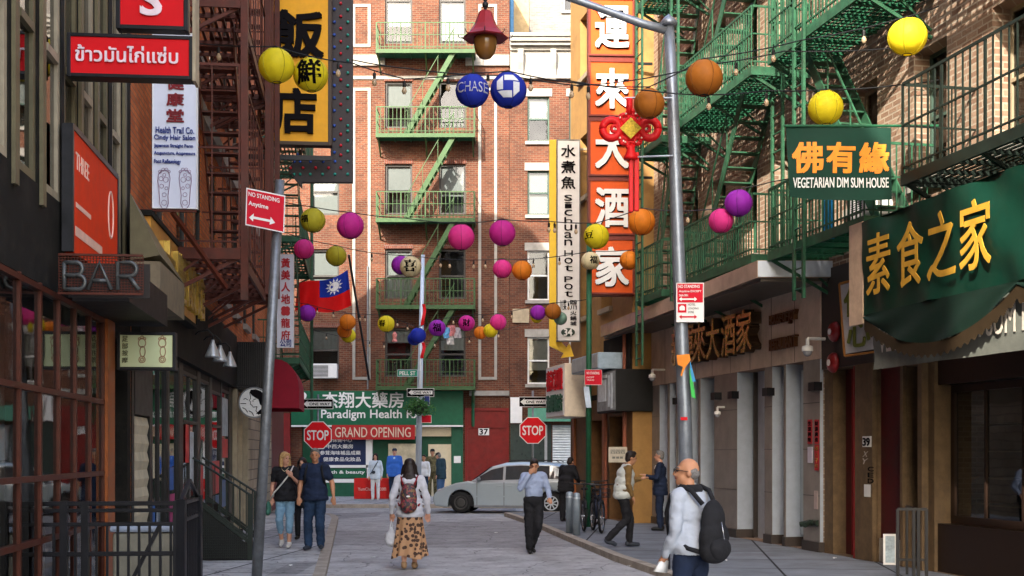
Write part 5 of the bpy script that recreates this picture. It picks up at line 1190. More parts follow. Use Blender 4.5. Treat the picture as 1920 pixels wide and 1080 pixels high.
# flower basket
fb_ = thing('flower_basket', 'round green hanging plant basket on the pale pole', 'plant', P(785, 780, 39.7), 0)
c = P(785, 763, 39.75); m = MB(); m.lathe([(.10, -.22), (.27, -.02), (.28, .0)], c, 16); m.build('basket', dark_metal, fb_)
leafm = mat('leaf', (.045, .13, .025), .5, var=.5, scale=30, trans=.2); m = MB(); rnd = random.Random(3)
for k in range(900):
    a = rnd.uniform(0, 6.283); e = rnd.uniform(-.9, 1.3); r = rnd.uniform(.15, .47) * (1 + .25 * math.sin(a * 3)); p = c + Vector((math.cos(a) * math.cos(e) * r, math.sin(a) * math.cos(e) * r, math.sin(e) * r * .6 - (.1 if rnd.random() < .25 else 0)))
    d1_ = Vector((rnd.uniform(-1, 1), rnd.uniform(-1, 1), rnd.uniform(-1, 1))).normalized() * .05; d2 = d1_.orthogonal().normalized() * .022
    m.add([p - d1_, p + d2, p + d1_, p - d2], [(0, 1, 2, 3)])
m.build('foliage', leafm, fb_)
# right lamp pole, its arm and pendant lamp
Yl = 17.5
lb = Vector((2.42, Yl, KH)); ltp = P(1254, 42, Yl)
sl_ = thing('street_lamp', 'tall steel street lamp pole with long arm and red pendant lamp over the road', 'street lamp', lb, 0)
MB().tube([lb, P(1283, 760, Yl), P(1272, 480, Yl), P(1262, 200, Yl), ltp], [.098, .095, .088, .078, .07], 18).build('pole', galv, sl_, smooth=True)
MB().lathe([(.115, -.05), (.12, .0), (.06, .07), (.02, .1), (0, .12)], ltp + Vector((0, 0, 0)), 16).build('pole_cap', galv, sl_, smooth=True)
lx = P(910, 0, Yl)
MB().tube([P(1256, 58, Yl), P(1200, 43, Yl), P(1120, 14, Yl), P(1040, -14, Yl), P(960, -36, Yl), P(908, -42, Yl)], [.062, .058, .052, .048, .042, .04], 12).build('arm', galv, sl_, smooth=True)
lc = lambda y: P(910, y, Yl).z
m = MB(); m.tube([(lx.x, Yl, lc(-42)), (lx.x, Yl, lc(-4))], .02, 8); m.ell((lx.x, Yl, lc(-2)), .035, 12, 8); m.ell((lx.x, Yl, lc(9)), .045, 12, 8); m.tube([(lx.x, Yl, lc(-2)), (lx.x, Yl, lc(22))], .022, 8); m.build('hanger', dark_metal, sl_, smooth=True)
k = 1 / F * Yl
prof = [(9, 22), (12, 22), (16, 34), (22, 48), (31, 60), (40, 68), (44, 71), (42, 73), (30, 71), (10, 70)]
MB().lathe([(r * k, lc(y) - lc(0)) for r, y in prof], (lx.x, Yl, lc(0)), 8).build('lamp_shade', mat('lamp_red', (.26, .02, .03), .45, var=.2, dirt=.2), sl_)
prof = [(22, 70), (22.5, 78), (21, 90), (17, 101), (10, 109), (0, 112)]
MB().lathe([(r * k, lc(y) - lc(0)) for r, y in prof], (lx.x, Yl, lc(0)), 24).build('globe', mat('amber_globe', (.20, .09, .02), .18, var=.15, coat=.5), sl_, smooth=True)
m = MB()
for a in range(8):
    t = 2 * math.pi * a / 8; d = Vector((math.cos(t), math.sin(t), 0)); b_ = Vector((lx.x, Yl, lc(71))) + d * 43 * k
    m.tube([b_, b_ + d * 5 * k, b_ + d * 8 * k + Vector((0, 0, 3 * k)), b_ + d * 7 * k + Vector((0, 0, 6 * k))], .006, 6)
m.build('shade_curl', dark_metal, sl_)
# sign on the lamp pole
fr = FY(17.36, 0)
n2 = board('parking_sign', 'tall red and white NO STANDING sign on the right lamp pole', fr, 1268, 530, 1320, 604, .012, sign_white, sign_white, .008, cat='street sign')
a = fr.rect(1270, 532, 1318, 567); MB(fr.M).box(a[0], -.002, a[1], a[2], .004, a[3]).build('red_panel', pr, n2)
letter(n2, fr, [('NO STANDING', 1272, 534, 1312, 540, dict(bold=.012)), ('Anytime EXCEPT', 1273, 544, 1315, 549, dict(bold=.012)), ('7AM-7PM', 1273, 552, 1290, 556, dict(bold=.012))], sign_white, y=-.004, ext=.002)
def dbl_arrow(root, fr, x0, x1, y, h, m, yy): return quadplate(root, fr, [(x0, y), (x0 + h, y - h * .8), (x0 + h, y - h * .28), (x1 - h, y - h * .28), (x1 - h, y - h * .8), (x1, y), (x1 - h, y + h * .8), (x1 - h, y + h * .28), (x0 + h, y + h * .28), (x0 + h, y + h * .8)], yy, yy + .002, 'arrow', m)
dbl_arrow(n2, fr, 1273, 1307, 561, 5, sign_white, -.006); dbl_arrow(n2, fr, 1273, 1307, 594, 5, pr, .0005)
letter(n2, fr, [('HOTEL', 1290, 569, 1304, 573, dict(bold=.012)), ('LOADING', 1290, 576, 1310, 580, dict(bold=.012)), ('ZONE', 1290, 583, 1301, 587, dict(bold=.012))], MT['grey_ink'], y=.001, ext=.002)
quadplate(n2, fr, [(1271, 570), (1287, 570), (1287, 586), (1271, 586)], -.002, .003, 'pictogram', pr); quadplate(n2, fr, [(1274, 576), (1277, 573), (1281, 573), (1284, 576), (1284, 582), (1274, 582)], -.006, -.0025, 'pictogram', sign_white)
quadplate(n2, fr, [(1276, 790 - 8), (1289, 782), (1289, 788), (1276, 788)], -.1 + .09, .0, 'sticker', sign_red)
fr = FY(17.33, 0)
rb = thing('ribbon', 'orange, blue and green ribbons tied round the lamp pole', 'ribbon', P(1285, 735, 17.33), 0)
for nm, pts, c in (('orange', [(1268, 666), (1292, 664), (1294, 676), (1284, 690), (1278, 706), (1275, 704), (1280, 688), (1270, 684)], (.70, .22, .02)), ('blue', [(1293, 676), (1297, 690), (1304, 716), (1298, 716), (1294, 700)], (.05, .26, .50)), ('green', [(1292, 690), (1297, 704), (1304, 748), (1296, 744), (1293, 715)], (.05, .45, .08))):
    m = MB(fr.M); m.prism([fr.hit(*p) for p in pts][::-1], -.03, -.015 if nm != 'blue' else -.035); m.build('strip', mat('ribbon_' + nm, c, .6), rb)
# second corner sign on the green pole
g0 = P(1103, HZ, 27.5); g0.z = KH
pole('sign_post', 'dark green street pole behind the parked bicycles', [g0, P(1105, 420, 27.5)], .06, deep_green_iron)
fr = FY(27.4, 0)
n3 = board('parking_sign', 'red parking sign on the dark green pole over the bicycles', fr, 1096, 693, 1129, 722, .014, sign_white, pr, .008, cat='street sign')
letter(n3, fr, [('NO STANDING', 1100, 697, 1124, 702, dict(bold=.012)), ('EXCEPT', 1100, 706, 1114, 709), ('TRUCKS', 1100, 711, 1114, 714)], sign_white, y=.001, ext=.002)
MB(fr.M).grid(lambda s, t: (fr.u(1094) + .12 * s + .05 * t, -.02 + .02 * math.sin(t * 6), fr.hit(0, 725)[1] - t * .45), 4, 8).build('paper_streamer', MT['ribbon_blue'] if 0 else mat('pale_blue', (.5, .58, .68), .6), tagd='streamer', label='pale blue paper strip hanging by the red parking sign over the bicycles', smooth=True)
# red knot ornament
fr = FY(17.4, 0)
kn = thing('knot_ornament', 'large red knot ornament with yellow diamond and two long red tails', 'ornament', fr.W(fr.u(1182), 0, fr.hit(0, 395)[1]), 0)
kr_ = mat('knot_red', (.60, .008, .010), .5, var=.08, spec=.25)
def px3(x, y, o=0): u, z = fr.hit(x, y); return (u, -o, z)
m = MB(fr.M)
for sx in (-1, 1):
    m.tube([px3(1182 + sx * (36 + 16 * math.cos(R_(a))), 242 - 17 * math.sin(R_(a))) for a in range(0, 361, 20)], .055, 10)
    m.tube([px3(1182 + sx * (30 + 6 * math.cos(R_(a))), 242 - 6 * math.sin(R_(a)), .02) for a in range(0, 361, 45)], .025, 8)
for dx, dy in ((-13, -21), (0, -30), (13, -21), (-22, -13), (22, -13), (-13, 22), (0, 30), (13, 22), (-22, 12), (22, 12)): m.tube([px3(1182 + dx + 6 * math.cos(R_(a)), 242 + dy - 6 * math.sin(R_(a))) for a in range(0, 361, 45)], .032, 8)
m.prism([fr.hit(1182 + a, 242 + b) for a, b in ((0, 27), (27, 0), (0, -27), (-27, 0))], -.03, .04)
m.tube([px3(1180, 185), px3(1180, 215)], .045, 8); m.lathe([(.04, 0), (.05, -.03), (.06, -.09), (.1, -.16), (.1, -.2), (.03, -.2)], (fr.u(1183), 0, fr.hit(0, 272)[1]), 14)
m.build('knot', kr_, kn, smooth=True)
pd = MB(fr.M); pd.prism([fr.hit(1182 + a, 242 + b) for a, b in ((0, 20), (20, 0), (0, -20), (-20, 0))], -.06, -.031); dm = pd.build('diamond', mat('knot_yellow', (.66, .46, .04), .5, var=.4, scale=40, bump=.4, bscale=50), kn)
m = MB(fr.M); m.box(fr.u(1179), -.03, fr.hit(0, 398)[1], fr.u(1187), .03, fr.hit(0, 285)[1]); m.build('tail', kr_, kn, bevel=.01)
m = MB(fr.M); m.box(fr.u(1189), -.03, fr.hit(0, 396)[1], fr.u(1198), .03, fr.hit(0, 286)[1]); m.build('tail', kr_, kn, bevel=.01)
m = MB(fr.M)
for dx, dy in ((-9, -27), (9, -27), (-20, -20), (20, -20), (-20, 18), (20, 18), (-10, 26), (10, 26), (28, 2), (-28, 2)): u, z = fr.hit(1182 + dx, 242 + dy); m.ell((u, -.05, z), .013, 8, 6)
m.build('bead', mat('bead_pale', (.75, .62, .5), .3), kn)
m = MB(fr.M); m.tube([px3(1170, 184), px3(1205, 183), px3(1260, 184)], .013, 8); m.tube([px3(1172, 296, .03), px3(1262, 292)], .013, 8); m.build('mount_arm', steel, kn)

# ------------------------------------------------------------------ lanterns on their strings
LC = {}
def lmat(nm, c):
    return mat('lantern_' + nm, c, .6, var=.10, scale=9, trans=.30, bump=.35, bscale=16)
lcol = dict(yellow=(.80, .66, .02), olive=(.52, .45, .03), magenta=(.62, .03, .30), pink=(.80, .05, .30), purple=(.36, .03, .46), orange=(.78, .24, .02), amber=(.44, .15, .02), cream=(.76, .66, .40), blue=(.02, .04, .42), teal=(.25, .42, .32))
wire = mat('wire', (.012, .012, .012), .5); brass = mat('bulb_glass', (.42, .30, .18), .12, coat=.5)
def lantern(px, py, r, Y, col, label, glyph=None, gm=None, gx=0, gs=.62, group='paper lanterns strung across the street', emblem=False):
    c = P(px, py, Y); R = r / F * Y; t = thing('paper_lantern', label, 'lantern', c + Vector((0, 0, -R)), 0, group)
    M0 = Matrix.Translation(c) @ Matrix.Rotation(random.uniform(0, 1), 4, 'Z') @ Matrix.Rotation(random.uniform(-.06, .06), 4, 'Y')
    prof = []; n = 36
    for i in range(n + 1):
        a = .24 + (math.pi - .48) * i / n; rr = R * math.sin(a) * (1 - .018 * (i % 2)); prof.append((rr, R * .955 * math.cos(a)))
    m = MB(M0); o = m.lathe(prof[::-1], (0, 0, 0), 32); m.f = m.f[:-2]
    m.build('paper_shade', lmat(col, lcol[col]), t, smooth=True)
    m = MB(M0)
    for k in range(5):
        a0 = 2 * math.pi * k / 5; m.tube([(R * 1.004 * math.sin(a) * math.cos(a0), R * 1.004 * math.sin(a) * math.sin(a0), R * .975 * math.cos(a)) for a in [.24 + (math.pi - .48) * i / 14 for i in range(15)]], R * .02, 4, False)
    m.build('seam', mat('seam_' + col, [q * .45 for q in lcol[col]], .6), t)
    m = MB(M0)
    for zz in (R * .945, -R * .945): m.tube([(R * .24 * math.cos(a), R * .24 * math.sin(a), zz) for a in [6.2832 * i / 16 for i in range(17)]], R * .025, 5, False)
    m.tube([(-R * .22, 0, R * .93), (0, 0, R * 1.1), (R * .22, 0, R * .93)], R * .015, 4); m.build('wire_ring', wire, t)
    def onto(x, y, z):
        x += gx * R; q = max(R * R * 1.01 - x * x - z * z, (R * .2) ** 2); return (c.x + x, c.y - math.sqrt(q) - .004, c.z + z)
    if glyph:
        m = MB(); g = gs * R; text(m, glyph, (-g, -g * (1 if len(glyph) == 1 else .34), g, g * (1 if len(glyph) == 1 else .34)), y=0, ext=.002, bold=.02 if len(glyph) == 1 else .0, fn=onto); m.build('lettering', gm or ink, t)
    if emblem:
        m = MB()
        for q in range(4):
            ca, sa = math.cos(q * math.pi / 2), math.sin(q * math.pi / 2)
            base = [(-.24, .32), (-.24, .70), (.30, .70), (.66, .32)]; N = 8
            for i in range(N):
                s0, s1 = i / N, (i + 1) / N
                lo = lambda s: (base[0][0] + (base[3][0] - base[0][0]) * s, base[0][1]); hi = lambda s: (base[1][0] + (base[2][0] - base[1][0]) * s, base[1][1])
                for j in range(3):
                    f_ = lambda s, w_: tuple(lo(s)[k] + (hi(s)[k] - lo(s)[k]) * w_ for k in (0, 1))
                    vs_4 = [f_(s0, j / 3), f_(s1, j / 3), f_(s1, (j + 1) / 3), f_(s0, (j + 1) / 3)]
                    m.add([onto(R * .88 * (x * ca - y * sa), 0, R * .88 * (x * sa + y * ca)) for x, y in vs_4], [(0, 1, 2, 3)])
        m.build('emblem', mat('emblem_grey', (.62, .64, .68), .5), t)
    return t
YA, YC, YD, YE = 16.6, 23, 29.5, 36.2
L = lantern
L(518, 123, 33.5, YA, 'yellow', 'plain bright yellow lantern in front of the tall yellow restaurant sign')
L(583, 140, 32.5, YA + .2, 'yellow', 'yellow lantern with large black brush character beside the tall yellow sign', '鮮', gs=.7)
L(886, 170, 31.5, YA, 'blue', 'blue lantern lettered CHASE in white', 'CHASE', sign_white, gs=.9, gx=.02)
L(953, 169, 34, YA, 'blue', 'blue lantern with pale four piece octagon emblem', emblem=True)
L(1320, 146, 35, YA, 'amber', 'large dull orange lantern right of the lamp pole')
L(1217, 194, 29, YA + .3, 'amber', 'dull orange lantern touching the top of the red knot ornament')
L(1702, 69, 36, YA - .6, 'yellow', 'yellow lantern at the upper right by the brick window')
L(1548, 202, 33, YA, 'yellow', 'yellow lantern just above the green dim sum banner')
L(587, 413, 23.5, YC, 'olive', 'olive yellow lantern right of the near NO STANDING sign', '福', gx=-.55, gs=.3)
L(657, 423, 25.5, YC, 'magenta', 'magenta lantern above the red and blue flag')
L(865, 445, 25, YC, 'pink', 'pink lantern in front of the lowest sunlit fire escape landing')
L(942, 437, 25, YC, 'magenta', 'deep magenta lantern left of the yellow arrow sign')
L(1118, 443, 24, YC, 'yellow', 'yellow lantern overlapping the left edge of the orange sign', '豆', gx=-.6, gs=.3)
L(1203, 416, 25.5, YC, 'orange', 'orange lantern below the tails of the red knot')
L(1352, 414, 23.5, 19.5, 'pink', 'pink lantern beside the purple one above the stone canopy')
L(1385, 381, 26, 19.3, 'purple', 'purple lantern highest of the pair above the stone canopy')
L(570, 467, 19, YD, 'pink', 'small pink lantern left of the olive one above the flag')
L(630, 480, 19.5, YD, 'olive', 'small olive lantern just above the flag')
L(752, 497, 18, YD + .6, 'purple', 'purple lantern half hidden behind the cream character lantern')
L(770, 500, 20.5, YD, 'cream', 'cream lantern with black happiness character', '喜', gs=.55)
L(942, 504, 18, YD, 'pink', 'pink lantern next to an orange one left of the white vertical sign')
L(979, 507, 19, YD, 'orange', 'orange lantern next to a pink one left of the white vertical sign')
L(1107, 489, 17.5, 27.3, 'cream', 'pale cream lantern before the lowest panel of the orange sign', '福', gx=.3, gs=.42)
L(1180, 488, 18, 27.2, 'orange', 'orange lantern before the lowest panel of the orange sign')
L(576, 587, 16, YE, 'purple', 'purple lantern under the fly end of the flag')
L(652, 604, 15.5, YE, 'orange', 'uppermost orange lantern of the cluster right of the flag')
L(646, 620, 14, YE + .5, 'orange', 'middle orange lantern of the cluster right of the flag')
L(653, 629, 14, YE + .9, 'yellow', 'lowest yellow lantern of the cluster right of the flag')
L(724, 607, 16, YE, 'yellow', 'yellow lantern with small dark character over the pharmacy sign', '春', gx=-.4, gs=.4)
L(784, 629, 15, YE, 'blue', 'blue lantern in front of the pale pole')
L(777, 635, 13, YE + .6, 'blue', 'blue lantern peeking out behind another by the pale pole')
L(820, 615, 16, YE, 'purple', 'violet lantern with dark character right of the pale pole', '福', gs=.5)
L(875, 606, 15.5, YE, 'magenta', 'magenta lantern with dark character below the dark fire escape landing', '財', gs=.45)
L(901, 624, 12.5, YE, 'orange', 'small orange lantern beside a yellow and a pink one')
L(920, 620, 13.5, YE - .2, 'yellow', 'small yellow lantern between an orange and a pink one')
L(934, 604, 15.5, YE - .3, 'pink', 'pink lantern above a yellow and an orange one')
L(1009, 586, 14.5, 32, 'purple', 'purple lantern left of the oval 34')
L(1037, 584, 15.5, 31.8, 'amber', 'brownish orange lantern left of the oval 34')
L(1051, 597, 12.5, 32.1, 'teal', 'small teal lantern at the foot of the white vertical sign')
L(1006, 595, 11, 32.7, 'yellow', 'small yellow lantern mostly hidden behind a purple one by the yellow arrow')
# cables with bulbs
def strings(label, Y, pts, bulbs, group='string light cables over the street', r=.009):
    t = thing('string_lights', label, 'string lights', P(pts[0][0], pts[0][1], Y), 0, group); path = []
    for i in range(len(pts) - 1):
        a, b = pts[i], pts[i + 1]
        for k in range(6):
            q = k / 6; sag = 4 * q * (1 - q) * abs(b[0] - a[0]) * .018; path.append(P(a[0] + (b[0] - a[0]) * q, a[1] + (b[1] - a[1]) * q + sag, Y + (a[2] if len(a) > 2 else 0) * (1 - q) + (b[2] if len(b) > 2 else 0) * q))
    path.append(P(pts[-1][0], pts[-1][1], Y + (pts[-1][2] if len(pts[-1]) > 2 else 0))); MB().tube(path, r, 5).build('cable', wire, t)
    first = None
    for bx in bulbs:
        p = min(path, key=lambda v: abs(v.x / v.y * F + 960 - bx))
        # exact height along the path
        for i in range(len(path) - 1):
            x0 = path[i].x / path[i].y * F + 960; x1 = path[i + 1].x / path[i + 1].y * F + 960
            if x0 <= bx <= x1: q = (bx - x0) / max(1e-6, x1 - x0); p = path[i].lerp(path[i + 1], q)
        m = MB(); m.tube([p, p + Vector((0, 0, -.05))], .006, 4); m.lathe([(.018, 0), (.022, -.02), (.02, -.075), (.0, -.076)], p + Vector((0, 0, -.03)), 8); s_ = m.build('socket', wire, t)
        m = MB(); m.lathe([(.014, 0), (.03, -.035), (.033, -.06), (.02, -.09), (.0, -.097)], p + Vector((0, 0, -.105)), 10); m.build('bulb', brass, t, smooth=True)
strings('upper cable of bulbs joining the left fire escape to the upper right wall', YA, [(375, 82), (518, 87), (583, 106), (660, 118), (758, 148), (886, 137), (953, 133), (1080, 156), (1217, 163), (1320, 110), (1500, 76), (1702, 31), (1760, 12)], [410, 634, 702, 758, 840, 915, 995, 1072, 1103, 1450, 1620])
strings('second upper cable sagging past the orange sign to the green banner', YA + .5, [(660, 112), (760, 128), (960, 142), (1080, 160), (1190, 150), (1320, 122), (1470, 96), (1730, 85)], [1327, 1380])
strings('plain cable from the knot across to the yellow lantern over the banner', YA, [(1060, 150), (1217, 170), (1320, 178), (1440, 170), (1548, 168), (1680, 160), (1760, 150)], [1329, 1437])
strings('middle cable carrying the large pink and olive lanterns', YC, [(500, 372), (587, 388), (657, 398), (760, 409), (865, 419), (942, 411), (1030, 415), (1118, 418), (1203, 390), (1275, 396, -2), (1352, 390, -3.5), (1385, 354, -3.6), (1450, 340, -3.6), (1500, 330, -4)], [1029, 1040, 1080, 1270, 1290])
strings('third cable of bulbs carrying the small lanterns over the flag', YD, [(540, 438), (570, 447), (630, 460), (697, 474), (770, 479), (860, 487), (942, 485), (979, 487), (1107, 471, -2.2), (1180, 469, -2.3), (1290, 452, -2.6)], [697, 826, 843, 888, 910, 1000, 1049])
strings('lowest cable of bulbs over the cross street crossing', YE, [(548, 566), (576, 570), (652, 587), (724, 590), (784, 613), (820, 598), (875, 590), (934, 588), (1009, 571, -4.2), (1037, 568, -4.3), (1110, 560, -4.5)], [595, 625, 675, 684, 745, 764, 850, 905, 960, 1066])
strings('fine bulb string between the first floor windows over the pharmacy', 40.5, [(530, 600), (600, 622), (700, 640), (800, 640), (900, 628), (990, 606)], [612, 660, 693, 720, 815, 880, 935], r=.007)
# pennants and paper charms hanging below the lowest cable
hp = thing('paper_charm', 'small red and white hanging paper charm left of the pale pole', 'ornament', P(740, 650, YE), 0)
m = MB(); m.lathe([(.02, 0), (.07, -.08), (.05, -.2), (.08, -.28), (.0, -.3)], P(740, 622, YE), 10); m.build('body', mat('charm_pink', (.62, .22, .2), .6, var=.6, scale=18), hp); MB().tube([P(740, 600, YE), P(740, 622, YE)], .004, 4).build('string', wire, hp)
hp = thing('hanging_flags', 'bunch of small printed flags hanging right of the violet lantern', 'flags', P(846, 650, YE + 1), 0)
for i, (x, y, c) in enumerate(((836, 622, (.12, .35, .62)), (846, 618, (.55, .20, .20)), (856, 622, (.42, .40, .42)), (842, 634, (.60, .58, .55)))):
    MB().grid(lambda s, t, x=x, y=y: P(x - 7 + 14 * s + 3 * t, y - 8 + 20 * t, YE + 1 + .06 * math.sin(s * 5 + t * 4) + i * .02), 5, 5).build('flag', mat('print_flag_%d' % i, c, .6, var=.6, scale=14), hp, smooth=True)

# ------------------------------------------------------------------ bollards, bicycles, table
bol = mat('bollard_steel', (.26, .31, .35), .4, metal=.4, var=.12, dirt=.2)
for i, (x, yb, yt, lb_) in enumerate(((1068, 999, 922, 'grey steel bollard nearest the minivan'), (1081, 1003, 928, 'grey steel bollard nearest the bicycles'))):
    g = G(x, yb, KH); k = g.y / F
    if i == 0:
        bo_ = thing('bollard', lb_, 'bollard', g, 0, 'bollards on the right pavement'); h = (yb - yt) * k
        MB().lathe([(.075, 0), (.075, h - .06), (.068, h - .02), (.04, h), (0, h + .005)], g, 18).build('post', bol, bo_, smooth=True); MB().lathe([(.0755, 0), (.078, .002), (.078, .03), (.0755, .032)], g + Vector((0, 0, h - .12)), 18).build('collar', pale_steel, bo_); b0_ = bo_
    else: c = copy_tree(b0_); c.location = g; c['label'] = lb_
rubber = mat('rubber', (.012, .012, .012), .7); bike_blk = mat('bike_black', (.015, .015, .018), .3); chrome = mat('chrome', (.55, .56, .58), .2, metal=.9)
def bicycle(label, g, ang, fm, steer=.0, basket=False):
    t = thing('bicycle', label, 'bicycle', g, ang, 'bicycles parked by the green pole'); T0 = WM[t]; R = .31
    def ring(cx, r, tr, T, n=28): return [(T @ Vector((cx + r * math.cos(6.2832 * k / n), 0, R + r * math.sin(6.2832 * k / n)))) for k in range(n + 1)]
    for cx, st in ((-.5, 0), (.5, steer)):
        Tw = Matrix.Translation((cx, 0, 0)) @ Matrix.Rotation(st, 4, 'Z')
        w_ = MB(T0); w_.tube(ring(0, R - .02, .02, Tw), .024, 8, False); wh = w_.build('wheel', rubber, t, smooth=True)
        m = MB(T0); m.tube(ring(0, R - .05, .01, Tw), .011, 6, False); m.build('rim', chrome, wh)
        m = MB(T0)
        for k in range(14):
            a = 6.2832 * k / 14; m.tube([Tw @ Vector((0, .02 * (-1) ** k, R)), Tw @ Vector(((R - .05) * math.cos(a), 0, R + (R - .05) * math.sin(a)))], .0025, 4)
        m.tube([Tw @ Vector((0, -.05, R)), Tw @ Vector((0, .05, R))], .018, 8); m.build('spoke', chrome, wh)
        m = MB(T0); m.tube([(Tw @ Vector(((R + .03) * math.cos(a), 0, R + (R + .03) * math.sin(a)))) for a in [.5 + 2.2 * i / 10 for i in range(11)]], .022, 6); m.build('mudguard', bike_blk, t)
    m = MB(T0)
    for a, b in (((-.5, 0, R), (-.08, 0, .27)), ((-.5, 0, R), (-.18, 0, .66)), ((-.08, 0, .27), (-.2, 0, .78)), ((-.08, 0, .27), (.36, 0, .66)), ((-.18, 0, .68), (.34, 0, .76)), ((.33, 0, .88), (.38, 0, .6))): m.tube([a, b], .018, 8)
    for s in (-.045, .045): m.tube([(.38, s, .62), (.5, s, R)], .012, 6)
    m.build('frame', fm, t, smooth=True)
    m = MB(T0); m.tube([(.22, -.3, .97), (.33, -.2, .96), (.35, 0, .95), (.33, .2, .96), (.22, .3, .97)], .014, 8); m.tube([(.33, 0, .86), (.35, 0, .96)], .014, 8); m.build('handlebar', dark_metal, t)
    m = MB(T0); m.ell((-.22, 0, .84), (.14, .08, .035), 14, 8); m.build('saddle', rubber, t, smooth=True)
    m = MB(T0); m.tube([(-.08, -.07, .27), (-.08, .07, .27)], .02, 8); m.lathe([(.09, -.004), (.09, .004)], (0, 0, 0), 18, Matrix.Translation((-.08, -.05, .27)) @ Matrix.Rotation(R_(90), 4, 'X')); m.tube([(-.08, -.07, .27), (0, -.08, .12)], .01, 6); m.tube([(-.08, .07, .27), (-.16, .08, .42)], .01, 6); m.build('crank', dark_metal, t)
    if basket:
        m = MB(T0)
        for zz in (.72, .8, .88): m.tube([(.42, -.15, zz), (.68, -.15, zz), (.68, .15, zz), (.42, .15, zz), (.42, -.15, zz)], .006, 4)
        for k in range(5):
            for s in (-.15, .15): m.tube([(.42 + .065 * k, s, .7), (.42 + .065 * k, s, .88)], .004, 4)
            m.tube([(.68, -.15 + .075 * k, .7), (.68, -.15 + .075 * k, .88)], .004, 4)
        m.build('basket', dark_metal, t)
    return t
bicycle('black bicycle seen head on between the bollards and the green pole', G(1098, 996, KH) + Vector((0, .5, 0)), R_(-94), bike_blk, .15)
bicycle('dark bicycle right of the green pole with its front wheel turned', G(1121, 1000, KH) + Vector((.02, .5, 0)), R_(-84), mat('bike_navy', (.02, .03, .06), .3), -.35, True)
bicycle('black bicycle half hidden behind the two nearer ones', G(1112, 985, KH) + Vector((.05, .75, 0)), R_(-88), bike_blk, .3)
tb_ = thing('table', 'table under a bright red cloth with white lettering on the far pavement', 'table', P(697, HZ, 43.6) * Vector((1, 1, 0)) + Vector((0, 0, .114)), 0)
fr = FY(43.3, 0); a = fr.rect(664, 897, 730, 938)
m = MB(fr.M); rc_ = mat('cloth_red', (.60, .02, .015), .7, var=.12)
m.grid(lambda s, t: (a[0] + (a[2] - a[0]) * s, -.03 - .02 * math.sin(s * 23) * (1 - t), .13 + (a[3] - .13) * t), 40, 6); m.grid(lambda s, t: (a[0] + (a[2] - a[0]) * s, -.03 + .6 * t, a[3]), 8, 3); m.grid(lambda s, t: (a[2], -.03 + .6 * s, .13 + (a[3] - .13) * t), 8, 3); m.grid(lambda s, t: (a[0], .57 - .6 * s, .13 + (a[3] - .13) * t), 8, 3)
clo = m.build('tablecloth', rc_, tb_, smooth=False)
tx = MB(fr.M); text(tx, 'YumCha', fr.rect(671, 914, 696, 920, .06), y=-.056, ext=.002, bold=.02); text(tx, '.com', fr.rect(710, 914, 724, 920, .06), y=-.056, ext=.002, bold=.02); tx.build('lettering', mat('faded_pink', (.7, .4, .35), .6), clo)
m = MB(fr.M)
for x in (a[0] + .05, a[2] - .05):
    for y in (.03, .5): m.box(x - .015, y, .114, x + .015, y + .03, a[3] - .02)
m.build('leg', steel, tb_)

# litter along the kerbs
rn = random.Random(4)
for i, (px, py, z, lb) in enumerate(((700, 1046, 0, 'small white paper scrap in the road near the left kerb'), (1010, 1012, 0, 'flattened pale wrapper in the gutter left of the bollards'), (1180, 1063, 0, 'crumpled paper scrap in the gutter by the bald man'), (1360, 1052, KH, 'white paper scrap on the dark pavement by the stone piers'), (1565, 1048, KH, 'crumpled tissue at the foot of the number 39 doorway'), (545, 1062, KH, 'pale leaflet on the left pavement before the couple'), (930, 1000, 0, 'small pale wrapper in the middle of the road'))):
    g = G(px, py, z); m = MB(); r = rn.uniform(.03, .06); a0 = rn.uniform(0, 6)
    m.grid(lambda s, t: g + Vector(((s - .5) * 2 * r * math.cos(a0) - (t - .5) * r * math.sin(a0), (s - .5) * 2 * r * math.sin(a0) + (t - .5) * r * math.cos(a0), .006 + .02 * abs(math.sin(s * 5 + t * 3 + i)))), 5, 4)
    m.build('paper_scrap', sign_white, tagd='litter', label=lb, group='litter on the ground', loc=g)
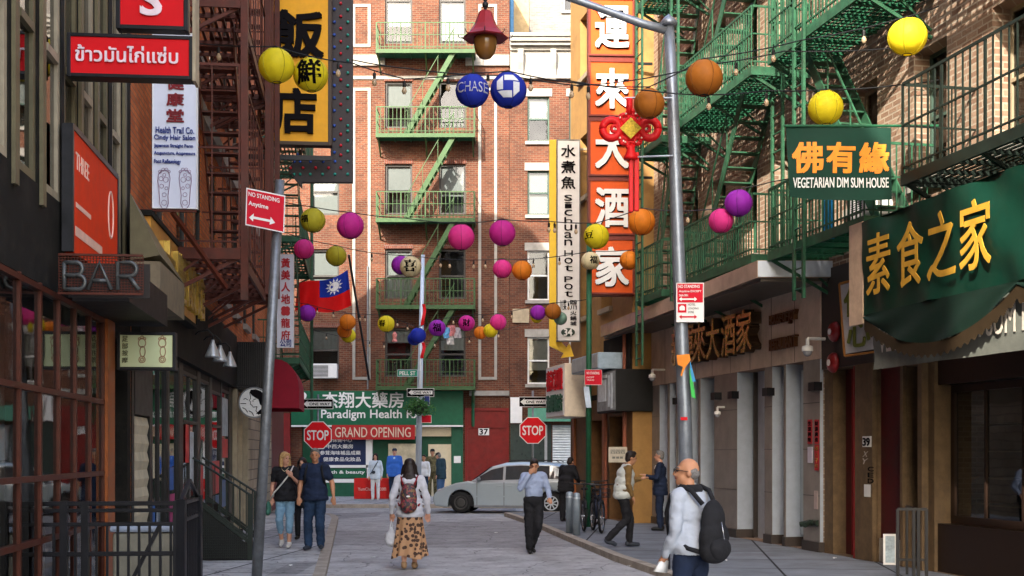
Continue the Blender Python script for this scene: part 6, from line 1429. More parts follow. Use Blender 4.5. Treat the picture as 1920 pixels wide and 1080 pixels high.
# ------------------------------------------------------------------ the minivan
def minivan():
    f0 = Vector((-1.30, 36.35, .002)); r0 = Vector((1.2, 35.95, .002)); d = (f0 - r0); wb_ = d.length; d.normalize()
    t = thing('minivan', 'silver minivan driving left across the end of the street', 'minivan', (f0 + r0) / 2, math.atan2(d.y, d.x)); T0 = WM[t]
    # local +x is forward, local +y is the side seen from the street when the van drives left
    hw = .80; fx = wb_ / 2; rx = -fx; R = .30
    silver = mat('silver_paint', (.52, .60, .63), .18, metal=.5, var=.02, coat=.5, rvar=.01); blk = mat('car_black', (.012, .012, .013), .4); tint = mat('car_glass', (.03, .04, .045), .04, spec=.8, coat=.6)
    FX, RX = fx + .80, rx - .80
    def arch(cx, sgn=1): return [(cx + (R + .06) * math.cos(R_(a)), R + (R + .06) * math.sin(R_(a))) for a in range(0, 181, 15)]
    low = .17
    pts = [(FX - .06, low + .03), (fx + R + .06, low)] + [q for q in arch(fx) if q[1] >= low] + [(fx - R - .06, low), (rx + R + .06, low)] + [q for q in arch(rx) if q[1] >= low] + [(rx - R - .06, low), (RX + .04, low + .06), (RX, .5), (RX + .05, .86), (RX + .14, .93)]
    pts += [(rx, .92), (0, .89), (fx - .35, .88), (fx - .2, .90), (fx + .15, .84), (fx + .5, .72), (FX - .1, .60), (FX - .01, .50), (FX, .36)]
    pts = pts[::-1]
    bd = MB(T0); bd.prism(pts, -hw, hw); body = bd.build('body', silver, t, bevel=.05)
    # greenhouse as a tapered hull
    sec = [(fx - .28, .885, .74, .885), (fx - .85, 1.30, .60, .89), (fx - 1.25, 1.41, .58, .89), (0 - .4, 1.44, .58, .90), (rx + .05, 1.42, .58, .92), (rx - .48, 1.33, .57, .93), (RX + .12, .93, .70, .93)]
    gh = MB(T0); rings = []
    for x, zt, wt, zb in sec:
        w0 = .765; gh.v += [Vector((x, -w0, zb)), Vector((x, -wt - (w0 - wt) * .12, zb + (zt - zb) * .86)), Vector((x, -wt * .86, zt)), Vector((x, wt * .86, zt)), Vector((x, wt + (w0 - wt) * .12, zb + (zt - zb) * .86)), Vector((x, w0, zb))]
    for i in range(len(sec) - 1):
        for k in range(5): gh.f.append((i * 6 + k, (i + 1) * 6 + k, (i + 1) * 6 + k + 1, i * 6 + k + 1))
    gh.build('roof', silver, t, smooth=False, bevel=.0)
    def side(x, q):   # point on the side glass plane at height fraction q
        for i in range(len(sec) - 1):
            a, b = sec[i], sec[i + 1]
            if b[0] <= x <= a[0]:
                s = (a[0] - x) / (a[0] - b[0]); zt = a[1] + (b[1] - a[1]) * s; wt = a[2] + (b[2] - a[2]) * s; zb = a[3] + (b[3] - a[3]) * s; w0 = .765; z1 = zb + (zt - zb) * .86; w1 = wt + (w0 - wt) * .12
                return Vector((x, w0 + (w1 - w0) * q + .006, zb + (z1 - zb) * q))
    for sgn in (1, -1):
        for xa, xb in ((fx - .50, fx - 1.18), (fx - 1.25, fx - 2.0), (fx - 2.07, rx - .62)):
            g = MB(T0); n = 8; lo = []; hi = []
            for i in range(n + 1):
                x = xa + (xb - xa) * i / n; p = side(x, .10); h_ = side(x, .93); lo.append(Vector((p.x, sgn * p.y, p.z))); hi.append(Vector((h_.x, sgn * h_.y, h_.z)))
            for i in range(n): g.add([lo[i], lo[i + 1], hi[i + 1], hi[i]], [(0, 1, 2, 3)])
            g.build('window', tint, t)
    g = MB(T0); g.add([(fx - .30, -.70, .90), (fx - .30, .70, .90), (fx - .82, .52, 1.29), (fx - .82, -.52, 1.29)], [(0, 1, 2, 3)], Matrix.Translation((.012, 0, .012))); g.build('windscreen', tint, t)
    for sgn in (1, -1):
        m = MB(T0); yy = sgn * (hw + .003)
        m.box(fx - .55 - .008, yy - .004, .25, fx - .55 + .008, yy + .002, .87) if 0 else None
        for x in (fx - .46, fx - 1.22, fx - 2.05): m.box(x - .006, yy - .003, .22, x + .006, yy + .0015, .87)
        m.split('door_gap', blk, t)
        m = MB(T0); m.box(fx - R - .1, yy - .004, .46, rx + R + .1, yy + .012, .495); m.build('side_moulding', silver, t)
        m = MB(T0); m.box(fx - R - .08, yy - .01, .17, rx + R + .08, yy + .004, .23); m.build('sill', mat('sill_grey', (.16, .17, .18), .5), t)
        for x in (fx - 1.08, fx - 1.38): MB(T0).box(x - .08, yy, .755, x + .08, yy + .025, .785).build('door_handle', silver, t, bevel=.008)
        m = MB(T0); m.ell((fx - .52, sgn * (hw + .09), .95), (.06, .09, .065), 14, 10); m.build('wing_mirror', mat('mirror_grey', (.14, .16, .17), .35), t, smooth=True)
        m = MB(T0); m.ell((fx + .50, sgn * (hw - .13), .635), (.19, .13, .055), 16, 10); m.build('headlight', mat('lamp_glass', (.55, .50, .48), .12, coat=.7), t, smooth=True)
        m = MB(T0); m.ell((RX + .06, sgn * (hw - .08), .72), (.07, .1, .14), 12, 10); m.build('tail_light', mat('tail_red', (.35, .01, .01), .2), t, smooth=True)
        m = MB(T0); m.box(FX - .1, sgn * (hw - .3) - .08, .28, FX + .006, sgn * (hw - .3) + .08, .34); m.build('fog_lamp', blk, t)
        for cx in (fx, rx):
            Tw = T0 @ Matrix.Translation((cx, sgn * (hw - .10), R)) @ Matrix.Rotation(R_(-90 * sgn), 4, 'X')
            wv = MB(Tw); wv.lathe([(.2, -.1), (R - .03, -.1), (R, -.07), (R, .05), (R - .03, .085), (.2, .085)], (0, 0, 0), 28); wh = wv.build('wheel', rubber, t, smooth=True)
            rm = MB(Tw)
            if cx == rx:
                rm.lathe([(.2, .06), (.2, .088), (.17, .088), (.17, .06)], (0, 0, 0), 28); rm.lathe([(.05, .05), (.05, .09), (0, .092)], (0, 0, 0), 14)
                for k in range(9):
                    a = 6.2832 * k / 9; rm.bar((.04 * math.cos(a), .04 * math.sin(a), .078), (.18 * math.cos(a), .18 * math.sin(a), .078), .035, .02)
                rm.build('rim', pale_steel, wh); MB(Tw).lathe([(.19, .04), (.19, .062), (0, .063)], (0, 0, 0), 20).build('hub', blk, wh)
            else:
                rm.lathe([(.2, .06), (.19, .09), (.13, .082), (.1, .095), (.04, .1), (0, .1)], (0, 0, 0), 24); rm.build('rim', mat('steel_rim', (.05, .048, .045), .5, metal=.3), wh)
    m = MB(T0); m.box(RX + .02, -.6, .5, FX - .1, .6, .6) ; m.box(rx - .3, -hw + .02, .2, fx + .3, hw - .02, .5); m.build('underbody', blk, t)
    m = MB(T0)
    for s in (-.5, .5): m.tube([(fx - 1.3, s, 1.43), (fx - 1.4, s, 1.47), (rx - .1, s, 1.47), (rx - .2, s, 1.42)], .014, 6)
    m.build('roof_rail', blk, t)
    m = MB(T0); m.box(FX - .05, -.45, .40, FX + .004, .45, .50); m.build('grille', blk, t)
    m = MB(T0); m.tube([(fx - .3, -.5, .905), (fx - .36, .1, .95)], .012, 6); m.build('wiper', blk, t)
minivan()

# ------------------------------------------------------------------ people
from mathutils import noise
def cap_prim(mb, p0, p1, r0, r1, n=12):
    p0 = Vector(p0); p1 = Vector(p1); mb.ell(p0, r0, n, 8); mb.ell(p1, r1, n, 8); mb.tube([p0, p0.lerp(p1, .5), p1], [r0 * .99, (r0 + r1) / 2, r1 * .99], n)
def blob(prims, voxel, smooth=4, wrinkle=0, seed=0):
    mb = MB()
    for p in prims:
        if p[0] == 'c': cap_prim(mb, *p[1:])
        else:
            T = None
            if len(p) > 3: T = Matrix.Translation(p[1]) @ p[3].to_4x4() @ Matrix.Translation(-Vector(p[1]))
            mb.ell(p[1], p[2], 18, 12, T)
    me = bpy.data.meshes.new('b'); me.from_pydata(mb.v, [], mb.f); o = bpy.data.objects.new('b', me); C.objects.link(o)
    r = o.modifiers.new('r', 'REMESH'); r.mode = 'VOXEL'; r.voxel_size = voxel; r.adaptivity = 0
    s = o.modifiers.new('s', 'SMOOTH'); s.factor = .5; s.iterations = smooth
    ev = o.evaluated_get(bpy.context.evaluated_depsgraph_get()).to_mesh()
    vs = [v.co.copy() for v in ev.vertices]
    if wrinkle:
        for i, v in enumerate(ev.vertices):
            q = v.co; n_ = noise.noise(Vector((q.x * 7 + seed, q.y * 7, q.z * 13))) + .6 * noise.noise(Vector((q.x * 16, q.y * 16 + seed, q.z * 26)))
            vs[i] = q + v.normal * n_ * wrinkle
    fs = [tuple(p.vertices) for p in ev.polygons]; bpy.data.objects.remove(o); bpy.data.meshes.remove(me); return vs, fs
skin_l = mat('skin_light', (.52, .27, .18), .5, var=.1, sss=.08); skin_t = mat('skin_tan', (.42, .21, .12), .5, var=.1, sss=.08); skin_w = mat('skin_warm', (.46, .22, .12), .48, var=.1, sss=.08)
lipm = mat('lip', (.28, .08, .07), .5); eyem = mat('eye', (.02, .016, .014), .25)
black_cloth = mat('black_cloth', (.013, .013, .015), .85, var=.3, bump=.5, bscale=14); navy_cloth = mat('navy_cloth', (.012, .020, .045), .85, var=.25, bump=.5, bscale=14)
hair_dark = mat('hair_dark', (.018, .012, .010), .45, var=.5, scale=40); hair_grey = mat('hair_grey', (.16, .15, .14), .6, var=.4, scale=60); hair_blond = mat('hair_blond', (.42, .25, .10), .5, var=.4, scale=50)
JOINTS = dict(sR=(.175, 0, 1.42), eR=(.225, -.02, 1.14), wR=(.235, .04, .90), hR=(.235, .06, .82), sL=(-.175, 0, 1.42), eL=(-.225, -.02, 1.14), wL=(-.235, .04, .90), hL=(-.235, .06, .82),
              pR=(.09, 0, .92), kR=(.10, .02, .50), aR=(.10, -.01, .085), tR=(.11, .14, .045), pL=(-.09, 0, .92), kL=(-.10, .02, .50), aL=(-.10, -.01, .085), tL=(-.11, .14, .045), chest=(0, 0, 1.29), neck=(0, -.01, 1.47), head=(0, .02, 1.63))
def person(label, pos, ang, h, skin, pose=None, yaw=0, nod=0, top=None, bottom=None, shoes=None, hair=None, hairm=None, near=True, build=1.0, belly=0, sleeve='long', top_m=None, bottom_m=None, leg_to=.1, hem=.92, extra=None, cat='person', jacket=False, beardless=True):
    J = {k: Vector(v) for k, v in JOINTS.items()}; J.update({k: Vector(v) for k, v in (pose or {}).items()})
    s = h / 1.75; t = thing('person', label, cat, pos, ang); M = WM[t] @ Matrix.Scale(s, 4)
    vx = .0095 if near else .02
    Rh = Matrix.Rotation(R_(yaw), 3, 'Z') @ Matrix.Rotation(R_(-nod), 3, 'X'); hc = J['head']
    def H_(x, y, z): return hc + Rh @ Vector((x, y, z))
    b = build; ch = J['chest']; pv = (J['pR'] + J['pL']) / 2 + Vector((0, 0, .03)); mid = (ch + pv) / 2 + Vector((0, .01, 0)); nk = J['neck']
    Rs = Matrix.Rotation(math.atan2((J['sR'] - J['sL']).y, (J['sR'] - J['sL']).x), 3, 'Z')
    def torso(g): return [('e', pv, (.15 * b + g, .105 * b + g, .12 + g), Rs), ('e', mid, (.138 * b + g, .10 * b + g + belly, .16 + g), Rs), ('e', ch, (.16 * b + g, .108 * b + g, .17 + g), Rs), ('c', J['sR'] * .92 + J['sL'] * .08, J['sL'] * .92 + J['sR'] * .08, .056 * b + g, .056 * b + g)]
    body = torso(0) + [('c', nk - Vector((0, 0, .06)), hc - Vector((0, .01, .05)), .058, .052), ('e', H_(0, -.012, .025), (.074, .092, .098), Rh), ('e', H_(0, .025, -.045), (.058, .066, .068), Rh), ('c', H_(0, .062, -.085), H_(0, .06, -.078), .026, .026),
        ('c', H_(0, .088, .012), H_(0, .106, -.022), .010, .015), ('e', H_(.076, -.005, -.005), (.012, .022, .033), Rh), ('e', H_(-.076, -.005, -.005), (.012, .022, .033), Rh), ('c', H_(-.03, .082, .03), H_(.03, .082, .03), .012, .012)]
    for q in 'RL':
        sg = 1 if q == 'R' else -1; S, E_, W_, Hd = J['s' + q], J['e' + q], J['w' + q], J['h' + q]
        body += [('c', S, E_, .050 * b, .038 * b), ('c', E_, E_.lerp(W_, .35), .038 * b, .039 * b), ('c', E_.lerp(W_, .35), W_, .039 * b, .025)]
        d = (Hd - W_).normalized(); fwd = Vector((0, 1, 0)) if abs(d.y) < .8 else Vector((0, 0, 1)); sd = d.cross(fwd).normalized(); pl = d.cross(sd)
        body += [('c', W_, W_ + d * .05, .024, .03), ('c', W_ + d * .04 + sd * .018, W_ + d * .085 + sd * .022, .02, .017), ('c', W_ + d * .04 - sd * .018, W_ + d * .085 - sd * .022, .02, .017)]
        if near:
            for i, (o_, ln) in enumerate(((-.03, .062), (-.011, .075), (.01, .07), (.03, .055))):
                a_ = W_ + d * .088 + sd * o_; k_ = a_ + d * ln * .5 + pl * .004; body += [('c', a_, k_, .0095, .009), ('c', k_, k_ + d * ln * .42 + pl * .018, .009, .008)]
            tb0 = W_ + d * .03 + sd * .03 * -sg; body += [('c', tb0, tb0 + d * .035 + sd * -.022 * sg + pl * .012, .012, .011), ('c', tb0 + d * .035 + sd * -.022 * sg + pl * .012, tb0 + d * .068 + sd * -.02 * sg + pl * .02, .0105, .009)]
        else: body += [('c', W_ + d * .08, W_ + d * .15, .028, .02)]
        Hp, K_, A_, T_ = J['p' + q], J['k' + q], J['a' + q], J['t' + q]
        body += [('c', Hp, K_, .082 * b, .054 * b), ('c', K_, K_.lerp(A_, .35), .054 * b, .055 * b), ('c', K_.lerp(A_, .35), A_, .055 * b, .036), ('c', A_ - Vector((0, 0, .03)), T_, .036, .028)]
    vs, fs = blob(body, vx, 3); MB(M).add(vs, fs).build('body', skin, t, smooth=True)
    # face
    for sx in (-1, 1):
        m = MB(M); p = H_(sx * .031, .0865, .008); m.ell(p, (.011, .007, .007), 10, 6); m.build('eye', eyem, t, smooth=True)
        m = MB(M); m.tube([H_(sx * .018, .093, .033), H_(sx * .034, .090, .037), H_(sx * .05, .078, .031)], .005, 5); m.build('eyebrow', hairm or hair_dark, t)
    m = MB(M); m.tube([H_(-.022, .083, -.056), H_(-.008, .092, -.053), H_(.008, .092, -.053), H_(.022, .083, -.056)], .0055, 6); m.build('mouth', lipm, t)
    vxc = .013 if near else .024
    # trousers
    if bottom == 'trousers':
        tk = .026 if hem >= 1 else 0; pr = [('e', pv + Vector((0, 0, tk)), (.15 * b + .014 + tk, .105 * b + .014 + tk, .13), Rs)]
        for q in 'RL':
            Hp, K_, A_ = J['p' + q], J['k' + q], J['a' + q]; end = K_.lerp(A_, min(1, (K_.z - leg_to) / max(.05, K_.z - A_.z)))
            pr += [('c', Hp, K_, .098 * b, .074 * b), ('c', K_, K_.lerp(end, .4), .073 * b, .070 * b), ('c', K_.lerp(end, .4), end, .070 * b, .060 * b)]
        vs, fs = blob(pr, vxc, 3, .011 if near else 0, 3); MB(M).add(vs, fs).build('trousers', bottom_m, t, smooth=True)
    if bottom == 'skirt':
        m = MB(M); zt, zb = 1.0, .2; rn = random.Random(5)
        def sk(s, q):
            a = s * 6.2832; z = zt + (zb - zt) * q; r = .17 + .055 * q + .02 * q * q; f_ = 1 + (.03 + .12 * q) * math.sin(a * 9 + 1.5 * q) * .6 + .06 * q * math.sin(a * 4 + 1)
            return (r * f_ * math.cos(a) * 1.08 + .03 * q * q * math.sin(a), r * f_ * math.sin(a) * .85 + .02 * q, z + .03 * q * math.sin(a * 3 + 1))
        m.grid(sk, 96, 24); m.build('skirt', bottom_m, t, smooth=True)
    if top:
        g = .022; pr = torso(g); lowz = hem
        if lowz < 1:
            zc = (pv.z + .10 + lowz) / 2; hz_ = (pv.z + .10 - lowz) / 2 + .03
            for q in (0, .33, .66, 1): pr += [('e', Vector((pv.x, pv.y, pv.z + .14 - (pv.z + .14 - lowz - .045) * q)), (.150 * b + g + .016 + .024 * q, .110 * b + g + .016 + .018 * q + belly * .5, .12), Rs)]
        else: pr = [x for x in pr if x[1] is not pv]
        for q in 'RL':
            S, E_, W_ = J['s' + q], J['e' + q], J['w' + q]
            if sleeve == 'long': pr += [('c', S, E_, .068 * b, .056 * b), ('c', E_, W_ - (W_ - E_) * .06, .056 * b, .042)]
            elif sleeve == 'short': pr += [('c', S, S.lerp(E_, .62), .068 * b, .062 * b)]
        pr += [('c', nk - Vector((0, -.005, .05)), nk - Vector((0, 0, .01)), .075, .062)]
        vs, fs = blob(pr, vxc, 3, .012 if near else 0, 9)
        if hem < 1: fs = [f for f in fs if max(vs[i].z for i in f) > hem or max(abs(vs[i].x) for i in f) > .215 * b]
        MB(M).add(vs, fs).build(top, top_m, t, smooth=True)
    for q in 'RL':
        A_, T_ = J['a' + q], J['t' + q]; dd = T_ - A_; m = MB(M)
        hl = A_ - Vector((0, 0, .03)) - Vector((dd.x, dd.y, 0)) * .22
        vs, fs = blob([('c', hl, T_ + Vector((dd.x, dd.y, 0)) * .1, .046, .038), ('c', A_ + Vector((0, 0, .0)), hl + Vector((0, 0, .01)), .05, .046), ('e', (hl + T_) / 2 + Vector((0, 0, .0)), (.048, .09, .04), Matrix.Rotation(math.atan2(dd.y, dd.x) - math.pi / 2, 3, 'Z'))], .012 if near else .02, 3)
        m.add(vs, fs).build('shoe', shoes, t, smooth=True)
    if hair:
        pr = hair(H_, Rh); vs, fs = blob(pr, .010 if near else .02, 2, .007 if near else .004, 1); MB(M).add(vs, fs).build('hair', hairm, t, smooth=True)
    if extra: extra(t, M, J, H_, Rh)
    return t
def short_hair(H_, Rh): return [('e', H_(0, -.022, .045), (.083, .094, .090), Rh), ('e', H_(0, -.05, -.01), (.077, .06, .075), Rh), ('e', H_(0, .03, .098), (.06, .055, .03), Rh), ('c', H_(.074, .01, .02), H_(.074, .005, -.0), .012, .01), ('c', H_(-.074, .01, .02), H_(-.074, .005, 0), .012, .01)]
def bob_hair(H_, Rh): return [('e', H_(0, -.025, .045), (.09, .10, .092), Rh), ('c', H_(.075, -.01, .04), H_(.088, .0, -.12), .034, .036), ('c', H_(-.075, -.01, .04), H_(-.088, .0, -.12), .034, .036), ('e', H_(0, -.07, -.06), (.09, .05, .12), Rh), ('c', H_(-.03, .07, .085), H_(-.075, .05, .03), .02, .02), ('c', H_(.03, .07, .085), H_(.075, .05, .03), .02, .02)]
def long_hair(H_, Rh): return [('e', H_(0, -.02, .045), (.092, .104, .095), Rh), ('e', H_(0, -.085, -.10), (.105, .06, .16), Rh), ('e', H_(0, -.125, -.25), (.135, .05, .17), Rh), ('c', H_(.08, -.02, 0), H_(.15, -.06, -.33), .04, .025), ('c', H_(-.08, -.02, 0), H_(-.15, -.08, -.38), .045, .03), ('c', H_(-.06, -.12, -.3), H_(-.12, -.13, -.46), .035, .01), ('c', H_(.1, -.1, -.3), H_(.19, -.1, -.40), .025, .008)]
def bald_hair(H_, Rh): return [('e', H_(0, -.045, -.005), (.080, .068, .055), Rh), ('c', H_(.074, .0, .0), H_(.06, -.06, .03), .014, .02), ('c', H_(-.074, .0, .0), H_(-.06, -.06, .03), .014, .02)]
def cap_hat(H_, Rh): return [('e', H_(0, -.01, .065), (.086, .10, .07), Rh), ('e', H_(0, .10, .05), (.06, .06, .012), Rh)]
jeans_light = mat('jeans_light', (.18, .31, .42), .85, var=.3, scale=5, bump=.5, bscale=16); jeans_dark = mat('jeans_dark', (.016, .034, .07), .85, var=.45, scale=4, bump=.5, bscale=16)
white_knit = mat('white_knit', (.50, .50, .54), .9, var=.1, bump=.7, bscale=11); shoe_white = mat('shoe_white', (.55, .52, .48), .6); shoe_dark = mat('shoe_dark', (.03, .035, .045), .5); shoe_black = mat('shoe_black', (.012, .012, .012), .4)
def bag(name, label, M, parts, cat='bag'):
    loc = M @ Vector((0, 0, 0)); root = None
    for nm, mb, m in parts:
        if root is None: root = thing(name, label, cat, sum(((mb.M @ v) for v in mb.v), Vector()) / len(mb.v) * Vector((1, 1, 0)) + Vector((0, 0, min((mb.M @ v).z for v in mb.v))), 0)
        mb.build(nm, m, root, smooth=True)
    return root
def blobmb(M, prims, vx=.012, sm=3, wr=.004):
    vs, fs = blob(prims, vx, sm, wr); return MB(M).add(vs, fs)
# the couple on the left pavement
g = G(535, 1027, KH)
def necklace(t, M, J, H_, Rh): MB(M).tube([(.07, .05, 1.47), (.04, .1, 1.43), (0, .115, 1.40), (-.04, .1, 1.43), (-.07, .05, 1.47)], .005, 5).build('necklace', mat('gold_chain', (.6, .5, .3), .3, metal=.6), t)
pw = person('smiling blonde woman in black top and light blue cropped jeans on the left pavement', g, R_(182), 1.60, skin_l, dict(eL=(-.27, .03, 1.15), wL=(-.15, .18, 1.30), hL=(-.10, .2, 1.36), kR=(.10, .05, .52), aR=(.09, -.16, .13), tR=(.09, -.03, .05), kL=(-.09, .08, .5), aL=(-.08, .08, .085), tL=(-.08, .22, .045), eR=(.24, -.03, 1.15), wR=(.25, .0, .93), hR=(.25, .02, .85)), yaw=42, top='top', top_m=black_cloth, sleeve='short',
    bottom='trousers', bottom_m=jeans_light, leg_to=.30, hem=.86, shoes=shoe_white, hair=bob_hair, hairm=hair_blond, extra=necklace)
M = WM[pw] @ Matrix.Scale(1.60 / 1.75, 4)
bag('shoulder_bag', 'green shoulder bag with long white strap on the blonde woman', M, [('pouch', blobmb(M, [('e', (.30, .03, .74), (.045, .10, .12)), ('e', (.31, .03, .66), (.05, .12, .07))]), mat('bag_green', (.05, .16, .11), .5)),
    ('strap', MB(M).tube([(.30, .03, .84), (.18, .13, 1.02), (.02, .165, 1.2), (-.10, .15, 1.36), (-.15, .03, 1.495), (-.10, -.10, 1.44), (.1, -.15, 1.15), (.29, .0, .84)], .014, 6), mat('strap_white', (.60, .58, .52), .6))])
g = G(591, 1031, KH)
pm_ = person('grey haired man in navy t-shirt and dark jeans walking beside the blonde woman', g, R_(178), 1.66, skin_w, dict(kR=(.11, .08, .50), aR=(.10, .08, .085), tR=(.13, .22, .045), kL=(-.10, .10, .5), aL=(-.12, .12, .09), tL=(-.15, .26, .07), eL=(-.29, -.03, 1.16), wL=(-.33, .07, .93), hL=(-.34, .1, .84), eR=(.26, -.03, 1.15), wR=(.27, .06, .92), hR=(.27, .09, .84)), yaw=6, top='t_shirt', top_m=navy_cloth, sleeve='short', build=1.14, belly=.03,
    bottom='trousers', bottom_m=jeans_dark, hem=.86, shoes=shoe_dark, hair=short_hair, hairm=hair_grey)
M = WM[pm_] @ Matrix.Scale(1.66 / 1.75, 4)
bag('backpack', 'dark backpack worn by the man in the navy t-shirt', M, [('sack', blobmb(M, [('e', (0, -.2, 1.22), (.15, .08, .22))], .015), black_cloth), ('strap', MB(M).tube([(-.12, -.12, 1.42), (-.125, .0, 1.50), (-.13, .11, 1.42), (-.15, .13, 1.3), (-.19, .03, 1.1)], .02, 6).tube([(.12, -.12, 1.42), (.125, .0, 1.50), (.13, .11, 1.42), (.15, .13, 1.3), (.19, .03, 1.1)], .02, 6), black_cloth)])
# woman seen from behind
g = G(768, 1068)
leo, n_, l_, b_ = nodes('leopard'); MT['leopard'] = leo
tc = n_.new('ShaderNodeTexCoord'); vo = n_.new('ShaderNodeTexVoronoi'); vo.inputs['Scale'].default_value = 17; l_.new(tc.outputs['Object'], vo.inputs['Vector'])
rp = n_.new('ShaderNodeValToRGB'); rp.color_ramp.elements[0].position = .42; rp.color_ramp.elements[0].color = (.05, .022, .012, 1); rp.color_ramp.elements[1].position = .50; rp.color_ramp.elements[1].color = (.40, .22, .11, 1)
l_.new(vo.outputs['Distance'], rp.inputs[0]); l_.new(rp.outputs[0], b_.inputs['Base Color']); b_.inputs['Roughness'].default_value = .8
pb = person('dark haired woman in white sweatshirt and leopard print skirt walking away', g, R_(0), 1.60, skin_l, dict(eL=(-.27, -.04, 1.14), wL=(-.29, .06, .90), hL=(-.29, .1, .82), eR=(.27, -.04, 1.14), wR=(.29, .05, .90), hR=(.29, .08, .82), kL=(-.08, .02, .5), aL=(-.08, -.1, .1), tL=(-.09, .04, .045), kR=(.08, .08, .5), aR=(.07, .1, .085), tR=(.08, .24, .045)), top='sweatshirt', top_m=white_knit, sleeve='long', build=1.1, hem=.84,
    bottom='skirt', bottom_m=leo, shoes=mat('tan_boot', (.30, .18, .09), .7), hair=long_hair, hairm=hair_dark)
M = WM[pb] @ Matrix.Scale(1.60 / 1.75, 4)
MB(M).add(*blob([('c', (-.09, -.07, 1.47), (.09, -.07, 1.47), .045, .045), ('c', (-.09, -.07, 1.47), (-.06, -.14, 1.40), .045, .04), ('c', (.09, -.07, 1.47), (.06, -.14, 1.40), .045, .04), ('e', (0, -.14, 1.38), (.09, .035, .06))], .012, 3)).build('hood', white_knit, pb, smooth=True)
pat, n_, l_, b_ = nodes('patterned_nylon'); MT['patterned_nylon'] = pat
tc = n_.new('ShaderNodeTexCoord'); vo = n_.new('ShaderNodeTexVoronoi'); vo.inputs['Scale'].default_value = 38; l_.new(tc.outputs['Object'], vo.inputs['Vector']); rp = n_.new('ShaderNodeValToRGB'); e = rp.color_ramp.elements
e[0].color = (.02, .015, .02, 1); e[1].color = (.20, .03, .03, 1); e[1].position = .8; q_ = rp.color_ramp.elements.new(.45); q_.color = (.03, .02, .025, 1); q_ = rp.color_ramp.elements.new(.6); q_.color = (.24, .025, .04, 1); q_ = rp.color_ramp.elements.new(.92); q_.color = (.16, .10, .03, 1)
sx_ = n_.new('ShaderNodeSeparateColor'); l_.new(vo.outputs['Color'], sx_.inputs[0]); l_.new(sx_.outputs[0], rp.inputs[0]); l_.new(rp.outputs[0], b_.inputs['Base Color']); b_.inputs['Roughness'].default_value = .6
bag('backpack', 'dark red patterned backpack on the woman in the white sweatshirt', M, [('sack', blobmb(M, [('e', (0, -.21, 1.15), (.135, .075, .22)), ('e', (0, -.22, 1.02), (.14, .085, .12)), ('e', (0, -.2, 1.28), (.11, .06, .1))]), pat), ('pocket', blobmb(M, [('e', (0, -.28, 1.03), (.11, .04, .10))]), pat),
    ('strap', MB(M).tube([(-.09, -.17, 1.34), (-.12, -.1, 1.46), (-.13, .0, 1.50), (-.14, .12, 1.38), (-.19, .05, 1.1), (-.15, -.13, 1.02)], .018, 6).tube([(.09, -.17, 1.34), (.12, -.1, 1.46), (.13, .0, 1.50), (.14, .12, 1.38), (.19, .05, 1.1), (.15, -.13, 1.02)], .018, 6), MT['maroon_ink']), ('label_patch', MB(M).ell((0, -.285, 1.17), (.03, .006, .014), 14, 8), sign_white)])
bag('plastic_bag', 'white plastic carrier bag held by the woman in the leopard skirt', M, [('bag_body', blobmb(M, [('e', (-.30, .1, .50), (.10, .08, .12)), ('e', (-.30, .1, .43), (.09, .09, .08)), ('c', (-.30, .1, .6), (-.30, .1, .66), .045, .02)], .012, 3, .012), mat('plastic_white', (.70, .70, .72), .35, trans=.25)), ('handle', MB(M).tube([(-.33, .1, .6), (-.30, .1, .78), (-.27, .1, .6)], .012, 6), MT['plastic_white'])])
# man wiping his face
g = G(1001, 1038)
shirt_blue = mat('shirt_blue', (.30, .36, .50), .8, var=.12, bump=.6, bscale=15)
def belt(t, M, J, H_, Rh):
    MB(M).add(*blob([('e', (0, 0, .985), (.19, .142, .028))], .01, 1)).build('belt', mat('belt_brown', (.06, .03, .018), .4), t, smooth=True)
person('man in pale blue shirt and black trousers holding a hand to his face', g, R_(188), 1.60, skin_t, dict(eR=(.27, .10, 1.20), wR=(.12, .20, 1.46), hR=(.05, .19, 1.53), eL=(-.27, .0, 1.16), wL=(-.26, .18, 1.02), hL=(-.26, .25, .98), kR=(.10, .04, .5), aR=(.08, -.02, .085), tR=(.09, .12, .045), kL=(-.06, .12, .5), aL=(.02, -.14, .12), tL=(.0, .0, .05), head=(0, .05, 1.61)), yaw=-10, nod=16, top='shirt', top_m=shirt_blue, sleeve='long', build=1.08, hem=1.02,
    bottom='trousers', bottom_m=black_cloth, shoes=shoe_black, hair=short_hair, hairm=hair_dark, extra=belt)
# man in the white vest
g = G(1168, 1026, KH)
vest_m = mat('vest_white', (.50, .52, .48), .8, var=.1, bump=.5, bscale=14); brown_knit = mat('brown_knit', (.17, .10, .035), .9)
def vest(t, M, J, H_, Rh):
    pr = [('e', (0, .05, 1.30), (.207, .162, .17)), ('e', (0, .03, 1.18), (.215, .178, .15)), ('e', (0, .008, 1.06), (.22, .182, .14)), ('e', (0, 0, .95), (.222, .185, .13)), ('c', (.12, .06, 1.43), (-.12, .06, 1.43), .07, .07)]
    vs, fs = blob(pr, .013, 3, .01); MB(M).add(vs, [f for f in fs if max(vs[i].z for i in f) > .87]).build('vest', vest_m, t, smooth=True)
    m = MB(M)
    for z in (1.18, 1.03): m.box(.05, .19, z - .05, .17, .205, z + .05) if 0 else m.tube([(.198, .09, z), (.202, .02, z - .005), (.198, -.04, z)], .006, 5)
    m.build('pocket_trim', shoe_dark, t)
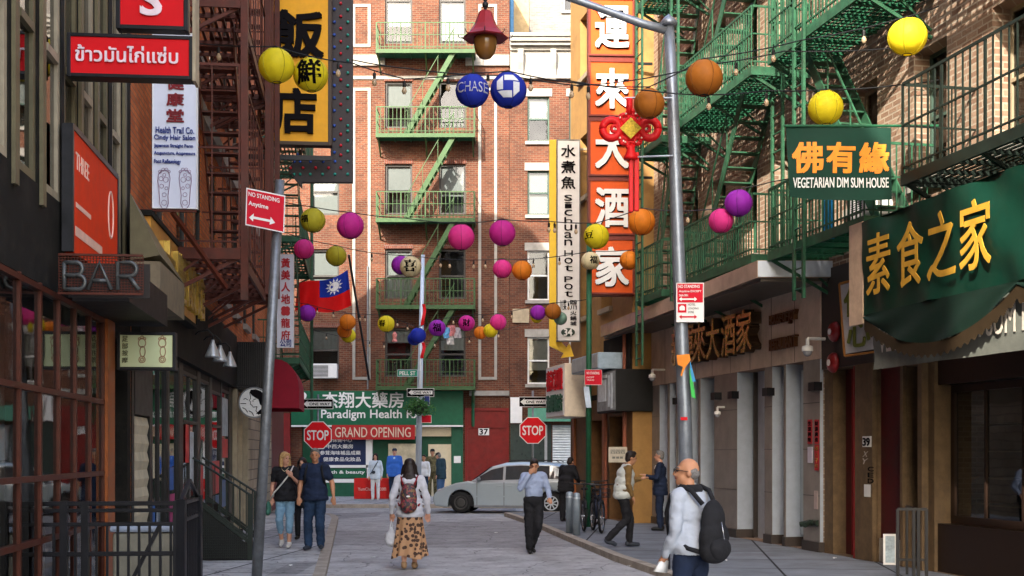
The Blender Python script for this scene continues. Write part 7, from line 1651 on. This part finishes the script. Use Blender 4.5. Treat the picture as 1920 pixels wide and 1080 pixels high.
pv_ = person('man in white vest over brown sweater stepping along the right kerb', g, R_(-80), 1.64, skin_t, dict(chest=(0, .05, 1.28), neck=(0, .08, 1.46), head=(0, .15, 1.60), sR=(.175, .06, 1.41), sL=(-.175, .06, 1.41), eR=(.22, .04, 1.14), wR=(.21, .12, .92), hR=(.2, .15, .84), eL=(-.24, .16, 1.18), wL=(-.20, .38, 1.22), hL=(-.18, .47, 1.25), kR=(.09, .04, .5), aR=(.09, -.30, .16), tR=(.09, -.18, .06), kL=(-.09, .16, .5), aL=(-.09, .14, .085), tL=(-.09, .29, .045)), nod=10, top='sweater', top_m=brown_knit, sleeve='long', hem=.99,
    bottom='trousers', bottom_m=black_cloth, shoes=shoe_dark, hair=short_hair, hairm=hair_dark, extra=vest)
# man in the dark suit
g = G(1238, 995, KH)
def lapel(t, M, J, H_, Rh): MB(M).add(*blob([('e', (0, .1, 1.28), (.055, .035, .16)), ('c', (-.06, .01, 1.47), (.06, .01, 1.47), .045, .045)], .012, 2)).build('shirt_front', sign_white, t, smooth=True)
person('grey haired man in dark suit facing the man in the vest', g, R_(78), 1.63, skin_l, dict(eL=(-.24, .05, 1.16), wL=(-.18, .28, 1.20), hL=(-.16, .36, 1.23), eR=(.24, .03, 1.15), wR=(.2, .25, 1.15), hR=(.19, .33, 1.17)), top='suit_jacket', top_m=navy_cloth, sleeve='long', hem=.78, build=1.05, bottom='trousers', bottom_m=navy_cloth, shoes=shoe_black, hair=short_hair, hairm=hair_grey, extra=lapel)
# the near bald man
jacket_grey = mat('jacket_grey', (.38, .41, .46), .75, var=.12, scale=4, bump=.7, bscale=12)
def specs(t, M, J, H_, Rh):
    m = MB(M)
    for sx in (-1, 1): m.tube([H_(sx * .034 + .024 * math.cos(a), .102, .008 + .018 * math.sin(a)) for a in [6.2832 * k / 14 for k in range(15)]], .0025, 5); m.tube([H_(sx * .058, .1, .012), H_(sx * .078, .05, .012), H_(sx * .082, -.01, .008)], .003, 5)
    m.tube([H_(-.01, .106, .012), H_(.01, .106, .012)], .0025, 4); m.build('glasses', shoe_black, t)
    MB(M).add(*blob([('c', (-.06, -.02, 1.475), (.06, -.02, 1.475), .045, .045), ('c', (-.06, .03, 1.475), (.06, .03, 1.475), .045, .045)], .01, 2)).build('collar', black_cloth, t, smooth=True)
pbald = person('balding man with glasses, grey jacket and black backpack at the near right', Vector((1.42, 10.15, 0)), R_(38), 1.665, skin_w, dict(sR=(.16, 0, 1.42), sL=(-.16, 0, 1.42), eL=(-.215, -.03, 1.15), wL=(-.20, .10, .93), hL=(-.19, .16, .87), eR=(.2, -.02, 1.15), wR=(.21, .05, .93), hR=(.21, .08, .85), neck=(0, .01, 1.47), head=(0, .05, 1.615)), yaw=56, nod=-6, top='jacket', top_m=jacket_grey, sleeve='long', hem=.95, build=.95, belly=.03,
    bottom='trousers', bottom_m=navy_cloth, shoes=shoe_black, hair=bald_hair, hairm=hair_grey, extra=specs)
M = WM[pbald] @ Matrix.Scale(1.665 / 1.75, 4)
bag('backpack', 'black backpack on the near balding man', M, [('sack', blobmb(M, [('e', (.03, -.22, 1.20), (.125, .08, .20)), ('e', (.03, -.23, 1.08), (.15, .095, .17)), ('e', (.03, -.235, .98), (.155, .10, .11))]), black_cloth), ('pocket', blobmb(M, [('e', (.03, -.30, 1.0), (.12, .055, .10))]), black_cloth), ('zip', MB(M).tube([(.0, -.342, 1.22), (.0, -.372, 1.08)], .004, 5), chrome),
    ('strap', MB(M).tube([(-.05, -.18, 1.36), (-.10, -.10, 1.47), (-.115, .0, 1.505), (-.13, .10, 1.43), (-.165, .12, 1.28), (-.185, .07, 1.1), (-.15, -.11, 1.0), (-.06, -.2, .96)], .021, 6).tube([(.09, -.18, 1.36), (.11, -.10, 1.47), (.115, .0, 1.505), (.13, .10, 1.43), (.165, .12, 1.28), (.185, .07, 1.1), (.16, -.11, 1.0), (.1, -.2, .96)], .021, 6), black_cloth)])
bag('paper', 'folded white paper in the hand of the near balding man', M, [('sheet', MB(M).prism([(-.30, .80), (-.16, .78), (-.14, .88), (-.21, .90)], .12, .15), sign_white)], cat='paper')
# dark figure with a bicycle behind the bollards
g = G(1061, 978, KH)
person('hooded figure in black jacket bending behind the bollards', g, R_(-35), 1.56, skin_t, dict(chest=(0, .08, 1.26), neck=(0, .13, 1.42), head=(0, .22, 1.53), sR=(.175, .1, 1.38), sL=(-.175, .1, 1.38), eR=(.25, .14, 1.13), wR=(.2, .34, 1.02), hR=(.18, .41, .99), eL=(-.25, .14, 1.13), wL=(-.2, .34, 1.02), hL=(-.18, .41, .99)), nod=25, top='jacket', top_m=black_cloth, sleeve='long', hem=.78, build=1.2, bottom='trousers', bottom_m=black_cloth, shoes=shoe_black, hair=short_hair, hairm=hair_dark)
# people across the street
GF = lambda px, Y: Vector(((px - 960) / F * Y, Y, .114))
white_cloth = mat('white_cloth', (.66, .66, .66), .85)
def sash(t, M, J, H_, Rh): MB(M).tube([(-.13, .0, 1.5), (-.06, .145, 1.36), (.08, .16, 1.12), (.17, .1, .98)], .018, 5).build('strap', shoe_dark, t); MB(M).ell((.04, .17, 1.05), (.07, .04, .06), 12, 8).build('pouch', shoe_dark, t)
person('woman in pale top and white trousers with a cross strap before the red table', GF(704, 42.2), R_(176), 1.55, skin_l, dict(eL=(-.24, .0, 1.15), eR=(.24, 0, 1.15)), top='top', top_m=mat('pale_blue_top', (.55, .62, .68), .8), hem=.8, bottom='trousers', bottom_m=white_cloth, shoes=shoe_white, hair=bob_hair, hairm=hair_dark, near=False, extra=sash)
def shirtf(t, M, J, H_, Rh): MB(M).add(*blob([('e', (0, .1, 1.22), (.075, .045, .24))], .014, 2)).build('shirt_front', mat('sky_shirt', (.42, .58, .68), .8), t, smooth=True); MB(M).add(*blob(cap_hat(H_, Rh), .014, 2)).build('cap', navy_cloth, t, smooth=True)
person('man in bright blue jacket and cap beside the red table', GF(740, 42.6), R_(178), 1.72, skin_l, {}, top='jacket', top_m=mat('bright_blue', (.03, .12, .46), .7), hem=.8, build=1.25, belly=.03, bottom='trousers', bottom_m=navy_cloth, shoes=shoe_black, hair=short_hair, hairm=hair_grey, near=False, extra=shirtf)
person('person in white shirt mostly hidden behind the pale pole', GF(795, 43.2), R_(160), 1.5, skin_t, dict(eR=(.25, .08, 1.18), wR=(.12, .2, 1.38), hR=(.08, .2, 1.46)), top='shirt', top_m=white_cloth, bottom='trousers', bottom_m=jeans_dark, shoes=shoe_black, hair=short_hair, hairm=hair_dark, near=False)
camo_m = mat('olive_camo', (.10, .085, .04), .85, var=.8, scale=14)
def capd(t, M, J, H_, Rh): MB(M).add(*blob(cap_hat(H_, Rh), .014, 2)).build('cap', black_cloth, t, smooth=True)
person('tall man in olive clothing and cap in the pharmacy doorway', GF(811, 44.6), R_(170), 1.70, skin_t, {}, top='jacket', top_m=camo_m, bottom='trousers', bottom_m=camo_m, shoes=shoe_black, hair=short_hair, hairm=hair_dark, near=False, extra=capd)
person('stooping man in dark teal jacket and jeans before the pharmacy door', GF(827, 42.6), R_(62), 1.62, skin_l, dict(head=(0, .12, 1.58), neck=(0, .06, 1.45), chest=(0, .03, 1.28)), nod=20, top='jacket', top_m=mat('dark_teal', (.018, .04, .055), .8), hem=.76, build=1.2, bottom='trousers', bottom_m=mat('denim_mid', (.05, .10, .2), .85), shoes=shoe_black, hair=short_hair, hairm=hair_grey, near=False, extra=capd)
person('dark haired person mostly hidden behind the walking couple', G(567, 1012, KH), R_(180), 1.50, skin_l, {}, top='coat', top_m=black_cloth, hem=.7, bottom='trousers', bottom_m=black_cloth, shoes=shoe_black, hair=bob_hair, hairm=hair_dark, near=False)

# ------------------------------------------------------------------ what belongs together
GROUPS = {'person': 'people in the street', 'building': 'houses along the street', 'fire escape': 'iron fire escapes on the houses', 'stop sign': 'stop signs at the crossing', 'street sign': 'street signs on poles', 'pole': 'street sign posts and poles',
          'sign': 'shop signs', 'box sign': 'box signs at the right corner', 'camera': 'security cameras', 'air conditioner': 'window air conditioners', 'bell': 'red alarm bells', 'bag': 'bags people carry', 'streamer': 'streamers tied to poles', 'canopy': 'canopies over shop entrances', 'awning': 'shop awnings', 'lettering': 'raised letters on the stone band'}
for o in SC.objects:
    if o.parent is None and o.get('category') in GROUPS and not o.get('group'): o['group'] = GROUPS[o['category']]
